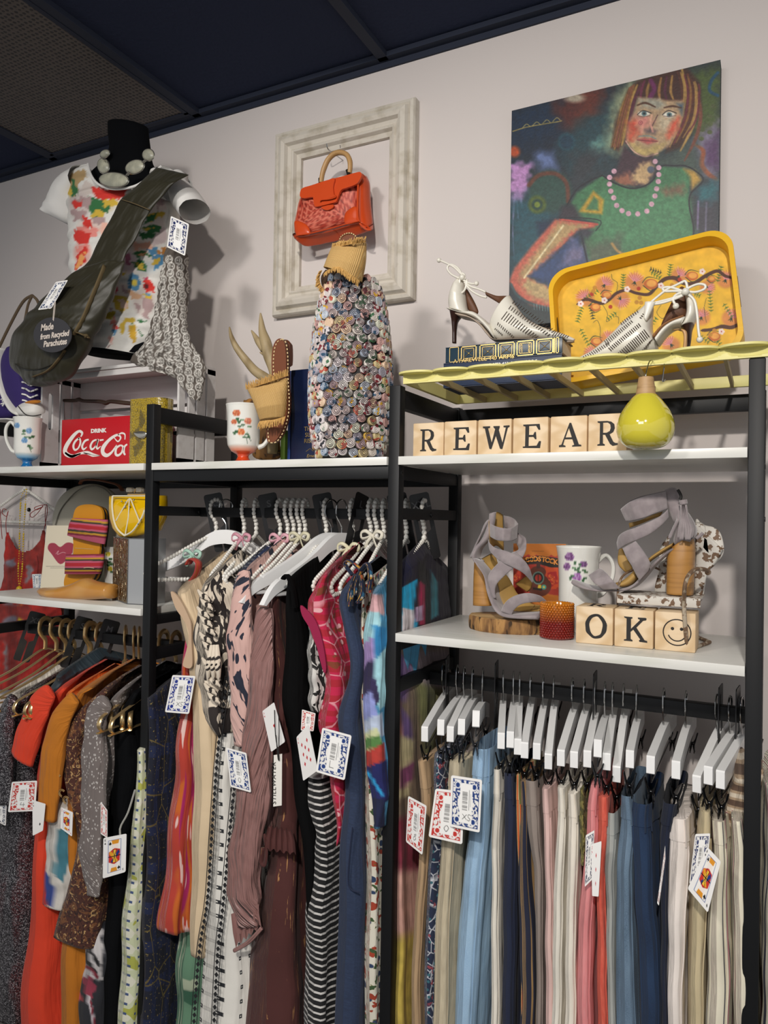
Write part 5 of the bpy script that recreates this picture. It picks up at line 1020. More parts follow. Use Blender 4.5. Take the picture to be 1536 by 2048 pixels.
# --- purple sneakers
mpur=M('purple_canvas','2b1a5c',.8,bump=FB); mrub=M('white_rubber','d6d4ce',.55); mlace2=M('white_lace','e2e0dc',.8); morl=M('orange_lining','b5701c',.8)
def sneaker(label,dx,dy,Y,s=1,grp='purple canvas sneakers'):
    T_=lambda L_:[(x*s+dx,y*s+dy) for x,y in L_]
    t=thing('canvas_sneaker',label,'shoe',P(60+dx,835+dy,Y),grp)
    b=MB(); strip(b,T_([(20,700),(10,720),(10,750),(18,790),(36,822)]),T_([(78,690),(80,720),(79,750),(79,780),(78,812)]),Y,[.06,.07,.075,.07,.05],n=40,seg=24); SU=Surf(b.last); b.build('upper',mpur,t,angle=0)
    b=MB(); strip(b,T_([(14,700),(6,725),(9,752),(19,793),(36,826),(52,836)]),T_([(20,700),(13,725),(16,752),(28,793),(42,818),(54,826)]),Y-.01,.065,n=30,seg=14); b.build('sole',mrub,t,angle=0)
    b=MB(); strip(b,T_([(40,812),(38,822),(44,832),(60,837)]),T_([(82,800),(84,815),(83,828),(78,836)]),Y-.012,[.03,.06,.06,.04],n=20,seg=20); b.build('toe_cap',mrub,t,angle=0)
    b=MB(); pt(b,T_([(36,812),(50,828),(66,832),(82,829)]),Y-.045,.0012); b.build('toe_line',m_ink,t)
    for k in range(5):
        y=752+k*12; b=MB(); onsurf(b,SU,T_([(44,y),(52,y+2),(60,y+7),(67,y+5),(75,y+2)]),.0022,off=.001); b.build('lace',mlace2,t)
    b=MB(); pillow(b,T_([(50,806),(60,801),(78,800),(80,805),(66,808)]),Y-.03,.01); b.build('lining',morl,t)
    return t
sneaker('purple canvas sneaker with white laces standing toe down behind the blue rose mug',0,0,1.315)
t=thing('canvas_sneaker','second purple sneaker showing its round ankle patch at the left edge','shoe',P(5,835,1.35),'purple canvas sneakers')
b=MB(); strip(b,[(-40,800),(-10,775),(2,765),(14,762)],[(-40,842),(-8,840),(14,838),(30,832)],1.35,[.06,.07,.07,.05],n=30,seg=20); b.build('upper',mpur,t,angle=0)
b=MB(); strip(b,[(-40,836),(0,838),(34,838)],[(-40,848),(0,846),(40,843)],1.34,.075,n=20,seg=14); b.build('sole',mrub,t,angle=0)
b=MB(); plate(b,[(20+6*math.cos(a),801+9*math.sin(a)) for a in np.linspace(0,6.28,20,endpoint=False)],1.312,.001); b.build('ankle_patch',mrub,t,smooth=False)
b=MB()
for k in range(3): pt(b,[(2,790+k*9),(8,788+k*9),(5,794+k*9)],1.312,.002,6)
b.build('lace',mlace2,t)
b=MB(); pt(b,[(-10,712),(20,650),(45,605),(62,592),(66,592)],1.39,.004,8); pt(b,[(66,592),(74,600),(79,612)],1.39,.004,8); pt(b,[(64,592),(56,610),(50,640)],1.39,.0035,8); pt(b,[(16,755),(8,790),(-5,830)],1.4,.003,8)
tag(b.build('twine_handle',M('brown_twine','6a5843',.9,bump=('wave',(400,400,1),.6,.001)),angle=0),'loop of brown twine handle leaning on the wall at far left','cord')
# yellow drawn and black strip between bays handled by the rack
# ================================================================ wall pieces
mfr=M('whitewashed_wood','c9c2b6',.75,layers=[('fine',(30,30,30),.5,.72,'b0a796'),('fine',(8,60,8),.62,.8,'a0947f')],coord='Object',bump=('fine',(50,50,50),.4,.002))
def frame_thing():
    YF=WY; F=lambda x,y:P(x,y,1.545)
    tl,tr,br,bl=F(541,266),F(824,188),F(822,594),F(543,630); x0=(tl[0]+bl[0])/2; x1=(tr[0]+br[0])/2; z1=(tl[2]+tr[2])/2; z0=(bl[2]+br[2])/2
    t=thing('picture_frame','empty whitewashed wooden picture frame hung round the orange handbag','picture frame',((x0+x1)/2,WY,z0))
    # moulding profile: (inset from the outer edge, depth in front of the wall)
    prof=[(0,.0),(0,.020),(.003,.026),(.010,.028),(.014,.024),(.020,.036),(.030,.040),(.038,.036),(.042,.026),(.050,.022),(.054,.026),(.058,.024),(.062,.014),(.068,.012),(.072,.010),(.072,.0)]
    C4=[(x0,z1,1,-1),(x1,z1,-1,-1),(x1,z0,-1,1),(x0,z0,1,1)]
    for k in range(4):
        a,c=C4[k],C4[(k+1)%4]; b=MB(); R=[]
        for q in (a,c): R.append([(q[0]+q[2]*i,YF-.0006-d,q[1]+q[3]*i) for i,d in prof])
        n=12; R=[[tuple(np.array(R[0][j])*(1-s)+np.array(R[1][j])*s) for j in range(len(prof))] for s in np.linspace(0,1,n)]
        b.loft(R,0,True); b.build('moulding',mfr,t,angle=25)
    b=MB(); c=P(677,291,1.56); b.tube([(c[0],WY,c[2]),(c[0],WY-.010,c[2]-.003),(c[0]+.002,WY-.016,c[2]+.002)],.0012,6); tag(b.build('wall_nail',m_chrome),'small bare nail in the wall inside the white frame top','nail')
frame_thing()
# orange handbag
mor1=M('orange_leather','c8471a',.32,coat=.15,bump=('fine',900,.1,.0003),coord='Object'); mor2=M('orange_leather_dark','9c3412',.5); mchev=M('woven_chevron_print',attr=True,rough=.5); mtanw=M('tan_wood_handle','b18a58',.45,layers=[('fine',(20,20,20),.5,.8,'c49c68')],coord='Object')
def hb(x,y): return (580+x*.1514,290+y*.1514)
HY=1.515
t=thing('handbag','small orange leather handbag with woven chevron front hung inside the white frame','handbag',P(670,490,HY))
H_=lambda L_:[hb(*q) for q in L_]
def chev(q):
    K=np.tile(hx('a83a2a'),(len(q),1)); u=(q[:,0]-590)*.94+(q[:,1]-400)*-.34; v=(q[:,1]-400)*.94+(q[:,0]-590)*.34
    r=np.floor(v/8.5); f=(v/8.5)%1; c=((u+r*5.5)/11.5)%1; arm=np.abs(c-.5)*2
    k=(np.abs(f-(.85-arm*.7))<.22)&(c>.0); K[k]=hx('d2705a'); k2=(np.abs(f-(.25+arm*.5))<.1); K[k2&~k]=hx('7c2418'); return K
b=MB(); pillow(b,H_([(165,700),(330,660),(600,600),(890,520),(900,760),(900,1000),(700,1080),(400,1160),(120,1215),(75,1100),(100,930)]),HY-.005,.05,rings=26,col=chev,smooth=True,pw=.35); b.build('woven_front',mchev,t,angle=0)
b=MB(); strip(b,H_([(880,400),(900,560),(895,760),(893,950),(935,1080),(1040,1135)]),H_([(1000,430),(1040,520),(1050,700),(1070,900),(1085,1040),(1085,1105)]),HY-.022,[.02,.02,.02,.02,.02,.01],YR=[HY+.02]*6,n=30,seg=14); b.build('side_gusset',mor1,t,angle=0)
b=MB(); pillow(b,H_([(62,1010),(150,1015),(240,1075),(262,1180),(120,1215),(75,1170)]),HY-.030,.012,pw=.4,rings=6); b.build('corner_patch',mor1,t); b=MB(); pillow(b,H_([(880,815),(900,1000),(925,1030),(740,1050),(720,950),(760,870)]),HY-.030,.012,pw=.4,rings=6); b.build('corner_patch',mor1,t)
b=MB(); strip(b,H_([(70,1160),(95,1215),(260,1200),(500,1140),(720,1080),(925,1020)]),H_([(85,1210),(200,1330),(340,1325),(640,1260),(900,1190),(1060,1130)]),HY-.026,.018,YR=[HY-.02,HY,HY+.005,HY+.005,HY,HY],n=40,seg=16,pw=.6); b.build('bottom_panel',mor1,t,angle=0)
b=MB(); plate(b,H_([(150,690),(160,610),(200,575),(300,545),(500,480),(700,430),(900,375),(950,375),(960,420),(920,500),(870,540),(760,580),(690,610),(650,700),(630,755),(590,775),(380,825),(340,810),(325,730),(310,700),(200,715)]),HY-.032,.006,smooth=True); b.build('flap',mor1,t,angle=60)
b=MB(); plate(b,H_([(430,520),(520,470),(600,450),(580,560),(590,660),(600,690),(470,725),(430,700)]),HY-.039,.004,smooth=True); pt(b,H_([(395,745),(420,725),(520,715),(600,690),(590,665)]),HY-.042,.0018,6); b.build('tab_strap',mor1,t,angle=60)
b=MB(); plate(b,H_([(430,825),(580,795),(570,840),(500,868),(450,855)]),HY-.031,.004,smooth=True); b.build('closure_disc',mor1,t)
b=MB(); strip(b,H_([(880,380),(940,368),(1000,420),(1030,510)]),H_([(885,430),(930,420),(970,460),(995,520)]),[HY-.03,HY-.02,HY,HY+.02],.006,n=20,seg=10); b.build('top_fold',mor1,t,angle=0)
b=MB(); pt(b,H_([(410,500),(425,400),(450,310),(500,200),(580,120),(670,100),(750,130),(790,210),(795,300),(785,370)]),HY-.016,[.0055,.0055,.006,.006,.006,.006,.006,.006,.0055,.005],12,flat=1.2); b.build('handle',mtanw,t)
b=MB(); pt(b,H_([(395,440),(398,510)]),HY-.018,.004,8); pt(b,H_([(755,330),(775,395)]),HY-.018,.004,8); b.build('handle_mount',M('dark_metal','2a2522',.4,metal=.6),t)
b=MB(); pt(b,H_([(95,1190),(250,1170),(500,1110),(720,1050),(920,1000)]),HY-.038,.0014,6); pt(b,H_([(165,700),(110,930),(75,1100),(90,1200)]),HY-.02,.002,6); pt(b,H_([(900,520),(893,760),(905,1000),(1000,1110),(1070,1120)]),HY-.030,.0022,6); b.build('piping',mor1,t)
c=P(*hb(618,165),1.55); b=MB(); b.tube(sm([(c[0],WY,c[2]+.006),(c[0],WY-.03,c[2]+.004),(c[0],WY-.07,c[2]+.002),(c[0]+.001,WY-.078,c[2]+.012)],3),.0014,6); tag(b.build('wall_hook',m_chrome),'small metal wall hook holding the orange handbag','hook')
# painting -------------------------------------------------
def pp(x,y): return (980+x*.3255,100+y*.3255)
def PO_():
    o=[]; A=lambda pts,c,s=3,n=0:o.append(('p',[pp(*q) for q in pts],c,s*2.2,n) if n else ('p',[pp(*q) for q in pts],c,s*2.2)); Ln=lambda pts,w,c,s=1.5:o.append(('l',[pp(*q) for q in (sm(pts,4) if len(pts)>2 else pts)],[x*.3255 for x in w] if isinstance(w,list) else w*.3255,c,s))
    Ob=lambda x,y,r,c,s=4,ry=None:o.append(('o',pp(x,y),r*.3255,(ry or r)*.3255,c,s))
    A([(100,360),(700,200),(760,500),(500,700),(100,700)],'152030',20,12); A([(130,380),(450,290),(480,480),(130,640)],'10243a',14,8)
    A([(380,330),(720,210),(700,400),(560,520),(470,500)],'4a1f1c',14,10); A([(560,260),(700,230),(640,420),(520,480)],'59261c',10,8); Ob(520,295,60,'9a8f7e',8,28)
    A([(480,500),(780,300),(740,700),(560,800),(420,640)],'1f3a42',16,10); A([(620,560),(760,530),(740,600),(640,640)],'577f78',8,6); A([(500,640),(700,620),(640,780),(520,850)],'2b3036',12,8)
    Ob(470,565,55,'1c3f4c',6); Ob(470,565,40,'173244',4); Ln([(140,500),(220,475),(330,455),(420,440),(440,435)],6,'8a7a45'); 
    for k in range(4): Ln([(200+k*62,478-k*13),(225+k*62,455-k*13),(245+k*62,470-k*13)],4,'9a8a50')
    Ob(150,625,34,'a5431f',8); A([(270,640),(400,620),(410,740),(300,760)],'56668f',10,8); A([(126,700),(250,700),(230,860),(170,950),(126,940)],'a97cae',6,6)
    Ln([(150,930),(140,1100),(150,1300)],[16,7,5],'a388b8'); Ln([(190,910),(205,1100),(190,1250)],[14,8,4],'a388b8'); Ln([(165,930),(185,1180),(170,1300)],[10,7,4],'9a90bd')
    A([(126,950),(260,880),(420,1000),(330,1200),(126,1420)],'1e4752',16,8)
    Ob(370,870,130,'27433c',12); Ln([(240,830),(300,770),(400,760),(470,820),(480,930)],26,'5a3426',4); Ob(290,950,55,'4a5a24',6); Ob(290,950,34,'1f3a30',4); Ob(290,950,18,'6a7a2c',3); A([(290,1060),(420,1040),(400,1120),(300,1140)],'18263e',6)
    # right background
    A([(1240,150),(1420,90),(1415,480),(1290,560),(1200,400)],'3f4f22',12,6); Ln([(1400,140),(1360,190),(1350,250),(1400,280)],20,'13405a',3)
    A([(1240,560),(1410,440),(1405,820),(1300,780)],'6c6478',12,8); A([(1410,500),(1330,580),(1330,690),(1408,740)],'4a2c54',8,5); Ln([(1255,580),(1310,620),(1300,700),(1340,760),(1400,800)],[10,26,30,28,20],'86472a',4)
    for x,y in ((1370,345),(1350,408),(1310,452),(1352,455),(1350,505),(1305,490),(1272,520),(1298,545),(1270,470)): Ob(x,y,16,'47502c',2,13)
    A([(1250,860),(1405,800),(1405,1150),(1240,1150)],'33313c',12,8); A([(1270,830),(1400,810),(1390,920),(1280,930)],'1f5a62',10,6); Ln([(1280,930),(1275,1100)],8,'8f7fa8',4); Ln([(1330,940),(1325,1110)],6,'7a7590',4)
    A([(1030,680),(1260,560),(1300,780),(1060,720)],'3c4a44',12,6)
    # halo, hair
    A([(760,300),(860,200),(960,180),(800,640),(715,600),(740,420)],'8f9573',14,6)
    A([(905,190),(1100,120),(1210,110),(1290,200),(1300,360),(1240,500),(1170,600),(1080,630),(1130,500),(900,300),(830,560),(790,620),(745,600),(770,440),(840,260)],'3a1d14',4)
    for k,(x0,y0) in enumerate(((860,240),(880,230),(905,215),(930,205))): Ln([(x0,y0),(x0-50,y0+130),(x0-80,y0+300),(x0-95,y0+370)],[10,22,20,8],['8a6a34','5c2c1c','9a7a40','4e2030'][k],2.5)
    for k,(x0,y0) in enumerate(((1180,120),(1215,150),(1250,200),(1275,260))): Ln([(x0,y0),(x0+20,y0+140),(x0-10,y0+280),(x0-80,y0+420)],[12,24,22,8],['9a7a3c','5c2c1c','a38248','6a3a2a'][k],2.5)
    for k in range(7): Ln([(950+k*34,190-k*6),(930+k*36,250),(925+k*40,310-k*2)],[10,18,10],['5c1f38','7a5a30','3a1a14','8a6234','4a1830','8f6c38','3a1d18'][k],2)
    Ln([(990,190),(1010,240),(985,290)],30,'5a1c4a',4)
    for k in range(16):
        f=k/15; Ln([(855+f*60,235-f*40),(812+f*70,370-f*20),(775+f*75,500),(748+f*82,596-f*6)] if k<9 else [(1150+(k-9)*22,125+(k-9)*14),(1180+(k-9)*18,260),(1160+(k-9)*18,420),(1085+(k-9)*20,610-(k-9)*14)],[8,13,12,5],['7a5428','4a2216','92703a','5c1f2c'][k%4],2)
    # face
    A([(915,290),(1000,300),(1100,310),(1185,310),(1190,400),(1150,510),(1100,590),(1020,640),(950,655),(880,620),(835,560),(840,470),(880,390)],'a08668',3)
    A([(920,300),(1050,300),(1080,340),(1040,360),(930,350)],'8f8c7d',5,3); A([(850,450),(900,430),(910,520),(860,560)],'b8402c',8,4); A([(1090,440),(1160,420),(1150,500),(1100,540)],'c04a34',8,4); A([(900,410),(960,400),(1000,440),(930,510)],'c07a70',8,3); A([(1040,400),(1130,420),(1080,500),(1030,480)],'b3a389',6,3)
    A([(860,570),(960,600),(1080,570),(1020,640),(950,655),(890,625)],'a8925c',5,3); A([(1150,330),(1190,330),(1180,400)],'3a4a5a',4); Ln([(835,560),(880,620),(950,655),(1030,635)],6,'c59a8c')
    Ln([(905,340),(955,325),(1015,350)],[8,14,8],'4a2c1c'); Ln([(1070,355),(1120,345),(1175,355)],[8,14,6],'4a2c1c')
    for ex in (945,1100):
        o.append(('o',pp(ex,390 if ex<1000 else 398),12,5.8,'cfcabc',1.4)); Ob(ex+2,390 if ex<1000 else 398,16,'4f6a6e',1.5); Ob(ex+2,390 if ex<1000 else 398,7,'14181c',1); Ln([(ex-40,398),(ex-5,372),(ex+45,388)],6,'2a2320',1); Ln([(ex-35,404),(ex,410),(ex+38,402)],4,'6a4a40',1)
    Ln([(1030,400),(1010,440),(985,490)],7,'5a3a3c'); Ln([(995,400),(985,450)],10,'c99a80',3); A([(950,490),(985,480),(1025,495),(1015,515),(960,512)],'5a4a4c',4); Ln([(985,455),(1000,500)],12,'c98f80',3)
    A([(905,550),(950,538),(970,545),(990,540),(1030,560),(970,580)],'a04a48',2.5); Ln([(905,553),(965,558),(1030,562)],4,'5a2026',1); Ln([(915,530),(975,528),(1020,545)],5,'5f7a7c',2); Ob(925,447,13,'8a3a44',1.5); Ob(925,447,9,'c07a70',1.5); Ob(925,447,4,'8a3a44',1.2)
    # neck, chest, body
    A([(825,590),(880,640),(960,665),(1000,640),(1005,740),(1010,760),(960,830),(880,840),(750,790),(790,700)],'3a2630',4); A([(920,700),(990,680),(1010,740),(960,830),(850,810)],'b3956c',5,3); A([(760,790),(850,750),(880,830),(800,830)],'8f5a44',5,3); Ob(988,735,22,'4a5060',3)
    G_='3b6b48'
    A([(690,770),(760,810),(860,850),(960,840),(1010,790),(1060,715),(1190,725),(1240,760),(1220,880),(1240,1000),(1255,1170),(1100,1230),(600,1310),(580,1130),(660,1060),(540,1030),(500,940),(530,880)],G_,3)
    A([(700,900),(1200,850),(1240,1150),(650,1260)],'477a55',16,10); A([(580,1200),(800,1140),(820,1280),(600,1320)],'4f5a48',12,8); A([(1060,860),(1190,820),(1190,880),(1080,900)],'6f5440',8,4); A([(1190,730),(1260,740),(1300,800),(1240,860),(1230,780)],'a8853c',4); Ln([(750,1190),(790,1240),(860,1265)],16,'a0804a',3)
    Ln([(690,770),(760,815),(860,850),(950,835),(1010,790),(1050,715),(1130,712),(1200,712),(1265,745),(1310,800),(1235,880),(1225,960),(1250,1080),(1250,1160)],9,'171820',1.5); Ln([(690,770),(600,810),(530,860),(470,960),(430,1030)],8,'171820',1.5)
    A([(635,865),(700,920),(690,1010),(545,995)],'ab8a2c',2.5); A([(640,900),(665,925),(665,985),(590,980)],'3f6e48',2.5)
    A([(440,960),(520,960),(560,1030),(430,1040)],'2f2830',6)
    # arm
    A([(400,1040),(660,1070),(640,1090),(540,1110),(400,1250),(240,1400),(300,1430),(420,1480),(420,1600),(250,1570),(150,1480),(118,1420),(150,1340),(260,1200)],'b35a48',3); A([(420,1060),(600,1075),(500,1120),(360,1260),(230,1390),(180,1420),(180,1370),(300,1220)],'a68a5e',5,3); A([(230,1400),(400,1470),(420,1560),(270,1530),(190,1450)],'ad9468',6,4); Ln([(450,1080),(330,1240),(210,1400)],10,'d2c49c',3); Ln([(430,1040),(660,1072)],12,'b04a3e',2); Ln([(130,1440),(170,1510),(260,1560),(410,1600)],12,'2c4a50',4)
    Ln([(430,1035),(540,1030),(680,1050),(650,1110)],6,'1a1a22',1.5)
    A([(540,1130),(600,1310),(430,1360),(415,1470),(300,1420),(240,1390),(400,1250)],'2c3f66',5,4); A([(500,1160),(570,1230),(590,1300),(450,1330)],'6a6584',10,6); A([(550,1100),(640,1110),(600,1160),(560,1140)],'30303a',4); Ln([(560,1130),(600,1310)],10,'1c1e2a',2)
    A([(126,1560),(420,1610),(420,1740),(126,1740)],'2a3434',10,6)
    for k in range(9): Ln([(270+k*17,1560+k*2),(272+k*17,1595+k*2)],3,'6a8a8c',1)
    for k in range(26):
        t_=k/25; x=700; 
    beads=[(1015,685),(1037,723),(1037,765),(1034,808),(1024,853),(1014,897),(993,947),(964,990),(908,1007),(851,1005),(811,987),(778,955),(760,908),(742,867),(734,824),(735,783),(762,745)]
    for x,y in beads: Ob(x,y,16,'c398a8',1.2); 
    o.append(('n',5,.10)); o.append(('n',2,.05)); return o
PO=PO_(); YP=1.548
x0,x1=P(1021,400,YP)[0],P(1439,300,YP)[0]; z1=(P(1021,222,YP)[2]+P(1441,120,YP)[2])/2; z0=P(1015,655,YP)[2]
t=thing('canvas_painting','large oil painting of a person with bobbed hair in a green top and pink beads','painting',((x0+x1)/2,WY,z0))
b=MB(); b.box(((x0+x1)/2,(YP+WY)/2+.0003,(z0+z1)/2),(x1-x0,WY-YP-.001,z1-z0),bev=.0015); b.build('stretched_canvas',M('canvas_side','1d2a30',.8),t)
b=MB(); quadgrid(b,[(x0,YP-.0004,z1),(x1,YP-.0004,z1),(x1,YP-.0004,z0),(x0,YP-.0004,z0)],330,440,lambda A,u,v:paint(proj(A),'202a30',PO)); b.build('painted_face',mpoil,t,smooth=False)
# ---------------------------------------------------------------- tray
mty=M('yellow_tray_paint','e3b010',.35,bump=('fine',(10,200,200),.15,.001),coord='Object')
def tr(x,y): return (1120+x*.2018,540+y*.2018)
YT=1.455
def tray():
    # frame of the tray: leaning back; measured corners of the rim
    TL,TR,BR,BL_=P(1114,566,YT+.035),P(1484,466,YT+.035),P(1490,722,YT-.005),P(1124,782,YT-.005)
    o=(BL_+BR)/2; u=unit((BR-BL_)*.5+(TR-TL)*.5); v=unit((TL+TR)/2-o); fr=Fr(o,u,v); n=-fr.n if fr.n[1]>0 else fr.n
    Wd=(np.linalg.norm(BR-BL_)+np.linalg.norm(TR-TL))/2; Ht=np.linalg.norm((TL+TR)/2-o)
    t=thing('serving_tray','yellow wooden tray painted with branches and pink flowers leaning on the wall','tray',o)
    def rr(w,h,r,k=10):
        L_=[]
        for cx,cy,a0 in ((w/2-r,h-r,0),(-w/2+r,h-r,90),(-w/2+r,r,180),(w/2-r,r,270)):
            for a in np.linspace(0,90,k): L_.append((cx+r*math.cos(math.radians(a0+a)),cy+r*math.sin(math.radians(a0+a))))
        return L_
    F3=lambda a,b_,c:fr.o+fr.u*a+fr.v*b_+n*c
    D=.042; th=.009
    O=rr(Wd,Ht,.040); I=[(x*(1-2*th/Wd),th+(y)*(1-2*th/Ht)) for x,y in O]
    b=MB(); b.loft([[F3(x,y,c) for x,y in L_] for L_,c in ((O,0),(O,D-.002),([(x*.997,y*.997+.0006) for x,y in O],D),([(x*1.003,y*1.002-.0004) for x,y in I],D),(I,D-.002),(I,.005))],cap=False); b.build('rim',mty,t,angle=35)
    for sx in (-1,1):
        b=MB(); xx=sx*(Wd/2-th*.5); pts=[F3(xx-sx*.0052,Ht*.5+.030*math.cos(a),D*.52+.007*math.sin(a)) for a in np.linspace(0,6.283,20,endpoint=False)]; q=[F3(xx+sx*.0052,Ht*.5+.030*math.cos(a),D*.52+.007*math.sin(a)) for a in np.linspace(0,6.283,20,endpoint=False)]; b.loft([pts,q]); b.build('grip_slot',M('slot_shadow_wood','5c4508',.8),t)
    ops=[]
    def s(x,y): return tr(x,y)
    br='4a2c20'; dg='26382a'; gr='4f6e26'
    def Ln(pts,w,c): ops.append(('l',[s(*q) for q in sm(pts,5)],[x*.2018 for x in w] if isinstance(w,list) else w*.2018,c,.9))
    def flower(x,y,ang,r,c1,c2):
        ops.append(('o',s(x,y),r*.2018*.9,r*.2018*.8,blend('d9a22c',c1,.45),6))
        for k in range(15):
            a=ang+(k-7)*.14; rr_=r*(.8+.35*((k*7)%5)/5); ops.append(('l',[s(x,y),s(x+rr_*math.cos(a),y-rr_*math.sin(a))],[1.5,.7],c1 if k%2 else c2,.7))
        for k in (-1,0,1): ops.append(('l',[s(x,y),s(x-r*.35*math.cos(ang+k*.7),y+r*.35*math.sin(ang+k*.7))],[3.4,.6],dg,.8))
    def bud(x,y,r,ang=0):
        ops.append(('o',s(x,y),r*.2018,r*.2018*.75,'b4602a',1)); ops.append(('o',s(x+r*.1,y-r*.1),r*.14,r*.1,'d99a48',2)); Ln([(x-r*1.2,y-r*.2),(x-r*.4,y-r*1.0),(x+r*1.1,y-r*.7)],[8,9,3],dg); Ln([(x-r*1.1,y+r*.2),(x,y+r*.95),(x+r*1.1,y+r*.4)],[8,7,3],dg)
    def sprig(x,y,dx,dy,n,c=gr,w=9):
        Ln([(x,y),(x+dx*.5,y+dy*.5),(x+dx,y+dy)],3,c); L=math.hypot(dx,dy); px_,py_=-dy/L,dx/L
        for k in range(n):
            a=(k+.5)/n; cx,cy=x+dx*a,y+dy*a
            for sg in(-1,1): ops.append(('l',[s(cx,cy),s(cx+sg*px_*24+dx/L*8,cy+sg*py_*24+dy/L*8)],[2.8,1.0],c,.7))
    for a in ((250,280,2.1,110),(440,150,1.0,110),(740,120,1.35,120),(600,290,-.9,110),(480,690,1.1,110),(330,830,2.6,110),(1180,60,1.0,100),(1400,470,1.35,110),(1100,740,2.2,110),(1460,170,-.3,90),(1640,100,1.2,110),(1700,480,1.2,120)): flower(a[0],a[1],a[2],a[3]*.9,'b05a64','d99a9a')
    for a in ((230,300,150,-100,6),(620,190,10,-150,6),(1080,60,20,-120,5),(560,420,-90,70,4),(220,360,-50,160,6),(270,560,0,0,1),(200,580,90,170,6),(900,20,100,60,4),(1500,420,-20,-220,7),(1360,640,120,80,5),(1560,120,40,-160,6),(900,540,60,-70,3),(1330,230,60,30,3),(1500,640,90,100,5),(1620,330,90,140,5)):
        if a[2] or a[3]: sprig(*a)
    sprig(300,330,30,160,6,dg); sprig(1010,30,-120,-40,5,dg)
    for L_ in ([(170,340),(260,290),(400,330),(480,300),(560,230),(660,200),(760,230),(880,240),(960,160),(1040,90),(1140,80),(1220,130),(1330,130),(1440,60),(1560,10),(1640,60),(1760,90)],[(1400,600),(1500,590),(1600,560),(1700,570),(1780,530)]): Ln(L_,[16,30,34,30,30,28,30,34,40,40,38,36,38,34,30,24],br)
    for x,y,r in ((350,370,52),(460,250,50),(900,140,70),(1310,60,60),(360,710,55),(1530,660,60),(1500,90,40)): bud(x,y,r)
    for x,y in ((205,335),(440,300),(665,190),(1000,155),(1410,15),(1740,150),(1600,610)):
        for k in range(5): ops.append(('o',s(x+17*math.cos(k*1.257),y+17*math.sin(k*1.257)),3,3,'e3d2cc',.8))
        ops.append(('o',s(x,y),1.4,1.4,'b03a34',.8))
    for x,y in ((315,240),(500,365),(780,185),(1185,95)): ops.append(('o',s(x,y),4,4,'a8341f',1.2))
    for x,y in ((345,175),(330,210),(790,275),(760,320),(805,325),(1110,150),(1530,600),(1490,640)): ops.append(('o',s(x,y),4.4,4.2,'b5802a',1))
    for L_ in ([(510,40),(520,90),(570,130),(560,220)],[(420,340),(470,430),(460,510),(500,490)],[(330,520),(370,500),(400,580),(400,680),(450,740)],[(780,380),(760,400),(800,360)],[(1450,280),(1430,380),(1450,520)],[(1000,350),(960,420),(1010,480),(1060,450)],[(580,530),(580,470),(545,460)]): Ln(L_,4,dg)
    q=[F3(-Wd/2+th,Ht-th,.0055),F3(Wd/2-th,Ht-th,.0055),F3(Wd/2-th,th,.0055),F3(-Wd/2+th,th,.0055)]
    b=MB(); b.prism([(x*.97,y*.97+.003) for x,y in O],Fr(fr.o,fr.u,fr.v,n),0,.005); b.build('base_board',mty,t)
    b=MB(); quadgrid(b,q,300,190,lambda A,u,v:paint(proj(A),'dcae30',ops+[('n',12,.05)])); b.build('painted_floor',mpaint,t,smooth=False)
tray()
# ---------------------------------------------------------------- yellow scalloped rack on the right bay
myl=M('pale_yellow_paint','d8d086',.5,bump=('fine',200,.08,.001),coord='Object')
zr=H+.2425; xa=P(812,777,FY)[0]-.004; xb=.10
t=thing('scalloped_rack','pale yellow scalloped wooden rack lying across the top of the right bay','rack',((xa+xb)/2,1.33,zr))
yf,yb=FY-.004,1.455; sp=.0655; ns=int((xb-xa)/sp)+1
b=MB(); n=ns*14; prof=[]
for i in range(n+1):
    x=xa+(xb-xa)*i/n; prof.append(x)
# front board with a hollow scooped under every scallop
rows=[]
for k,z in enumerate(np.linspace(0,.017,10)):
    row=[]
    for x in prof:
        c=((x-xa)%sp)/sp*2-1; e=(c*c)+((z-.017)/.015)**2; d=.0068*max(0,1-e)**.4 if e<1 else 0
        row.append((x,yf+d,zr+z))
    rows.append(row)
b.grid(rows); b.grid([[(x,yf+.008,zr) for x in prof],[(x,yf+.008,zr+.017) for x in prof]],flip=True); b.grid([[(x,yf,zr) for x in prof],[(x,yf+.008,zr) for x in prof]],flip=True); b.build('front_board',myl,t,angle=30)
b=MB()
for k in range(ns):
    cx=xa-.008+sp*(k+.5); o=[]
    for a in np.linspace(math.pi,2*math.pi,22): o.append((cx+sp*.52*math.cos(a),yf+.004+.021*math.sin(a)))
    o+= [(cx+sp*.52,yf+.010),(cx-sp*.52,yf+.010)]
    b.prism(o,Fr((0,0,0),(1,0,0),(0,1,0),(0,0,1)),zr+.0165,zr+.0200)
b.build('scallop_edge',myl,t,angle=40)
b=MB(); b.box(((xa+xb)/2,yb,zr+.0115),(xb-xa,.008,.02),bev=.001); b.build('back_board',myl,t)
b=MB(); b.box((xa+.004,(yf+yb)/2+.004,zr+.0115),(.008,yb-yf-.016,.023)); b.build('end_board',myl,t)
ms=M('bare_slat_wood','a8976a',.6)
for k in range(1,ns):
    x=xa+sp*k; 
    b=MB(); b.box((x,(yf+yb)/2+.004,zr+.0055),(.005,yb-yf-.018,.0105)); b.build('cross_slat',ms,t)
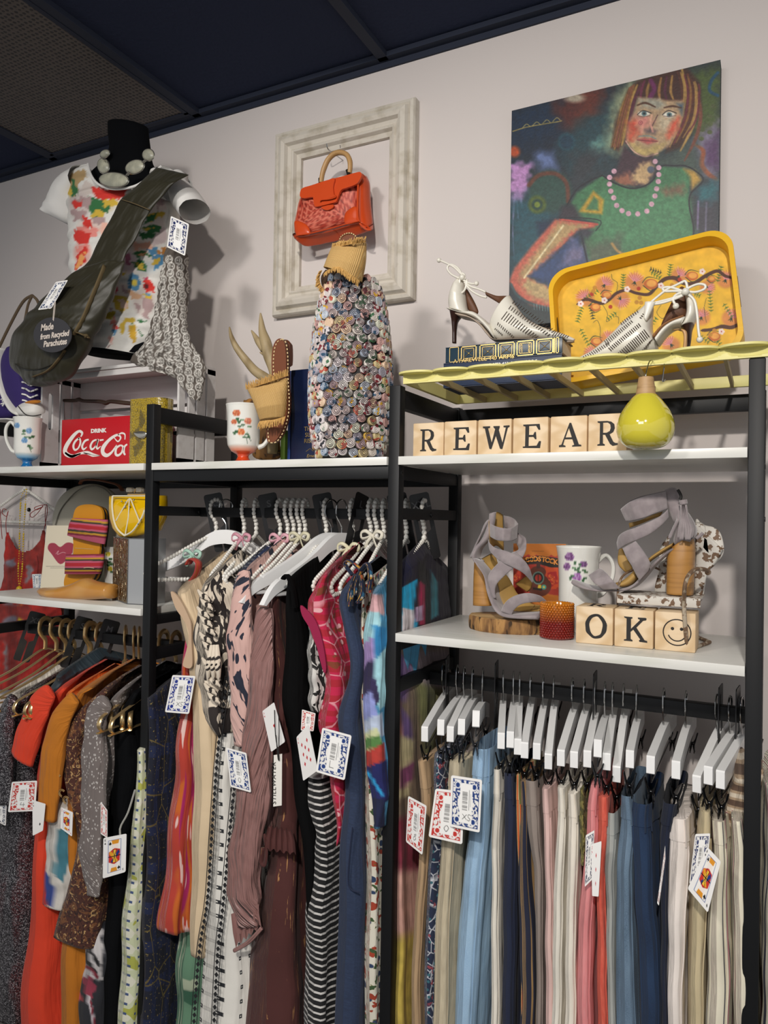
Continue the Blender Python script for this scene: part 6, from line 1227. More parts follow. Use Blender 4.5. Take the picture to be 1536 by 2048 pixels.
# ---------------------------------------------------------------- books on the rack
mgold2=M('gilt','b79c5f',.35,metal=.6)
zk=zr+.011
def book(label,xl,xr,yf_,z0,z1,depth,spine,pagecol='d8cfbb',sx=None):
    t=thing('book',label,'book',((xl+xr)/2,yf_+depth/2,z0)); w=xr-xl; h=z1-z0
    b=MB(); b.box(((xl+xr)/2,yf_+.0015,(z0+z1)/2),(w,.003,h),bev=.001); b.box(((xl+xr)/2,yf_+depth/2,z0+.001),(w,depth,.002)); b.box(((xl+xr)/2,yf_+depth/2,z1-.001),(w,depth,.002)); b.build('cover',spine,t)
    b=MB(); b.box(((xl+xr)/2,yf_+depth/2+.001,(z0+z1)/2),(w-.006,depth-.006,h-.0042)); b.build('pages',M('pages_'+pagecol,pagecol,.8,layers=[('wave',(0,0,500),.4,.6,'b8ae98')],coord='Object'),t,smooth=False)
    return t
YB2=1.318
def bk(x,y): return (860+x*.1953,500+y*.1953)
xl,xr=P(890,720,YB2)[0],P(1124,700,YB2)[0]
ztop=P(1000,684,YB2)[2]; zmid=P(1000,717,YB2)[2]; zlow=zk
if zmid-zlow<.012: zmid=(ztop+zlow)/2
mnav=M('navy_cloth','1c2c48',.5,bump=FB,coord='Object'); mtea=M('teal_leather','1a3343',.35)
t=book('dark blue book with white author lettering under the white heel',xl-.003,xr,YB2,zlow,zmid,.085,mnav)
b=MB(); b.text('A FAREWELL TO ARMS',.0105,Fr(P(*bk(240,1160),YB2-.0006)+np.array([0,0,.0]),(1,0,0),(0,0,1),(0,-1,0)),.0002,align='LEFT',sx=1.12); b.build('gilt_title',mgold2,t,smooth=False)
b=MB(); b.text('HEMINGWAY',.0135,Fr(P(*bk(605,1214),YB2-.0006),(1,0,0),(0,0,1),(0,-1,0)),.0002,align='LEFT',sx=1.1,bold=.0003); b.build('author_name',M('silver_print','d0d0d0',.4),t,smooth=False)
t=book('teal leather book with gilt spine panels directly beneath the white heel',xl,xr,YB2+.002,zmid,ztop,.08,mtea)
b=MB(); fy=YB2+.0012; hh=(ztop-zmid); 
def rect(xa_,xb_,za,zb_,w=.0012):
    for A_,B_ in (((xa_,za),(xb_,za)),((xa_,zb_),(xb_,zb_)),((xa_,za),(xa_,zb_)),((xb_,za),(xb_,zb_))):
        b.box(((A_[0]+B_[0])/2,fy,(A_[1]+B_[1])/2),(abs(A_[0]-B_[0])+w,.0006,abs(A_[1]-B_[1])+w))
fx=lambda x:P(*bk(x,1030),YB2)[0]
for a_,c_ in ((320,470),(510,670),(700,860),(890,1060),(1090,1255)):
    rect(fx(a_),fx(c_),zmid+hh*.08,zmid+hh*.92,.0018); rect(fx(a_+24),fx(c_-24),zmid+hh*.2,zmid+hh*.8,.0008)
    if a_!=890:
        cx=(fx(a_)+fx(c_))/2; cz=zmid+hh*.5; rx=(fx(c_)-fx(a_))*.36
        for s1 in (-1,1): b.tube([(cx-rx,fy,cz-s1*hh*.28),(cx+rx,fy,cz+s1*hh*.28)],.0004,4)
        b.sphere((cx,fy,cz),.0016,8,5)
rect(fx(200),fx(290),zmid+hh*.05,zmid+hh*.95); rect(fx(1265),fx(1275),zmid+hh*.05,zmid+hh*.95); rect(fx(1290),fx(1315),zmid+hh*.05,zmid+hh*.95)
b.text('SCOTT',.0052,Fr((fx(925),fy-.0002,cz),(0,0,-1),(1,0,0),(0,-1,0)),.0002) ; b.text('TURNER',.0052,Fr((fx(1005),fy-.0002,cz),(0,0,-1),(1,0,0),(0,-1,0)),.0002)
b.build('gilt_tooling',mgold2,t,smooth=False)
# ---------------------------------------------------------------- white perforated heels
mwl=M('ivory_leather','dcd8cc',.3,coat=.2); mbl_=M('brown_lining','5c3a24',.6); mhl=M('dark_stacked_heel','2e1812',.35); mslot=M('perforation','3a2c22',.8); msole=M('leather_sole','a89888',.5)
def sh(x,y): return (860+x*.1953,500+y*.1953)
YS=1.362
t=thing('high_heel_shoe','white perforated pointed heel with ankle tie standing on the blue books','shoe',P(920,685,YS),'white perforated heels')
S=lambda L_:[sh(*q) for q in L_]
b=MB(); strip(b,S([(820,470),(900,600),(1000,710),(1150,790),(1300,840),(1420,880),(1485,912)]),S([(620,790),(650,870),(720,935),(860,935),(1050,935),(1250,935),(1470,935)]),YS,[.05,.062,.068,.066,.055,.036,.008],n=90,seg=60,pw=.9); SV=Surf(b.last); b.build('vamp',mwl,t,angle=0)
b=MB(); strip(b,S([(300,260),(240,370),(205,480),(198,560),(205,610)]),S([(350,330),(358,440),(370,560),(385,620),(400,660)]),YS,[.012,.045,.052,.05,.045],n=30,seg=24,pw=1); b.build('heel_counter',mwl,t,angle=0)
b=MB(); strip(b,S([(350,395),(370,500),(385,600),(395,620)]),S([(375,395),(450,520),(495,620),(490,655)]),YS+.012,[.02,.02,.018,.01],n=14,seg=12); b.build('lining',mbl_,t,angle=0)
b=MB(); strip(b,S([(575,430),(680,468),(760,468),(820,470)]),S([(580,470),(680,530),(740,570),(760,590)]),[YS+.01,YS+.012,YS+.01,YS],.012,n=20,seg=12); b.build('collar_lining',mbl_,t,angle=0)
b=MB(); strip(b,S([(205,605),(330,650),(450,640),(560,710),(640,790)]),S([(215,630),(330,665),(430,690),(540,760),(690,930)]),YS,[.045,.045,.044,.05,.06],n=30,seg=18,pw=.6); b.build('insole_shank',mwl,t,angle=0)
b=MB(); strip(b,S([(230,640),(330,662),(440,700),(540,765),(640,880),(700,935),(1000,938),(1380,935),(1470,938)]),S([(260,660),(330,700),(440,725),(530,790),(620,900),(700,948),(1000,948),(1370,960),(1480,940)]),YS,[.03,.04,.04,.045,.055,.06,.06,.03,.01],n=40,seg=16,pw=.5); b.build('sole',msole,t,angle=0)
b=MB(); strip(b,S([(208,610),(222,700),(230,800),(230,955)]),S([(340,660),(290,720),(272,800),(268,955)]),YS,[.04,.02,.012,.010],n=30,seg=18,pw=.8); b.build('stiletto_heel',mhl,t,angle=0)
def slots(b,rows,Yk,w=.0007):
    for (x0,y0,x1,y1,n,dx0,dy0,dx1,dy1,yo) in rows:
        for k in range(n):
            s=k/(n-1); x=x0+(x1-x0)*s; y=y0+(y1-y0)*s; dx=dx0+(dx1-dx0)*s; dy=dy0+(dy1-dy0)*s
            p1=sh(x,y);p2=sh(x+dx,y+dy); b.tube([Yk(*p1),Yk((p1[0]+p2[0])/2,(p1[1]+p2[1])/2),Yk(*p2)],w,4)
b=MB(); slots(b,[(790,630,1110,880,15,-60,80,-40,30,-.030),(830,570,1230,860,18,-24,34,-30,20,-.024),(870,520,1280,820,18,-25,25,-35,25,-.016),(700,740,860,885,10,-10,30,-14,18,-.034),(670,800,740,860,6,-8,14,-8,12,-.034),(1290,830,1420,880,7,-40,50,-20,18,-.010)],SV); b.build('perforations',mslot,t,smooth=False)
b=MB()
for L_ in ([(350,330),(420,375),(500,400),(570,430)],[(360,350),(430,420),(520,470),(580,485)],[(330,300),(380,330),(430,345),(470,345)],[(300,290),(220,250),(180,200),(185,165),(220,150),(280,180),(320,240),(330,300)],[(320,250),(250,180),(180,140),(110,110)],[(310,270),(300,400),(320,440),(360,400),(380,300)],[(320,235),(350,250),(360,300)]): pt(b,S(L_),YS-.012,.0021,8)
b.sphere(P(*sh(92,105),YS-.012),.0048,8,6); b.sphere(P(*sh(476,342),YS-.012),.0048,8,6); b.sphere(P(*sh(330,280),YS-.014),.006,8,6); b.build('ankle_tie',mwl,t,angle=0)
def sh(x,y): return (1120+x*.2018,540+y*.2018)
YS=1.26
t=thing('high_heel_shoe','white perforated pointed heel with bow lying toe left before the yellow tray','shoe',P(1360,700,YS),'white perforated heels')
b=MB(); strip(b,S([(860,330),(780,410),(640,510),(520,640),(380,770),(250,850),(110,900)]),S([(930,380),(920,600),(975,740),(940,830),(760,880),(450,940),(110,915)]),YS,[.02,.06,.075,.078,.07,.05,.008],n=90,seg=60,pw=.9); SV=Surf(b.last); b.build('vamp',mwl,t,angle=0)
b=MB(); strip(b,S([(840,320),(835,400),(830,470)]),S([(950,320),(905,420),(860,515)]),YS-.025,.012,n=14,seg=14); b.build('strap_loop',mwl,t,angle=0)
b=MB(); strip(b,S([(1255,190),(1300,230),(1350,320),(1370,430),(1330,540)]),S([(1240,260),(1255,360),(1250,460),(1210,560),(1165,590)]),YS,[.012,.045,.055,.055,.05],n=30,seg=24,pw=1); b.build('heel_counter',mwl,t,angle=0)
b=MB(); pillow(b,S([(1190,170),(1250,200),(1260,300),(1250,450),(1180,490),(1060,540),(1010,560),(1010,520),(1100,330)]),YS+.010,.016); b.build('lining',mbl_,t,angle=0)
b=MB(); strip(b,S([(1250,480),(1120,530),(1030,590),(950,690)]),S([(1200,570),(1120,590),(1050,650),(975,750)]),YS-.01,[.05,.05,.05,.05],n=24,seg=16,pw=.6); b.build('insole',mwl,t,angle=0)
b=MB(); strip(b,S([(1230,470),(1110,515),(1010,575),(925,665)]),S([(1240,490),(1120,540),(1030,600),(945,700)]),YS-.012,[.04,.045,.045,.04],n=24,seg=14,pw=.6); b.build('inner_sole_lining',M('tan_insole','8a5c34',.6),t,angle=0)
b=MB(); strip(b,S([(1200,580),(1230,620),(1225,700),(1212,810)]),S([(1330,540),(1310,600),(1300,700),(1280,830)]),YS,[.045,.03,.016,.012],n=30,seg=18,pw=.8); b.build('stiletto_heel',mhl,t,angle=0)
b=MB(); strip(b,S([(1110,590),(1190,590),(1225,660),(1215,800)]),S([(1150,600),(1250,600),(1262,700),(1255,800)]),YS-.016,[.004,.01,.010,.006],n=20,seg=10); b.build('heel_breast',M('tan_heel_face','b98f60',.4),t,angle=0)
b=MB(); slots(b,[(830,590,560,830,17,55,75,55,60,-.040),(775,530,480,770,18,24,32,30,30,-.036),(700,500,440,700,16,20,20,30,40,-.026),(880,720,780,830,7,35,-30,35,20,-.034),(470,720,170,890,16,20,28,24,22,-.024),(760,400,600,520,9,14,22,18,24,-.02),(860,380,790,470,6,18,8,18,8,-.034)],SV); b.build('perforations',mslot,t,smooth=False)
b=MB()
for L_ in ([(900,320),(1050,200),(1150,150),(1220,115)],[(920,330),(1080,290),(1180,260),(1250,230)],[(900,340),(1000,330),(1130,290),(1220,250)],[(1240,210),(1120,210),(1040,210),(1020,180),(1080,170),(1160,190),(1230,215)],[(1245,210),(1340,220),(1430,190),(1435,150),(1370,140),(1290,170),(1245,205)],[(1240,220),(1160,240),(1120,290),(1145,350)],[(1250,230),(1330,300),(1360,450),(1370,580),(1385,680)],[(1200,130),(1240,110),(1260,170),(1245,240)]): pt(b,S(L_),YS-.024,.0021,8)
b.sphere(P(*sh(1148,358),YS-.026),.005,8,6); b.sphere(P(*sh(1385,690),YS-.026),.005,8,6); b.sphere(P(*sh(1243,215),YS-.028),.006,8,6); b.build('ankle_tie',mwl,t,angle=0)
# ================================================================ letter blocks
mblk_=M('birch_block','dcc4a2',.6,layers=[('wavy',(6,6,34),.4,1.0,'cdb088'),('fine',(12,12,120),.6,.8,'c9a87c')],coord='Object')
GL={'R':([(.10,.02),(.40,.02),(.40,.07),(.33,.10),(.33,.44),(.42,.44),(.62,.08),(.72,.0),(.92,.03),(.93,.09),(.84,.10),(.76,.16),(.60,.46),(.74,.54),(.80,.68),(.78,.84),(.66,.95),(.50,.99),(.10,.99),(.10,.93),(.19,.90),(.19,.09),(.10,.07)],[(.33,.52),(.48,.52),(.60,.58),(.64,.70),(.62,.84),(.52,.92),(.33,.92)]),
'E':([(.10,.02),(.86,.0),(.90,.28),(.82,.28),(.72,.09),(.36,.09),(.36,.47),(.56,.47),(.64,.36),(.70,.36),(.68,.66),(.62,.66),(.56,.55),(.36,.55),(.36,.91),(.68,.91),(.80,.74),(.88,.76),(.84,.99),(.10,.98),(.10,.92),(.20,.90),(.20,.09),(.10,.08)],None),
'W':([(.0,.98),(.0,.92),(.07,.90),(.26,.02),(.34,.0),(.50,.56),(.66,.02),(.74,.0),(.93,.88),(1.0,.92),(1.0,.98),(.78,.98),(.78,.92),(.86,.90),(.74,.26),(.60,.80),(.64,.92),(.64,.98),(.40,.98),(.40,.92),(.46,.84),(.34,.28),(.20,.90),(.28,.92),(.28,.98)],None),
'A':([(.02,.02),(.30,.02),(.30,.07),(.20,.10),(.27,.32),(.60,.32),(.68,.10),(.58,.07),(.58,.02),(.98,.02),(.98,.08),(.88,.11),(.54,.99),(.46,.99),(.12,.11),(.02,.08)],[(.30,.40),(.57,.40),(.44,.78)]),
'O':([(.5+.46*math.cos(a)*(1+.015*math.sin(9*a)),.5+.5*math.sin(a)*(1+.012*math.sin(7*a))) for a in np.linspace(0,6.283,40,endpoint=False)],[(.5+.28*math.cos(a)*(1+.04*math.sin(5*a)),.5+.40*math.sin(a)*(1+.03*math.sin(6*a))) for a in np.linspace(0,6.283,30,endpoint=False)]),
'K':([(.04,.02),(.38,.02),(.38,.07),(.31,.10),(.31,.38),(.42,.48),(.70,.12),(.64,.08),(.66,.02),(.98,.0),(.98,.07),(.88,.10),(.54,.58),(.80,.86),(.92,.88),(.94,.95),(.90,.98),(.60,.98),(.60,.93),(.68,.88),(.31,.50),(.31,.90),(.38,.93),(.38,.98),(.04,.98),(.04,.93),(.13,.90),(.13,.09),(.04,.07)],None)}
def glyph(b,ch,fr,w,h,t_=.0004):
    out,hole=GL[ch]; q=[((x-.5)*w+.0003*math.sin(i*7.3),(y-.5)*h+.0003*math.sin(i*5.1)) for i,(x,y) in enumerate(out)]
    if hole is None: b.prism(q,fr,0,t_); return
    hq=[((x-.5)*w,(y-.5)*h) for x,y in hole]
    # join outline and hole by a seam at their nearest points
    i,j=min(((i,j) for i in range(len(q)) for j in range(len(hq))),key=lambda k:(q[k[0]][0]-hq[k[1]][0])**2+(q[k[0]][1]-hq[k[1]][1])**2)
    def area(p): return sum(p[k][0]*p[(k+1)%len(p)][1]-p[(k+1)%len(p)][0]*p[k][1] for k in range(len(p)))
    if area(hq)*area(q)>0: hq=hq[::-1]; j=len(hq)-1-j
    poly=q[:i+1]+hq[j:]+hq[:j+1]+q[i:]
    bm=bmesh.new(); 
    vs=[bm.verts.new((x,y,0)) for x,y in q]; hs=[bm.verts.new((x,y,0)) for x,y in hq]
    es=[bm.edges.new((vs[k],vs[(k+1)%len(vs)])) for k in range(len(vs))]+[bm.edges.new((hs[k],hs[(k+1)%len(hs)])) for k in range(len(hs))]
    bmesh.ops.triangle_fill(bm,use_beauty=True,use_dissolve=False,edges=es); bm.verts.index_update()
    b.add([fr(v.co.x,v.co.y,t_) for v in bm.verts],[[v.index for v in f.verts] for f in bm.faces]); bm.free()
def block(ch,x0,x1,yf_,z0,label,gr,top=None,rz=0,face=None):
    s=x1-x0; t=thing('letter_block',label,'block',((x0+x1)/2,yf_+s/2,z0),gr); m_=mblk_
    b=MB(); b.box(((x0+x1)/2,yf_+s/2,z0+s/2),(s-.0012,s-.0012,s),bev=.0022); b.build('wood_cube',m_,t)
    b=MB(); fr=Fr(((x0+x1)/2+ (.003 if ch!='R' else 0),yf_+.0003,z0+s*.49),(1,0,0),(0,0,1),(0,-1,0))
    if ch=='smile':
        r=s*.33
        b.tube([fr(r*math.cos(a),r*math.sin(a)) for a in np.linspace(0,6.283,40,endpoint=False)],.0009,6,closed=True); b.tube([fr(r*.66*math.cos(a),r*.66*math.sin(a)) for a in np.linspace(3.5,5.92,16)],.0009,6)
        for sx in (-1,1): b.sphere(fr(sx*r*.33,r*.28),.0026,10,6,sc=(1,.3,1))
        b.build('smiley_print',m_ink,t)
    else:
        glyph(b,ch,fr,s*.62*(1.25 if ch=='W' else 1),s*.66)
        b.build('letter_print',m_ink,t,smooth=False)
    if top:
        b=MB(); glyph(b,top,Fr(((x0+x1)/2,yf_+s/2,z0+s+.0001),(1,0,0),(0,1,0),(0,0,1)),s*.6,s*.66); b.build('top_letter_print',m_ink,t,smooth=False)
    return t
xs=[P(x,905,1.222)[0] for x in (822,885.5,951,1022,1096.5,1174)]; s=(xs[-1]-xs[0])/5; z0=H+.1135
for i,(ch,lb) in enumerate(zip('REWEAR',('first wooden block of the upper row, letter R at the left end','second wooden block of the upper row, letter E left of the W','wooden block with the letter W in the upper row','wooden block with the letter E between W and A','wooden block with the letter A in the upper row','last wooden block of the upper row, letter R partly behind the yellow bulb'))):
    block(ch,xs[0]+s*i+.0006,xs[0]+s*(i+1)-.0006,1.222+(.004 if i in(0,4) else 0),z0,lb,'wooden letter blocks')
# ---------------------------------------------------------------- hanging ceramic bulb
t=thing('hanging_bulb_vase','glossy yellow ceramic bulb with wooden neck hanging from the scalloped rack','ornament',P(1290,897,1.165))
c=P(1291,840,1.165); k=(P(1292,840,1.165)-c)[0]; zz=lambda y:P(1291,y,1.165)[2]
b=MB(); pr=[(0,896),(18,898),(38,893),(52,880),(58,862),(57,845),(50,826),(38,808),(27,795),(20,789),(15,787)]; b.lathe([(max(r*k,1e-5),zz(y)-c[2]) for r,y in resamp(pr,40)],c,48); b.build('ceramic_body',M('yellow_glaze','cbbf3a',.08,coat=.9,spec=.7),t,angle=0)
b=MB(); b.lathe([(20.5*k,zz(792)-c[2]),(20*k,zz(788)-c[2]),(15.5*k,zz(757)-c[2]),(15*k,zz(755)-c[2]),(0.0001,zz(755)-c[2])],c,32); b.build('wooden_neck',M('ash_wood','b08d62',.55,layers=[('fine',(30,30,200),.5,.7,'94744c')],coord='Object'),t,angle=40)
b=MB(); top=np.array([c[0],c[1],zz(755)]); hz=zr+.004
b.tube(sm([top,top+np.array([0,0,.006]),np.array([c[0]+.003,c[1]+.012,hz-.002]),np.array([c[0]+.005,FY+.012,hz+.004])],4),.0009,6)
b.tube(sm([np.array([c[0]+.02,FY+.01,hz+.002]),np.array([c[0]+.022,FY-.006,hz-.006]),np.array([c[0]+.02,FY-.008,hz-.03]),np.array([c[0]+.024,FY-.008,hz-.028])],4),.0009,6); b.build('wire_hook',m_chrome,t)
# ---------------------------------------------------------------- lower right shelf
ZL=H-.2028
def at(x,y): return PZ(x,y,ZL)
a=at(1148,1289); c=at(1308,1290); a2=at(1160,1288)
yO=at(1190,1289)[1]; s2=(P(1308,1289,yO)[0]-P(1150,1289,yO)[0])/2
xO=P(1150,1289,yO)[0]
block('O',xO,xO+s2-.0008,yO,ZL,'wooden block with the letter O on the lower shelf','wooden letter blocks','R')
block('K',xO+s2,xO+2*s2-.0008,yO,ZL,'wooden block with the letter K on the lower shelf','wooden letter blocks','E')
block('smile',xO+2*s2,xO+3*s2-.0008,yO+.001,ZL,'wooden block printed with a smiley face at the end of OK','wooden letter blocks')
# amber glass
g0=at(1113,1280); yG=g0[1]+.022; base=P(1113,1284,yG); base[2]=ZL; r=(P(1145,1240,yG)-P(1082,1240,yG))[0]/2; hG=P(1113,1205,yG)[2]-ZL
t=thing('hobnail_tumbler','red and amber hobnail glass tumbler in front of the wood slice','glass',base)
mg=M('red_amber_glass','8a1c0c',.12,trans=.35,layers=[('wave',(0,0,1),2,3,'d0661a')],coord='Object',coat=.4)
def mgrad():
    m=MATS['red_amber_glass']; t_=m.node_tree; bs_=t_.nodes['Principled BSDF']; tc=nn(t_,'ShaderNodeTexCoord'); sx=nn(t_,'ShaderNodeSeparateXYZ'); t_.links.new(tc.outputs['Object'],sx.inputs[0]); mr=nn(t_,'ShaderNodeMapRange'); t_.links.new(sx.outputs[2],mr.inputs[0]); mr.inputs[1].default_value=hG*.45; mr.inputs[2].default_value=hG; mx=nn(t_,'ShaderNodeMix',data_type='RGBA'); t_.links.new(mr.outputs[0],mx.inputs[0]); mx.inputs[6].default_value=(*C('8f1d10'),1); mx.inputs[7].default_value=(*C('e08a1c'),1); t_.links.new(mx.outputs[2],bs_.inputs['Base Color'])
mgrad()
b=MB(); b.lathe([(1e-5,0),(r*.93,0),(r*.99,.003),(r*.97,hG*.5),(r*.97,hG-.002),(r*.93,hG),(r*.88,hG-.002),(r*.87,.006),(1e-5,.006)],base,40); b.build('tumbler_wall',mg,t,angle=0)
b=MB(); nr=15; nc=34
for i in range(nr):
    for j in range(nc):
        a_=2*math.pi*(j+.5*(i%2))/nc; b.sphere(base+np.array([r*.99*math.cos(a_),r*.99*math.sin(a_),.004+i*(hG-.006)/(nr-1)]),.0025,6,4)
b.build('hobnails',mg,t,angle=0)
# wood slice
cS=at(1010,1268); yS=cS[1]+.052; cs=P(1018,1240,yS); cs[2]=ZL; rS=(P(1092,1240,yS)-P(932,1240,yS))[0]/2; hS=P(1000,1215,yS-.04)[2]-ZL; hS=.026
t=thing('wood_slice','thick round wood slice with bark edge under the left grey sandal','wood slice',cs)
mbark=M('bark','6a4a2c',.9,layers=[('fine',(60,60,14),.45,.6,'a57c4a'),('noise',(90,90,30),.55,.62,'3a2a1a')],coord='Object',bump=('fine',(90,90,25),1,.006)); mcut=M('cut_wood','c8a876',.6,layers=[('ring',(9,9,9),.6,.9,'b08c5a')],coord='Object')
b=MB(); th_=np.linspace(0,6.283,90,endpoint=False); rad=rS*(1+.02*np.sin(3*th_)+.012*np.sin(11*th_)); R_=[cs+np.stack([rad*f*np.cos(th_),rad*f*.72*np.sin(th_),np.full(90,z)],1) for f,z in ((.97,0),(1,.003),(1.01,hS*.5),(1,hS-.003),(.975,hS))]; b.loft(R_,cap=False); b.build('bark_edge',mbark,t,angle=0)
b=MB(); b.loft([cs+np.stack([rad*.975*f*np.cos(th_),rad*.975*f*.72*np.sin(th_),np.full(90,hS)],1) for f in (1,.5,.01)],cap=False); b.loft([cs+np.stack([rad*.97*f*np.cos(th_),rad*.97*f*.72*np.sin(th_),np.full(90,.0)],1) for f in (.01,1)],cap=False); b.build('cut_face',mcut,t,smooth=False)
# woodstock book
YW=1.46
t=thing('paperback','orange WOODSTOCK paperback standing behind the grey sandal and floral mug','book',P(1080,1200,YW))
def WO():
    o=[]; s=lambda x,y:(920+x*.1823,960+y*.1823); A=lambda pts,c,n=0:o.append(('p',[s(*q) for q in pts],c,1.4,n) if n else ('p',[s(*q) for q in pts],c,1.2))
    A([(590,840),(1180,840),(1130,1260),(590,1260)],'a02c1c',5); A([(940,940),(1100,940),(1110,1180),(960,1200)],'c8481c',4); A([(590,1010),(700,1000),(700,1110),(600,1120)],'c03a20',4); A([(960,1020),(1060,1000),(1080,1150),(980,1160)],'a81c1c',5)
    A([(700,850),(860,830),(1090,860),(1090,960),(1000,960),(860,920),(700,930)],'1d1710')
    o.append(('o',s(855,1010),16,12,'5a2614',1.5)); o.append(('o',s(870,1160),24,22,'5a2614',1.5)); o.append(('o',s(858,1075),12,13,'5f7a70',1)); o.append(('o',s(858,1075),9.5,10.5,'17130f',1)); o.append(('o',s(858,1075),6.5,7,'a02818',1)); o.append(('l',[s(858,1030),s(858,1120)],1.6,'17130f',.8)); o.append(('o',s(920,1175),5,5,'3f8f7c',1)); o.append(('o',s(920,1175),2,2,'d8b04a',.8)); A([(860,1150),(890,1150),(890,1200),(850,1190)],'c9b02c'); A([(800,1180),(900,1190),(900,1215),(800,1200)],'17130f'); A([(840,900),(880,900),(880,970),(840,970)],'3a1a10')
    for x,y in ((1000,1070),(1030,1110),(620,1070)): o+=rose(*s(x,y),7,'b0281c','d8602a','7a1410')
    o.append(('l',[s(790,778),s(920,780)],.8,'6a3a10',.8)); return o
WO=WO(); b=MB(); q=[P(1027,1087,YW),P(1132,1088,YW),P(1127,1204,YW-.004),P(1027,1204,YW-.004)]
for p_ in q[2:]: p_[2]=ZL+.0003
b.add([*q,*[p_+np.array([0,.014,0]) for p_ in q]],[[0,1,2,3],[4,7,6,5],[0,4,5,1],[1,5,6,2],[2,6,7,3],[3,7,4,0]]); b.build('pages',M('pages_p','cfc5b0',.8),t,smooth=False)
b=MB(); quadgrid(b,q,120,130,lambda A,u,v:paint(proj(A),'b8691a',WO),off=.0006); b.build('front_cover',mpaint,t,smooth=False)
b=MB(); txt='WOODSTOCK'
for i,ch in enumerate(txt): x=1046+i*8.2; y=1127-4.5*math.sin(math.pi*i/8)+ (i-4)*.5; b.text(ch,.0135,Fr(P(x,y,YW-.0022),(1,0,-.1+.05*(4-i)*-.5),(0.05*(4-i)*-.5,0,1),(0,-1,0)),.0002,bold=.0005)
b.build('title',M('orange_print','d98a3a',.6),t,smooth=False)
mug('white mug with purple roses and a ring handle behind the letter blocks',1156,1092,1201,.079,1.40,None,rose(1139,1114,9,'7a4f80','a07aa8','4f2c58')+rose(1134,1133,7,'7a4f80','9a72a2','4f2c58')+rose(1167,1128,7.5,'5f3a66','8a5c92','3f2048')+rose(1154,1155,9,'93589c','b88fc0','6a3c74')+leafs([(1150,1126),(1148,1136),(1157,1138),(1160,1130),(1158,1145),(1168,1140),(1172,1144),(1145,1152),(1141,1157),(1170,1157),(1166,1162),(1152,1141)])+[('n',30,.01)],1,zbase=ZL,hy=(.42,.82),flarew=1.1)
# ---------------------------------------------------------------- grey suede sandals
msu=M('grey_suede','857b7d',.9,sheen=.5,layers=[('noise',(60,60,60),.4,.65,'958b8c')],coord='Object',bump=FB); mtn=M('tan_leather_lining','a98648',.55); mhw=M('wooden_heel','a97a3e',.4,layers=[('fine',(8,8,160),.5,.7,'8f6430')],coord='Object',coat=.15)
def sh(x,y): return (920+x*.1823,960+y*.1823)
YD=1.335; zS=ZL+hS
t=thing('sandal','grey suede block heel sandal with crossed straps standing on the wood slice','sandal',P(1010,1225,YD),'grey suede sandals')
b=MB(); strip(b,S([(180,880),(170,1100),(165,1365)]),S([(330,1000),(360,1200),(392,1370)]),YD+.015,[.05,.052,.055],n=20,seg=24,pw=.55); b.build('block_heel',mhw,t,angle=0)
b=MB(); strip(b,S([(220,880),(310,1010),(380,1180),(440,1340),(520,1420),(640,1440),(860,1440)]),S([(380,790),(430,950),(540,1080),(620,1230),(700,1300),(800,1360),(900,1370)]),[YD+.02,YD+.01,YD,YD-.01,YD-.015,YD-.02,YD-.02],.008,YR=[YD+.05,YD+.04,YD+.03,YD+.02,YD+.015,YD+.01,YD+.01],n=40,seg=14); b.build('footbed',mtn,t,angle=0)
b=MB(); strip(b,S([(170,860),(215,930),(300,1040),(330,1200),(380,1330),(450,1440),(580,1500),(900,1520)]),S([(215,880),(300,990),(360,1120),(420,1290),(480,1390),(560,1440),(700,1450),(900,1440)]),YD-.02,[.04,.05,.055,.06,.07,.075,.075,.07],n=44,seg=16,pw=.5); b.build('sole_wrap',msu,t,angle=0)
b=MB(); strip(b,S([(315,450),(330,420),(400,350),(470,380)]),S([(330,700),(360,740),(400,720),(480,780)]),[YD-.01,YD+.02,YD+.035,YD+.045],.004,n=16,seg=10); b.build('heel_cup_lining',mtn,t,angle=0)
b=MB(); strip(b,S([(325,370),(310,480),(250,640),(165,760),(160,880),(220,930)]),S([(395,350),(380,470),(330,640),(230,760),(205,850),(250,880)]),YD,[.012,.014,.02,.03,.04,.03],n=30,seg=16); b.build('back_strap',msu,t,angle=0)
b=MB(); strip(b,S([(318,470),(400,510),(500,530),(580,520),(638,480)]),S([(325,620),(400,660),(500,672),(580,665),(630,640)]),[YD-.005,YD-.03,YD-.036,YD-.025,YD+.005],.005,n=30,seg=14); strip(b,S([(638,480),(600,430),(540,400),(480,390)]),S([(632,600),(600,560),(540,540),(500,530)]),[YD+.005,YD+.03,YD+.04,YD+.045],.004,n=16,seg=10); b.build('ankle_cuff',msu,t,angle=0)
b=MB(); strip(b,S([(330,620),(310,660),(380,740),(540,790),(680,860),(760,960),(800,1100)]),S([(318,660),(330,780),(440,890),(580,960),(690,1020),(770,1100),(795,1130)]),[YD,YD-.02,YD-.035,YD-.042,YD-.04,YD-.03,YD-.01],.005,n=50,seg=14); b.build('cross_strap',msu,t,angle=0)
b=MB(); strip(b,S([(640,580),(720,640),(725,760),(690,850)]),S([(610,680),(640,760),(580,790),(560,800)]),[YD+.03,YD+.02,YD,YD-.01],.005,n=20,seg=12); strip(b,S([(600,790),(520,830),(420,910),(310,1050),(330,1200),(370,1300)]),S([(690,860),(580,970),(480,1060),(400,1150),(385,1240),(400,1290)]),[YD-.02,YD-.034,YD-.042,YD-.044,YD-.044,YD-.042],.005,n=36,seg=14); b.build('cross_strap',msu,t,angle=0)
b=MB(); strip(b,S([(800,1100),(780,1190),(740,1230)]),S([(770,1030),(700,1070),(610,1140)]),[YD-.01,YD+.01,YD+.02],.004,n=16,seg=10); b.build('strap_lining',mtn,t,angle=0)
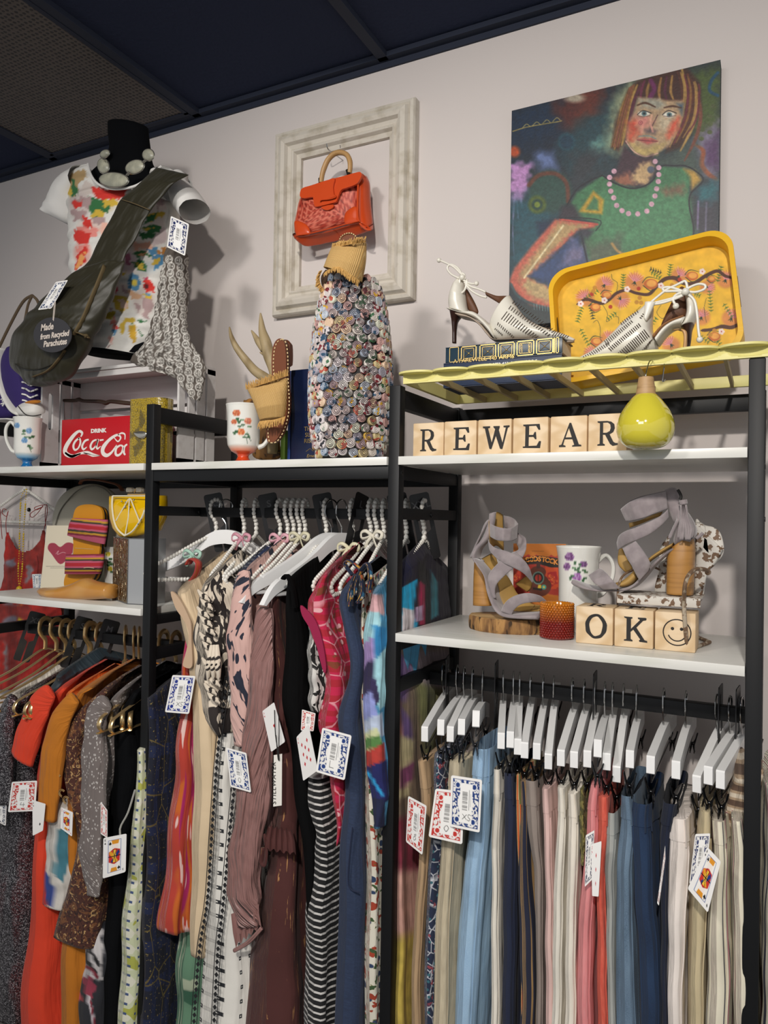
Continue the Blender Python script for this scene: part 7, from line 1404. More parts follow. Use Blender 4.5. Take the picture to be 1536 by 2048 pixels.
b=MB(); strip(b,S([(450,1440),(500,1340),(600,1270),(740,1240),(880,1270),(950,1330)]),S([(570,1480),(590,1430),(660,1370),(760,1345),(860,1340),(930,1350)]),[YD-.05,YD-.056,YD-.058,YD-.055,YD-.04,YD-.02],.005,n=36,seg=14); b.build('toe_strap',msu,t,angle=0)
b=MB()
for k in range(4): pt(b,S([(315,440),(270,520-k*8),(210,640+k*6),(150,770),(125-k*3,850)]),YD+.02+.002*k,.0018,6)
b.build('tassel',msu,t,angle=0)
def sh(x,y): return (1160+x*.1953,960+y*.1953)
YD=1.34
t=thing('sandal','grey suede block heel sandal with tassel perched on the rusty miniature chair','sandal',P(1360,1190,YD),'grey suede sandals')
b=MB(); strip(b,S([(930,700),(900,780),(890,1000),(890,1160)]),S([(1150,560),(1180,700),(1170,1000),(1160,1175)]),YD,[.05,.055,.056,.056],n=24,seg=24,pw=.5); b.build('block_heel',mhw,t,angle=0)
b=MB(); strip(b,S([(1180,560),(1080,640),(930,700),(820,790),(720,890),(620,1010),(500,1090),(300,1110),(100,1080),(-60,1020),(-80,1040)]),S([(1140,640),(1050,680),(940,740),(850,810),(760,900),(640,1040),(520,1120),(300,1135),(100,1125),(-40,1085),(-75,1060)]),YD,[.03,.045,.05,.05,.055,.06,.066,.07,.066,.05,.02],n=60,seg=18,pw=.5); b.build('sole_wrap',msu,t,angle=0)
b=MB(); strip(b,S([(960,640),(850,700),(720,790),(640,880)]),S([(950,680),(860,740),(740,820),(690,870)]),YD-.01,.05,n=20,seg=14); strip(b,S([(560,920),(500,980),(430,1030),(370,1050)]),S([(600,1010),(540,1070),(460,1095),(380,1085)]),YD-.005,.05,n=20,seg=14); b.build('footbed',mtn,t,angle=0)
b=MB(); strip(b,S([(870,100),(940,75),(1000,100),(1050,250),(1130,360),(1190,470),(1200,560)]),S([(900,300),(950,420),(990,460),(980,560),(960,620),(990,680),(1120,650)]),YD,[.03,.035,.04,.05,.055,.055,.05],n=40,seg=22,pw=.8); b.build('heel_counter',msu,t,angle=0)
b=MB(); strip(b,S([(415,300),(500,230),(620,180),(760,145),(880,120)]),S([(470,420),(530,420),(650,390),(780,340),(900,295)]),[YD-.015,YD-.036,YD-.042,YD-.036,YD-.02],.005,n=40,seg=14); strip(b,S([(415,298),(500,220),(620,165),(760,135),(880,105)]),S([(440,330),(520,260),(640,210),(770,170),(880,130)]),[YD+.0,YD+.026,YD+.034,YD+.03,YD+.01],.004,n=30,seg=10); b.build('ankle_cuff',msu,t,angle=0)
b=MB(); strip(b,S([(500,440),(620,410),(760,350),(850,320)]),S([(510,490),(620,450),(740,400),(820,370)]),YD+.02,.004,n=16,seg=10); b.build('strap_lining',mtn,t,angle=0); b=MB(); strip(b,S([(400,700),(385,800),(400,880),(470,950)]),S([(440,700),(480,800),(530,880),(540,910)]),YD+.012,.005,n=16,seg=10); b.build('strap_lining',mtn,t,angle=0)
b=MB(); strip(b,S([(900,300),(820,370),(700,430),(560,490),(470,520),(400,570),(375,640)]),S([(910,380),(850,450),(740,540),(620,600),(500,650),(430,690),(390,720)]),[YD-.02,YD-.034,YD-.04,YD-.042,YD-.042,YD-.03,YD-.01],.005,n=44,seg=14); b.build('cross_strap',msu,t,angle=0)
b=MB(); strip(b,S([(435,700),(480,800),(530,880),(570,960),(610,1030)]),S([(570,625),(630,700),(690,790),(720,860),(700,930)]),[YD-.044,YD-.05,YD-.05,YD-.045,YD-.038],.005,n=34,seg=14); b.build('cross_strap',msu,t,angle=0)
b=MB(); strip(b,S([(85,975),(130,1040),(190,1090),(240,1125)]),S([(205,900),(270,950),(340,1030),(410,1110)]),[YD-.02,YD-.045,YD-.05,YD-.042],.006,n=24,seg=14,wr=.0006); b.build('toe_strap',msu,t,angle=0)
b=MB(); pt(b,S([(1055,205),(1062,250)]),YD-.038,.0062,10); 
for k in range(11): pt(b,S([(1040+k*4,255),(1035+k*7,380),(1022+k*13,500),(1010+k*12+(k%3)*10,590+ (k%2)*20)]),YD-.040-.003*(k%2),.0022,6)
pt(b,S([(1010,400),(960,500),(915,600)]),YD-.036,.0026,6); pt(b,S([(1190,600),(1230,570),(1260,540)]),YD-.03,.0026,6); b.build('tassel',msu,t,angle=0)
b=MB(); pt(b,S([(1000,100),(1020,130),(1035,170),(1025,200)]),YD-.032,.0024,6); b.build('zip_pull',m_ink,t)
# ---------------------------------------------------------------- miniature rusty chair
mrus=M('chipped_white_on_rust','c9c4bb',.6,layers=[('fine',(120,120,120),.53,.56,'6b513b')],coord='Object',bump=('fine',(60,60,60),.4,.002)); mrw=M('rusty_wire','6d5540',.7,layers=[('noise',(90,90,90),.5,.6,'a79a86')],coord='Object')
t=thing('miniature_chair','miniature rusty white metal chair standing behind the smiley block','chair',P(1380,1292,1.33))
b=MB(); ysf,ysb=YD-.045,YD+.05
q=[P(*sh(375,1145),ysf+.02),P(*sh(1240,1235),ysf),P(*sh(1240,1185),ysb),P(*sh(420,1135),ysb)]; zs_=P(*sh(800,1215),ysf)[2]; zseat=P(*sh(1000,1172),YD)[2]-.001
xa_,xb_=P(*sh(380,1200),ysf)[0],P(*sh(1235,1230),ysf)[0]
b.box(((xa_+xb_)/2,(ysf+ysb)/2,zseat-.002),(xb_-xa_,ysb-ysf,.004),bev=.001); b.box(((xa_+xb_)/2,ysf,zseat-.008),(xb_-xa_,.003,.014),bev=.001); b.build('seat',mrus,t)
b=MB(); strip(b,S([(1165,1190),(1180,900),(1190,620),(1180,430)]),S([(1240,1240),(1310,960),(1400,850),(1470,720)]),YD+.03,.006,n=20,seg=10,pw=.4); strip(b,S([(1180,435),(1230,430),(1280,460)]),S([(1185,700),(1300,860),(1340,900)]),YD+.03,.006,n=10,seg=10,pw=.4); pillow(b,S([(1180,430),(1240,435),(1290,465),(1360,480),(1430,530),(1465,620),(1475,720),(1450,790),(1380,860),(1310,930),(1250,1230),(1165,1190),(1185,900)]),YD+.034,.008,pw=.3); b.build('shell_back',mrus,t,angle=0)
b=MB(); pillow(b,S([(880,600),(930,560),(900,700),(890,900),(880,1160),(765,1150),(800,950),(810,820),(820,700)]),YD+.055,.006,pw=.3); b.build('back_splat',mrus,t,angle=0)
b=MB(); y1=1.285
zf=ZL+.003
yl=yO-.008; p0=P(*sh(1310,945),y1+.03); p=[p0,P(*sh(1280,915),y1+.015),P(*sh(1180,915),y1-.01),P(*sh(1110,980),y1-.03),P(*sh(1075,1080),y1-.045),P(*sh(1065,1250),yl),P(*sh(1075,1450),yl)]
pb=PZ(*sh(1098,1742),zf); pc=PZ(*sh(1330,1660),zf); pd=PZ(*sh(1160,1590),zf)
b.tube(sm(p+[pb*.85+np.array(p[-1])*.15,pb],5)+sm([pb,(pb+pc)/2,pc],3)+sm([pc,(pc+pd)/2,pd],3),.0032,8); b.sphere(p0,.005,8,6); b.build('wire_leg',mrw,t)
b=MB(); b.tube(sm([P(*sh(820,920),YD+.05),P(*sh(700,885),YD+.02),P(*sh(480,950),YD-.01),P(*sh(400,1060),YD-.03),P(*sh(385,1250),YD-.03)],5)+[PZ(*sh(385,1290),ZL+.002)+np.array([0,.0,0])],.0020,8); b.build('wire_leg',mrw,t)
# ================================================================ middle bay top: vase, slides, book, antler, mug
ZT=H+.1135
vc=P(699,915,1.305); vc[2]=ZT
zq=lambda y:P(699,y,1.305)[2]-ZT; kx=(P(700,800,1.305)-P(699,800,1.305))[0]*.90
vpr=[(62,915),(70,895),(78,850),(81,790),(80,740),(76,690),(70,640),(62,600),(52,575),(46,566)]
rad_=resamp(vpr,60); t=thing('paper_roll_vase','tall vase covered in rolled magazine paper discs on the middle shelf','vase',vc)
b=MB(); b.lathe([(1e-5,.0)]+[((r-5)*kx,max(0,zq(y))) for r,y in rad_]+[(30*kx,zq(570)),(28*kx,zq(600)),(1e-5,zq(640))],vc,40); b.build('vase_core',M('dark_vase','23201f',.6),t,angle=0)
cols=['cfc6c2','c4b4b0','d6cfc8','b4bcc6','c9a09a','c9cab8','d2b69a','a09ca8','c9c0b8','a88f92','d0c8c8','bfae80','cdc8c4','98a2b0']
roll_m=[M('paper_roll_%d'%i,c_,.5,layers=[('rnd',(150,150,150),.66,.72,['7a2c34','2f4f6a','3f6a4a','c9a03a','2a2a30','b0503c'][i%6])],coord='Object') for i,c_ in enumerate(cols)]
rolls=[]; y=909; row=0
while y>568:
    r_=np.interp(-y,[-q[1] for q in rad_],[q[0] for q in rad_])*kx; z=zq(y); n=int(2*math.pi*r_/.0205)
    for j in range(n):
        a=2*math.pi*(j+.5*(row%2)+RNG.uniform(-.12,.12))/n; rolls.append((a,r_,z+RNG.uniform(-.0022,.0022),RNG.uniform(.0082,.0106)))
    y-=15.4; row+=1
cam2=math.atan2(-vc[1],-vc[0])
vis=lambda a:math.cos(a-cam2)
rolls.sort(key=lambda q:-vis(q[0]))
def roll(b,q,m=0,spiral=True):
    a,r_,z,s=q; d=np.array([math.cos(a),math.sin(a),0]); c_=vc+d*(r_-.004)+UP*z
    b.lathe([(s,-.004),(s,.0045),(s*.86,.0055),(s*.8,.0046),(s*.62,.0046),(s*.55,.0056),(s*.42,.0046),(s*.3,.0046),(s*.22,.0056),(s*.08,.0042)],c_,12,m,axis=d,cap=True)
    sp=[c_+d*.0056+ (math.cos(f)*np.cross(d,UP)+math.sin(f)*UP)*s*(.92-f*.048) for f in np.linspace(0,16,30)]
    b.tube(sp,.0006,4,1)
mln=M('roll_print_dark','4a3c40',.6)
for i,q in enumerate(rolls[:100]):
    b=MB(); roll(b,q); o=b.build('paper_roll',[roll_m[i%14],mln],t,angle=50)
b=MB()
for i,q in enumerate(rolls[100:]): 
    a,r_,z,s=q; d=np.array([math.cos(a),math.sin(a),0]); c_=vc+d*(r_-.004)+UP*z
    b.lathe([(s,-.004),(s,.0045),(s*.86,.0055),(s*.75,.0046),(s*.5,.0056),(s*.3,.0046),(s*.1,.0054)],c_,10,i%14,axis=d)
o=b.build('paper_rolls',roll_m,t,angle=50); o['kind']='stuff'
# straw slides
mstw=M('straw_weave','c9a263',.8,layers=[('wave',(0,130,0),.3,.7,'a67f45',(0,0,1.571)),('wave',(160,0,0),.7,.95,'d8b67a')],bump=('wave',(130,130,0),.6,.001)); mtl=M('tan_leather','6d3a1e',.5); mstr_=M('straw_fringe','c49a58',.8)
def fringe(b,pts,Y,dx,dy,n,L=.010,r=.0012,out=-.004):
    q=resamp(pts,n); Ys=lst(Y,n)
    for k in range(n):
        a=P(*q[k],Ys[k]); e=RNG.uniform(-.35,.35); l=RNG.uniform(.7,1.25)
        tp=P(q[k][0]+(dx+e*dy*.6)*l,q[k][1]+(dy+e*dx*.4)*l,Ys[k]+out+RNG.uniform(-.004,.004)); b.tube([a,(a+tp)/2+np.array([RNG.uniform(-.001,.001),-.002,0]),tp],[r,r*.9,r*.5],5)
def stitch(b,outline,Y,n,m=0):
    q=resamp(outline,n)
    for k in range(0,n-1,2): b.tube([P(*q[k],Y),P(*q[k+1],Y)],.0013,5,m)
def sh(x,y): return (440+x*.1514,620+y*.1514)
YA=1.27
t=thing('straw_slide','straw fringed slide sandal standing upright against the navy book','sandal',P(550,892,YA),'straw slide sandals')
sole=S([(820,385),(760,420),(720,520),(705,700),(710,900),(690,1300),(650,1500),(635,1600),(650,1730),(690,1755),(760,1730),(840,1600),(900,1400),(915,1200),(900,900),(895,600),(870,430)])
b=MB(); plate(b,sole,YA,.007,smooth=True); b.build('insole',mtl,t,angle=40)
b=MB(); plate(b,[(x+4,y+1) for x,y in sole],YA+.010,.009,smooth=True); strip(b,S([(860,390),(900,400),(940,440)]),S([(870,770),(910,760),(940,745)]),YA+.016,.014,n=10,seg=12,pw=.4); b.build('sole',M('brown_sole','5a2f1a',.5),t,angle=40)
b=MB(); stitch(b,sole+[sole[0]],YA-.008,120); b.build('whip_stitch',M('cream_thread','d3b98a',.8),t)
b=MB(); strip(b,S([(370,1060),(420,1160),(470,1290),(530,1460)]),S([(895,900),(890,1100),(880,1300),(850,1420)]),[YA-.02,YA-.03,YA-.03,YA-.02],[.03,.05,.05,.035],YR=[YA-.006]*4,n=40,seg=36,pw=.9); b.build('woven_band',mstw,t,angle=0)
b=MB(); fringe(b,S([(350,1050),(500,1000),(650,950),(800,900),(895,870)]),[YA-.022,YA-.035,YA-.036,YA-.03,YA-.01],-2,-12,70); b.build('fringe',mstr_,t); b=MB(); fringe(b,S([(530,1470),(620,1460),(720,1450),(860,1410)]),[YA-.02,YA-.034,YA-.036,YA-.02],-3,13,60); b.build('fringe',mstr_,t)
def sh(x,y): return (580+x*.1514,290+y*.1514)
YA=1.262
t=thing('straw_slide','straw fringed slide sandal hung toe up over the paper roll vase','sandal',P(690,580,YA),'straw slide sandals')
b=MB(); strip(b,S([(640,1290),(680,1200),(750,1165),(830,1170),(890,1220),(900,1260)]),S([(650,1320),(700,1320),(760,1320),(820,1320),(870,1310),(890,1290)]),YA+.012,.008,n=20,seg=14,pw=.5); pillow(b,S([(650,1300),(700,1200),(780,1175),(860,1200),(900,1260),(880,1600),(800,1820),(640,1840),(600,1700)]),YA+.02,.01,pw=.3); b.build('insole',mtl,t,angle=0)
b=MB(); stitch(b,S([(645,1310),(670,1220),(740,1170),(820,1170),(880,1220),(905,1260)]),YA+.006,26); b.build('whip_stitch',MATS['cream_thread'],t)
b=MB(); strip(b,S([(570,1350),(540,1450),(510,1550),(480,1640)]),S([(1000,1290),(990,1450),(965,1600),(920,1790)]),[YA-.01,YA-.02,YA-.025,YA-.02],[.045,.06,.07,.075],n=40,seg=40,pw=1,cap=False); b.build('woven_band',mstw,t,angle=0)
b=MB(); fringe(b,S([(565,1370),(700,1330),(850,1300),(1000,1285)]),[YA-.03,YA-.045,YA-.045,YA-.02],1,-10,60); b.build('fringe',mstr_,t); b=MB(); fringe(b,S([(470,1680),(560,1610),(660,1620),(780,1700),(920,1800)]),[YA-.03,YA-.055,YA-.058,YA-.05,YA-.03],-2,10,70); b.build('fringe',mstr_,t); b=MB(); fringe(b,S([(420,1660),(390,1740),(400,1830),(450,1920)]),[YA-.02,YA-.02,YA-.015,YA-.01],-7,5,50); b.build('fringe',mstr_,t)
b=MB(); strip(b,S([(470,1650),(410,1740),(420,1850),(470,1920)]),S([(640,1700),(600,1800),(560,1860),(500,1910)]),YA+.01,.012,n=16,seg=12); b.build('toe_inside',M('dark_woven_inside','3a2616',.9),t,angle=0)
def sh(x,y): return (440+x*.1514,620+y*.1514)
# antler
t=thing('antler','forked deer antler standing behind the straw slide','antler',P(545,915,1.37))
b=MB(); man=M('antler_bone','a3906c',.55,layers=[('fine',(30,30,9),.5,.7,'7a6848')],coord='Object',bump=('fine',(60,60,20),.4,.002))
pt(b,S([(125,225),(150,350),(220,500),(340,660),(460,800),(600,900),(700,1000)]),[1.36,1.36,1.36,1.37,1.37,1.375,1.38],[.0015,.005,.0075,.009,.0105,.012,.012],14); pt(b,S([(535,40),(545,160),(560,280),(600,420),(650,600),(720,800),(740,1000)]),1.38,[.0015,.006,.009,.013,.014,.013,.013],14); pt(b,S([(415,270),(460,340),(510,420),(580,520)]),1.38,[.0015,.005,.008,.009],12); pt(b,S([(525,560),(560,575),(600,590)]),1.378,[.001,.003,.006],8); pt(b,S([(700,960),(720,1300),(700,1600),(690,1900)]),1.385,[.014,.015,.013,.012],12)
b.build('beam_and_tines',man,t,angle=0)
# olive wood bowl, green book, navy book
t=thing('wooden_board','olive wood board with dark grain behind the orange rose mug','board',P(530,915,1.40))
b=MB(); pillow(b,S([(320,1250),(350,1190),(430,1175),(600,1300),(760,1500),(790,1800),(780,1965),(480,1965),(420,1800)]),1.40,.02,pw=.3); b.build('board',M('olive_wood','7c5526',.5,layers=[('warp',(16,16,22),.52,.56,'40260f'),('wavy',(9,9,20),.6,.9,'9a6c34')],coord='Object'),t,angle=0)
ZT2=ZT+.0002
def upbook(label,xl,xr,zt,yf_,D,m_):
    t=thing('book',label,'book',((xl+xr)/2,yf_+D/2,ZT2)); b=MB(); b.box(((xl+xr)/2,yf_+.0015,(zt+ZT2)/2),(xr-xl,.003,zt-ZT2),bev=.001); b.box((xl+.0015,yf_+D/2,(zt+ZT2)/2),(.003,D,zt-ZT2),bev=.001); b.box(((xl+xr)/2,yf_+D,(zt+ZT2)/2),(xr-xl,.003,zt-ZT2),bev=.001); b.build('cover',m_,t); b=MB(); b.box(((xl+xr)/2+.001,yf_+D/2,(zt+ZT2)/2-.001),(xr-xl-.004,D-.005,zt-ZT2-.006)); b.build('pages',M('pages_d','cfc5ae',.8),t,smooth=False); return t
Yn=1.325; xl,xr=P(582,800,Yn)[0],P(655,800,Yn)[0]
t=upbook('navy hardback with gold lettering standing behind the paper roll vase',xl,xr,P(600,739,Yn)[2],Yn,.03,M('navy_boards','0c1a3c',.35))
fy=Yn-.0005; b=MB(); k=0
for s_,x,y,z in (('THE',622,862,.013),('SUN ALSO',624,874,.013),('RISES',622,886,.013)): b.text(s_,z,Fr(P(x-14,y,fy),(1,0,0),(0,0,1),(0,-1,0)),.0002,align='LEFT')
b.tube([P(612,903,fy),P(620,897,fy),P(626,902,fy),P(634,898,fy)],.0005,4); b.text('Ernest',.010,Fr(P(613,915,fy),(1,0,0),(0,0,1),(0,-1,0)),.0002,align='LEFT',shear=.3); b.build('gilt_lettering',mgold2,t,smooth=False)
xg=P(561,880,1.36)[0]; b=MB(); b.box((xg+.006,1.36+.04,ZT2+.04),(.012,.08,.08),bev=.001); tag(b.build('slim_book',M('lime_cloth','5c7a1e',.6)),'thin lime green book spine peeping out beside the navy book','book')
xg=P(575,880,1.335)[0]; b=MB(); b.box((xg+.0035,1.335+.03,ZT2+(P(575,742,1.335)[2]-ZT2)/2),(.007,.06,P(575,742,1.335)[2]-ZT2),bev=.001); tag(b.build('slim_book',M('royal_blue_cloth','1c3c80',.4)),'bright blue book spine pressed against the navy hardback','book')
mug('white footed mug with orange roses and an orange base on the middle shelf',486,810,921,.074,1.262,'c9421a',[('n',30,.01)]+rose(473,826,7.5,'c05a34','d98a5c','8f3418')+rose(468,844,5.5,'c05a34','d07a4c','8f3418')+rose(496,842,7,'c8684c','dd9c7c','9a4430')+rose(482,864,7.5,'c8602c','e09054','983c14')+leafs([(478,844),(475,838),(484,840),(486,850),(479,853),(499,853),(494,868),(489,874),(473,863),(469,866),(497,874)])+[('l',[(493,876),(495,888)],1,'2c4630',.8),('l',[(497,874),(502,882)],1,'2c4630',.8)],1,hy=(.28,.78))
# ================================================================ left bay lower shelf and wall
ZB=H-.2028
# shoe last
def sh(x,y): return (x*.2149,820+y*.2149)
t0=PZ(*sh(700,1768),ZB); YL=t0[1]+.028
b=MB(); strip(b,S([(355,1690),(400,1655),(520,1650),(640,1630),(720,1600),(800,1565),(880,1590),(960,1605),(1045,1620)]),S([(370,1700),(420,1730),(520,1755),(640,1765),(760,1768),(860,1766),(950,1760),(1010,1755),(1045,1755)]),YL,[.012,.05,.068,.068,.06,.055,.055,.055,.05],n=70,seg=32,pw=.85)
tag(b.build('shoe_last',M('polished_beech','b8813c',.3,layers=[('wavy',(3,14,14),.3,1.0,'c08e4c')],coord='Object',coat=.3),angle=0),'polished wooden shoe last lying on the lower left shelf','shoe last')
# mirror box
Yx=PZ(*sh(1190,1808),ZB)[1]; xk=P(*sh(1190,1500),Yx)[0]; ztb=P(*sh(1195,1195),Yx)[2]; dx=.05
pL=PZ(*sh(1045,1758),ZB)
t=thing('mirrored_box','silver foil box with a crinkled gold side under the lemon clutch','box',(xk+.04,Yx+.03,ZB))
xR=P(287,1100,Yx)[0]
b=MB(); b.add([(xk,Yx,ZB),(xR,Yx+.01,ZB),(xR,Yx+.07,ZB),(pL[0],pL[1],ZB),(xk,Yx,ztb),(xR,Yx+.01,ztb),(xR,Yx+.07,ztb),(pL[0],pL[1],ztb)],[[0,1,5,4],[1,2,6,5],[2,3,7,6],[4,5,6,7],[3,2,1,0]],0); b.add([(xk,Yx,ZB),(pL[0],pL[1],ZB),(xk,Yx,ztb),(pL[0],pL[1],ztb)],[[1,0,2,3]],1)
b.build('box_body',[M('brushed_foil','b4b6b8',.35,metal=.6),M('crinkled_foil','9b8a70',.22,metal=.9,bump=('warp',(40,40,40),1,.02),coord='Object')],t,smooth=False)
b=MB()
for z in (ZB+.0008,ztb): b.tube([(pL[0],pL[1],z),(xk,Yx,z),(xR,Yx+.01,z)],.0012,6)
b.tube([(xk,Yx,ZB),(xk,Yx,ztb)],.0012,6); b.build('edge_trim',M('grey_edge','5a5c5e',.5),t)
# lemon clutch
YM=Yx+.035; t=thing('lemon_clutch','glossy yellow half lemon clutch bag with clear latch on the foil box','clutch',P(255,1075,YM))
mlem=M('yellow_acrylic','d8ac08',.12,coat=.8); mwp_=M('white_inlay','ddd6bc',.3)
xr_=1345; ol=S([(1045,795),(1042,900),(1050,1010),(1080,1110),(1140,1180),(1180,1190),(1250,1180),(1480,1120),(1530,1000),(1540,900),(1535,795)])
b=MB(); pillow(b,ol,YM+.005,.06,pw=.35,smooth=False,rings=10,Yf=lambda q:YM+.005+(.012 if q[0]>285 else 0)); b.build('shell',mlem,t,angle=0)
def seg(L_,w=.0016): b.tube([P(*q,YM-.0235) for q in sm(S(L_),5)],w,6)
b=MB(); seg([(1048,800),(1200,800),(1360,800)]); seg([(1048,800),(1045,900),(1060,1020),(1095,1110),(1160,1170)],.0022); seg([(1160,1170),(1240,1120),(1320,1000),(1345,930)],.0022)
for a,c in (((1205,820),(1195,1000)),((1195,830),(1080,1030)),((1215,825),(1300,1040)),((1195,1000),(1165,1165))): seg([a,((a[0]+c[0])/2,(a[1]+c[1])/2),c],.0015)
b.build('segment_lines',mwp_,t)
b=MB()
for x,y in ((1133,850),(1170,860),(1245,838),(1165,905),(1208,895),(1285,1058),(1312,1020)): b.sphere(P(*sh(x,y),YM-.024),.0022,8,6)
b.build('rhinestone',m_chrome,t)
b=MB(); 
for x in (1212,1300): b.box(P(*sh(x,745),YM),(.018,.012,.012),bev=.003)
b.build('clear_latch',M('clear_acrylic','c9c2b4',.1,trans=.7),t); b=MB(); b.tube([P(*sh(1190,785),YM-.006),P(*sh(1370,785),YM-.006)],.0018,6); b.tube([P(*sh(1250,770),YM-.006),P(*sh(1258,735),YM-.008)],.0012,6); b.build('gold_bar',m_gold,t)
# backpack
t=thing('backpack','beige canvas backpack with brown leather handle behind the striped slides','backpack',P(190,1200,1.42))
mcan=M('beige_canvas','b9b3a2',.9,bump=FB,coord='Object'); b=MB(); pillow(b,S([(500,1100),(510,960),(560,830),(650,740),(780,695),(900,690),(1020,740),(1110,850),(1130,1000),(1140,1300),(1130,1620),(500,1620)]),1.47,.07,pw=.5,rings=12,smooth=True); b.build('pack_body',mcan,t,angle=0)
b=MB(); pt(b,S([(515,1070),(560,940),(640,830),(740,740),(860,705),(980,740),(1060,830)]),1.44,.0018,6); b.build('seam_piping',M('grey_piping','6f6c62',.8),t)
b=MB(); pt(b,S([(745,690),(770,655),(880,650),(1000,670),(1100,700),(1140,750)]),1.42,[.006,.007,.007,.007,.008],8,flat=.4,up=(0,-1,0)); b.build('leather_handle',M('cognac_leather','6f3c1e',.5),t)
# heart card
Yh=1.372; t=thing('greeting_card','cream greeting card with a red heart propped behind the striped slides','card',P(120,1195,Yh))
q=[P(*sh(435,1075),Yh+.025),P(*sh(700,1075),Yh+.025),P(*sh(640,1650),Yh),P(*sh(375,1650),Yh)]; q[2][2]=q[3][2]=ZB+.0005
HO=[('p',[sh(*p_) for p_ in sm([(560,1435),(480,1340),(445,1290),(460,1245),(510,1240),(560,1275),(620,1235),(680,1245),(690,1300),(640,1370)],4,True)],'9c3548',1),('l',[sh(*p_) for p_ in sm([(520,1340),(545,1310),(535,1345),(580,1325),(610,1330)],3)],.8,'d8b0b4',.7),('l',[sh(430,1455),sh(610,1455)],.9,'8a8478',.8),('l',[sh(470,1470),sh(600,1470)],.7,'8a8478',.8)]
b=MB(); quadgrid(b,q,90,190,lambda A,u,v:paint(proj(A),'d9cfb8',HO)); b.build('printed_face',mpaint,t,smooth=False); b=MB(); b.add([*[p_+np.array([0,.0006,0]) for p_ in q],*[p_+np.array([0,.002,0]) for p_ in q]],[[0,1,2,3],[4,7,6,5],[0,4,5,1],[1,5,6,2],[2,6,7,3],[3,7,4,0]]); b.build('card_back',m_paper,t,smooth=False)
# striped slides
mmust=M('mustard_footbed','c48412',.6); mdk=M('dark_rubber','1c1a1c',.7)
STR=['7d2438','b4536c','b98a2a','3a3428','b4536c','a8202c','a8202c','b4536c','3a3428','b98a2a','7d2438','b4536c']
def stripecol(y0,y1,sl=0,x0=0):
    def f(q):
        v=(q[:,1]-y0+sl*(q[:,0]-x0))/(y1-y0); i=np.clip((v*12).astype(int),0,11); return np.array([hx(c_) for c_ in STR])[i]
    return f
for (sole_,b1,b2,Yk,lb,order) in ((S([(850,878),(740,900),(700,980),(690,1100),(700,1250),(690,1400),(640,1500),(612,1600),(640,1650),(800,1640),(880,1560),(930,1400),(950,1250),(960,1100),(975,1000),(950,910)]),None,None,1.345,'yellow and red striped slide standing upright in front of the beige backpack',0),(S([(900,885),(850,900),(800,1000),(800,1300),(800,1500),(860,1580),(920,1560),(960,1400),(980,1250),(1000,1100),(1003,1000),(980,920)]),None,None,1.375,'second striped slide mostly hidden behind the first slide',1)):
    t=thing('striped_slide',lb,'sandal',P(175,1200,Yk),'striped slide sandals')
    b=MB(); plate(b,sole_,Yk,.006,smooth=True); b.build('footbed',mmust,t,angle=40); b=MB(); plate(b,[(x+3,y+1) for x,y in sole_],Yk+.008,.007,smooth=True); b.build('rubber_sole',mdk,t,angle=40)
    if order==0:
        mstc=M('striped_webbing',attr=True,rough=.8,bump=FB)
        b=MB(); strip(b,S([(680,1005),(655,1060),(640,1120),(630,1165)]),S([(1000,1020),(995,1100),(985,1180),(975,1250)]),[Yk-.012,Yk-.02,Yk-.02,Yk-.016],[.03,.034,.03,.02],n=40,seg=40,col=stripecol(1033,1077,-.10,180)); b.build('upper_band',mstc,t,angle=0)
        b=MB(); strip(b,S([(625,1345),(618,1400),(615,1460),(610,1525)]),S([(965,1340),(960,1400),(948,1460),(930,1525)]),[Yk-.012,Yk-.02,Yk-.02,Yk-.016],[.03,.034,.034,.03],n=40,seg=40,col=stripecol(1108,1150,0,180)); b.build('lower_band',mstc,t,angle=0)
        b=MB(); pt(b,S([(780,1470),(820,1466),(875,1472)]),Yk-.037,.0008,5); pt(b,S([(700,1285),(780,1290),(870,1297)]),Yk-.0068,.0005,4); b.build('brand_lettering',M('pale_thread','cdbd9a',.7),t)
mug('white mug with yellow roses half hidden behind the foil box',231,1093,1180,.062,1.40,None,rose(216,1108,5,'c9b02a','ddd060','8f7a14')+rose(220,1138,5,'c9b02a','ddd060','8f7a14')+leafs([(221,1118),(218,1124),(223,1128),(217,1130),(224,1144)])+[('n',30,.01)],1,zbase=ZB)
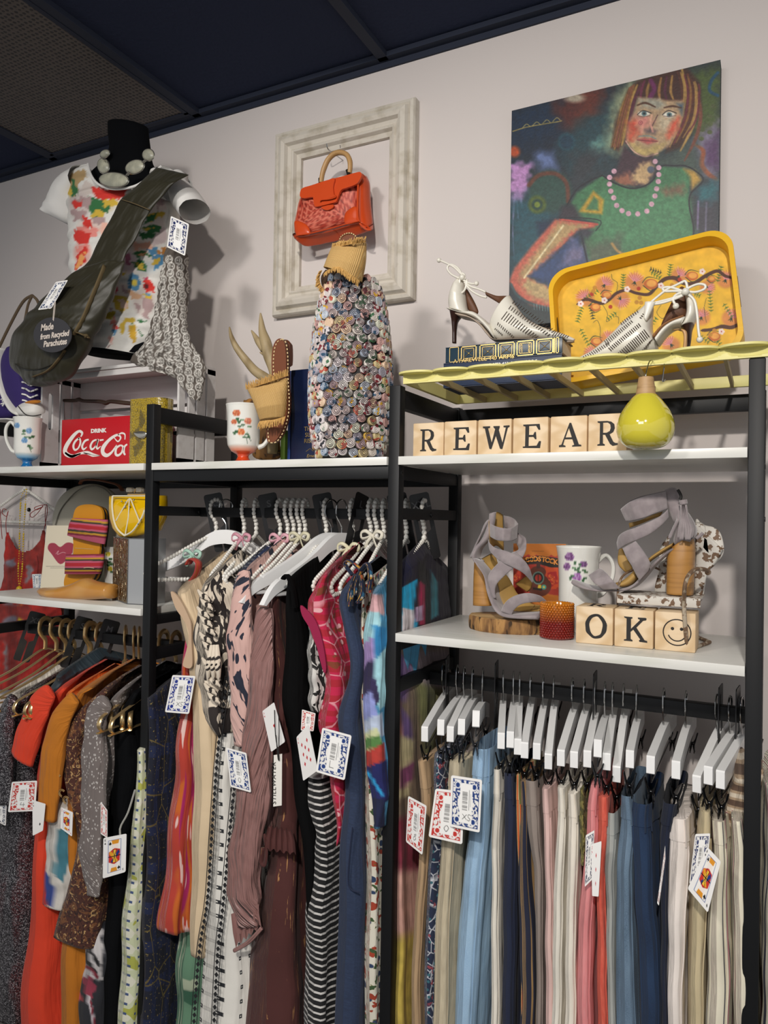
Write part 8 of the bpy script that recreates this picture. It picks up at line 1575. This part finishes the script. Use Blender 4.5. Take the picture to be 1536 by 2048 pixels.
# red top on a beaded hanger on the wall, with yellow necklace
YW2=1.56
tp=PROTO['pearl']; t=copy_tree(tp); c_=P(*sh(232,735),YW2-.012); t.location=(c_[0],YW2-.012,c_[2]+.066); t.rotation_euler=(0,0,math.pi/2); t.scale=(.92,.92,.92); t['label']='small beaded hanger hung flat on the wall with a red top at the far left'; t['group']='pearl hangers in the middle bay'; del t['group']
t=thing('camisole','sheer red and grey strappy top hanging on the wall at the left edge','top',P(60,1300,YW2-.02))
RO=[('p',[sh(*p_) for p_ in ((30,1400),(130,1380),(160,1500),(80,1560),(20,1500))],'7d7480',6,4),('p',[sh(*p_) for p_ in ((250,1380),(330,1350),(300,1560),(240,1600))],'84787e',6,4),('p',[sh(*p_) for p_ in ((20,1800),(170,1800),(160,2020),(20,2030))],'7c7480',6,5),('p',[sh(*p_) for p_ in ((170,1820),(240,1820),(250,1950),(170,2010))],'c9b428',2,2),('p',[sh(*p_) for p_ in ((30,2100),(180,2100),(170,2400),(60,2450))],'857a7c',6,5),('p',[sh(*p_) for p_ in ((90,2200),(140,2200),(130,2330),(90,2330))],'c9a428',2,2),('m',26,.62,'8a2a24',.2),('n',9,.12)]
b=MB(); strip(b,S([(60,1140),(50,1250),(40,1400),(30,1600),(-60,1800),(-100,2100),(-120,2600)]),S([(415,1120),(418,1250),(420,1400),(440,1600),(560,1800),(560,2100),(480,2600)]),YW2-.012,.016,n=150,seg=120,wr=.0015,col=lambda q:paint(q,'a8241c',RO),cut=lambda p_,c:inside(np.array([p_]),S([(70,1100),(90,1180),(150,1290),(215,1325),(300,1300),(370,1220),(400,1100)]))[0] ); b.build('cloth_body',mattr,t,angle=0)
b=MB()
for L_ in ([(60,1150),(55,1050),(70,960),(80,940)],[(20,1200),(8,1050),(0,920)],[(405,1140),(425,1040),(440,950),(435,880)],[(435,880),(370,890),(320,910),(340,930),(400,900)],[(400,900),(330,930),(280,970),(300,1000),(350,960),(400,890)],[(425,900),(420,980),(425,1080)],[(60,930),(30,920),(20,960),(60,990),(75,950)],[(340,1350),(350,1450),(330,1600)]): b=MB(); pt(b,S(L_),YW2-.024,.0011,5); b.build('tie_strap',M('red_cord','8c1f1c',.7),t)
b=MB(); 
for L_ in ([(240,740),(200,800),(190,900),(183,1100),(180,1300),(170,1500),(178,1640)],[(250,740),(240,820),(232,950),(222,1100),(214,1300),(205,1500),(182,1640)]):
    q_=[P(x,y,YW2-.034) for x,y in resamp(S(L_),40)]
    for k,p_ in enumerate(q_): b.sphere(p_,.0026 if (k//6)%2 else .0017,8,6,sc=(1,1,1.5 if k%6<3 else 1))
b.sphere(P(*sh(178,1665),YW2-.034),.009,10,8); tag(b.build('bead_necklace',M('yellow_beads','c9a91e',.4),angle=0),'long yellow bead necklace with round pendant draped on the wall hanger','necklace')
cardtag(S([(300,1528),(385,1525),(383,1668),(310,1672)]),YW2-.03,card_back('6f8aa8'),'pale blue card tag at the hem of the red wall top')
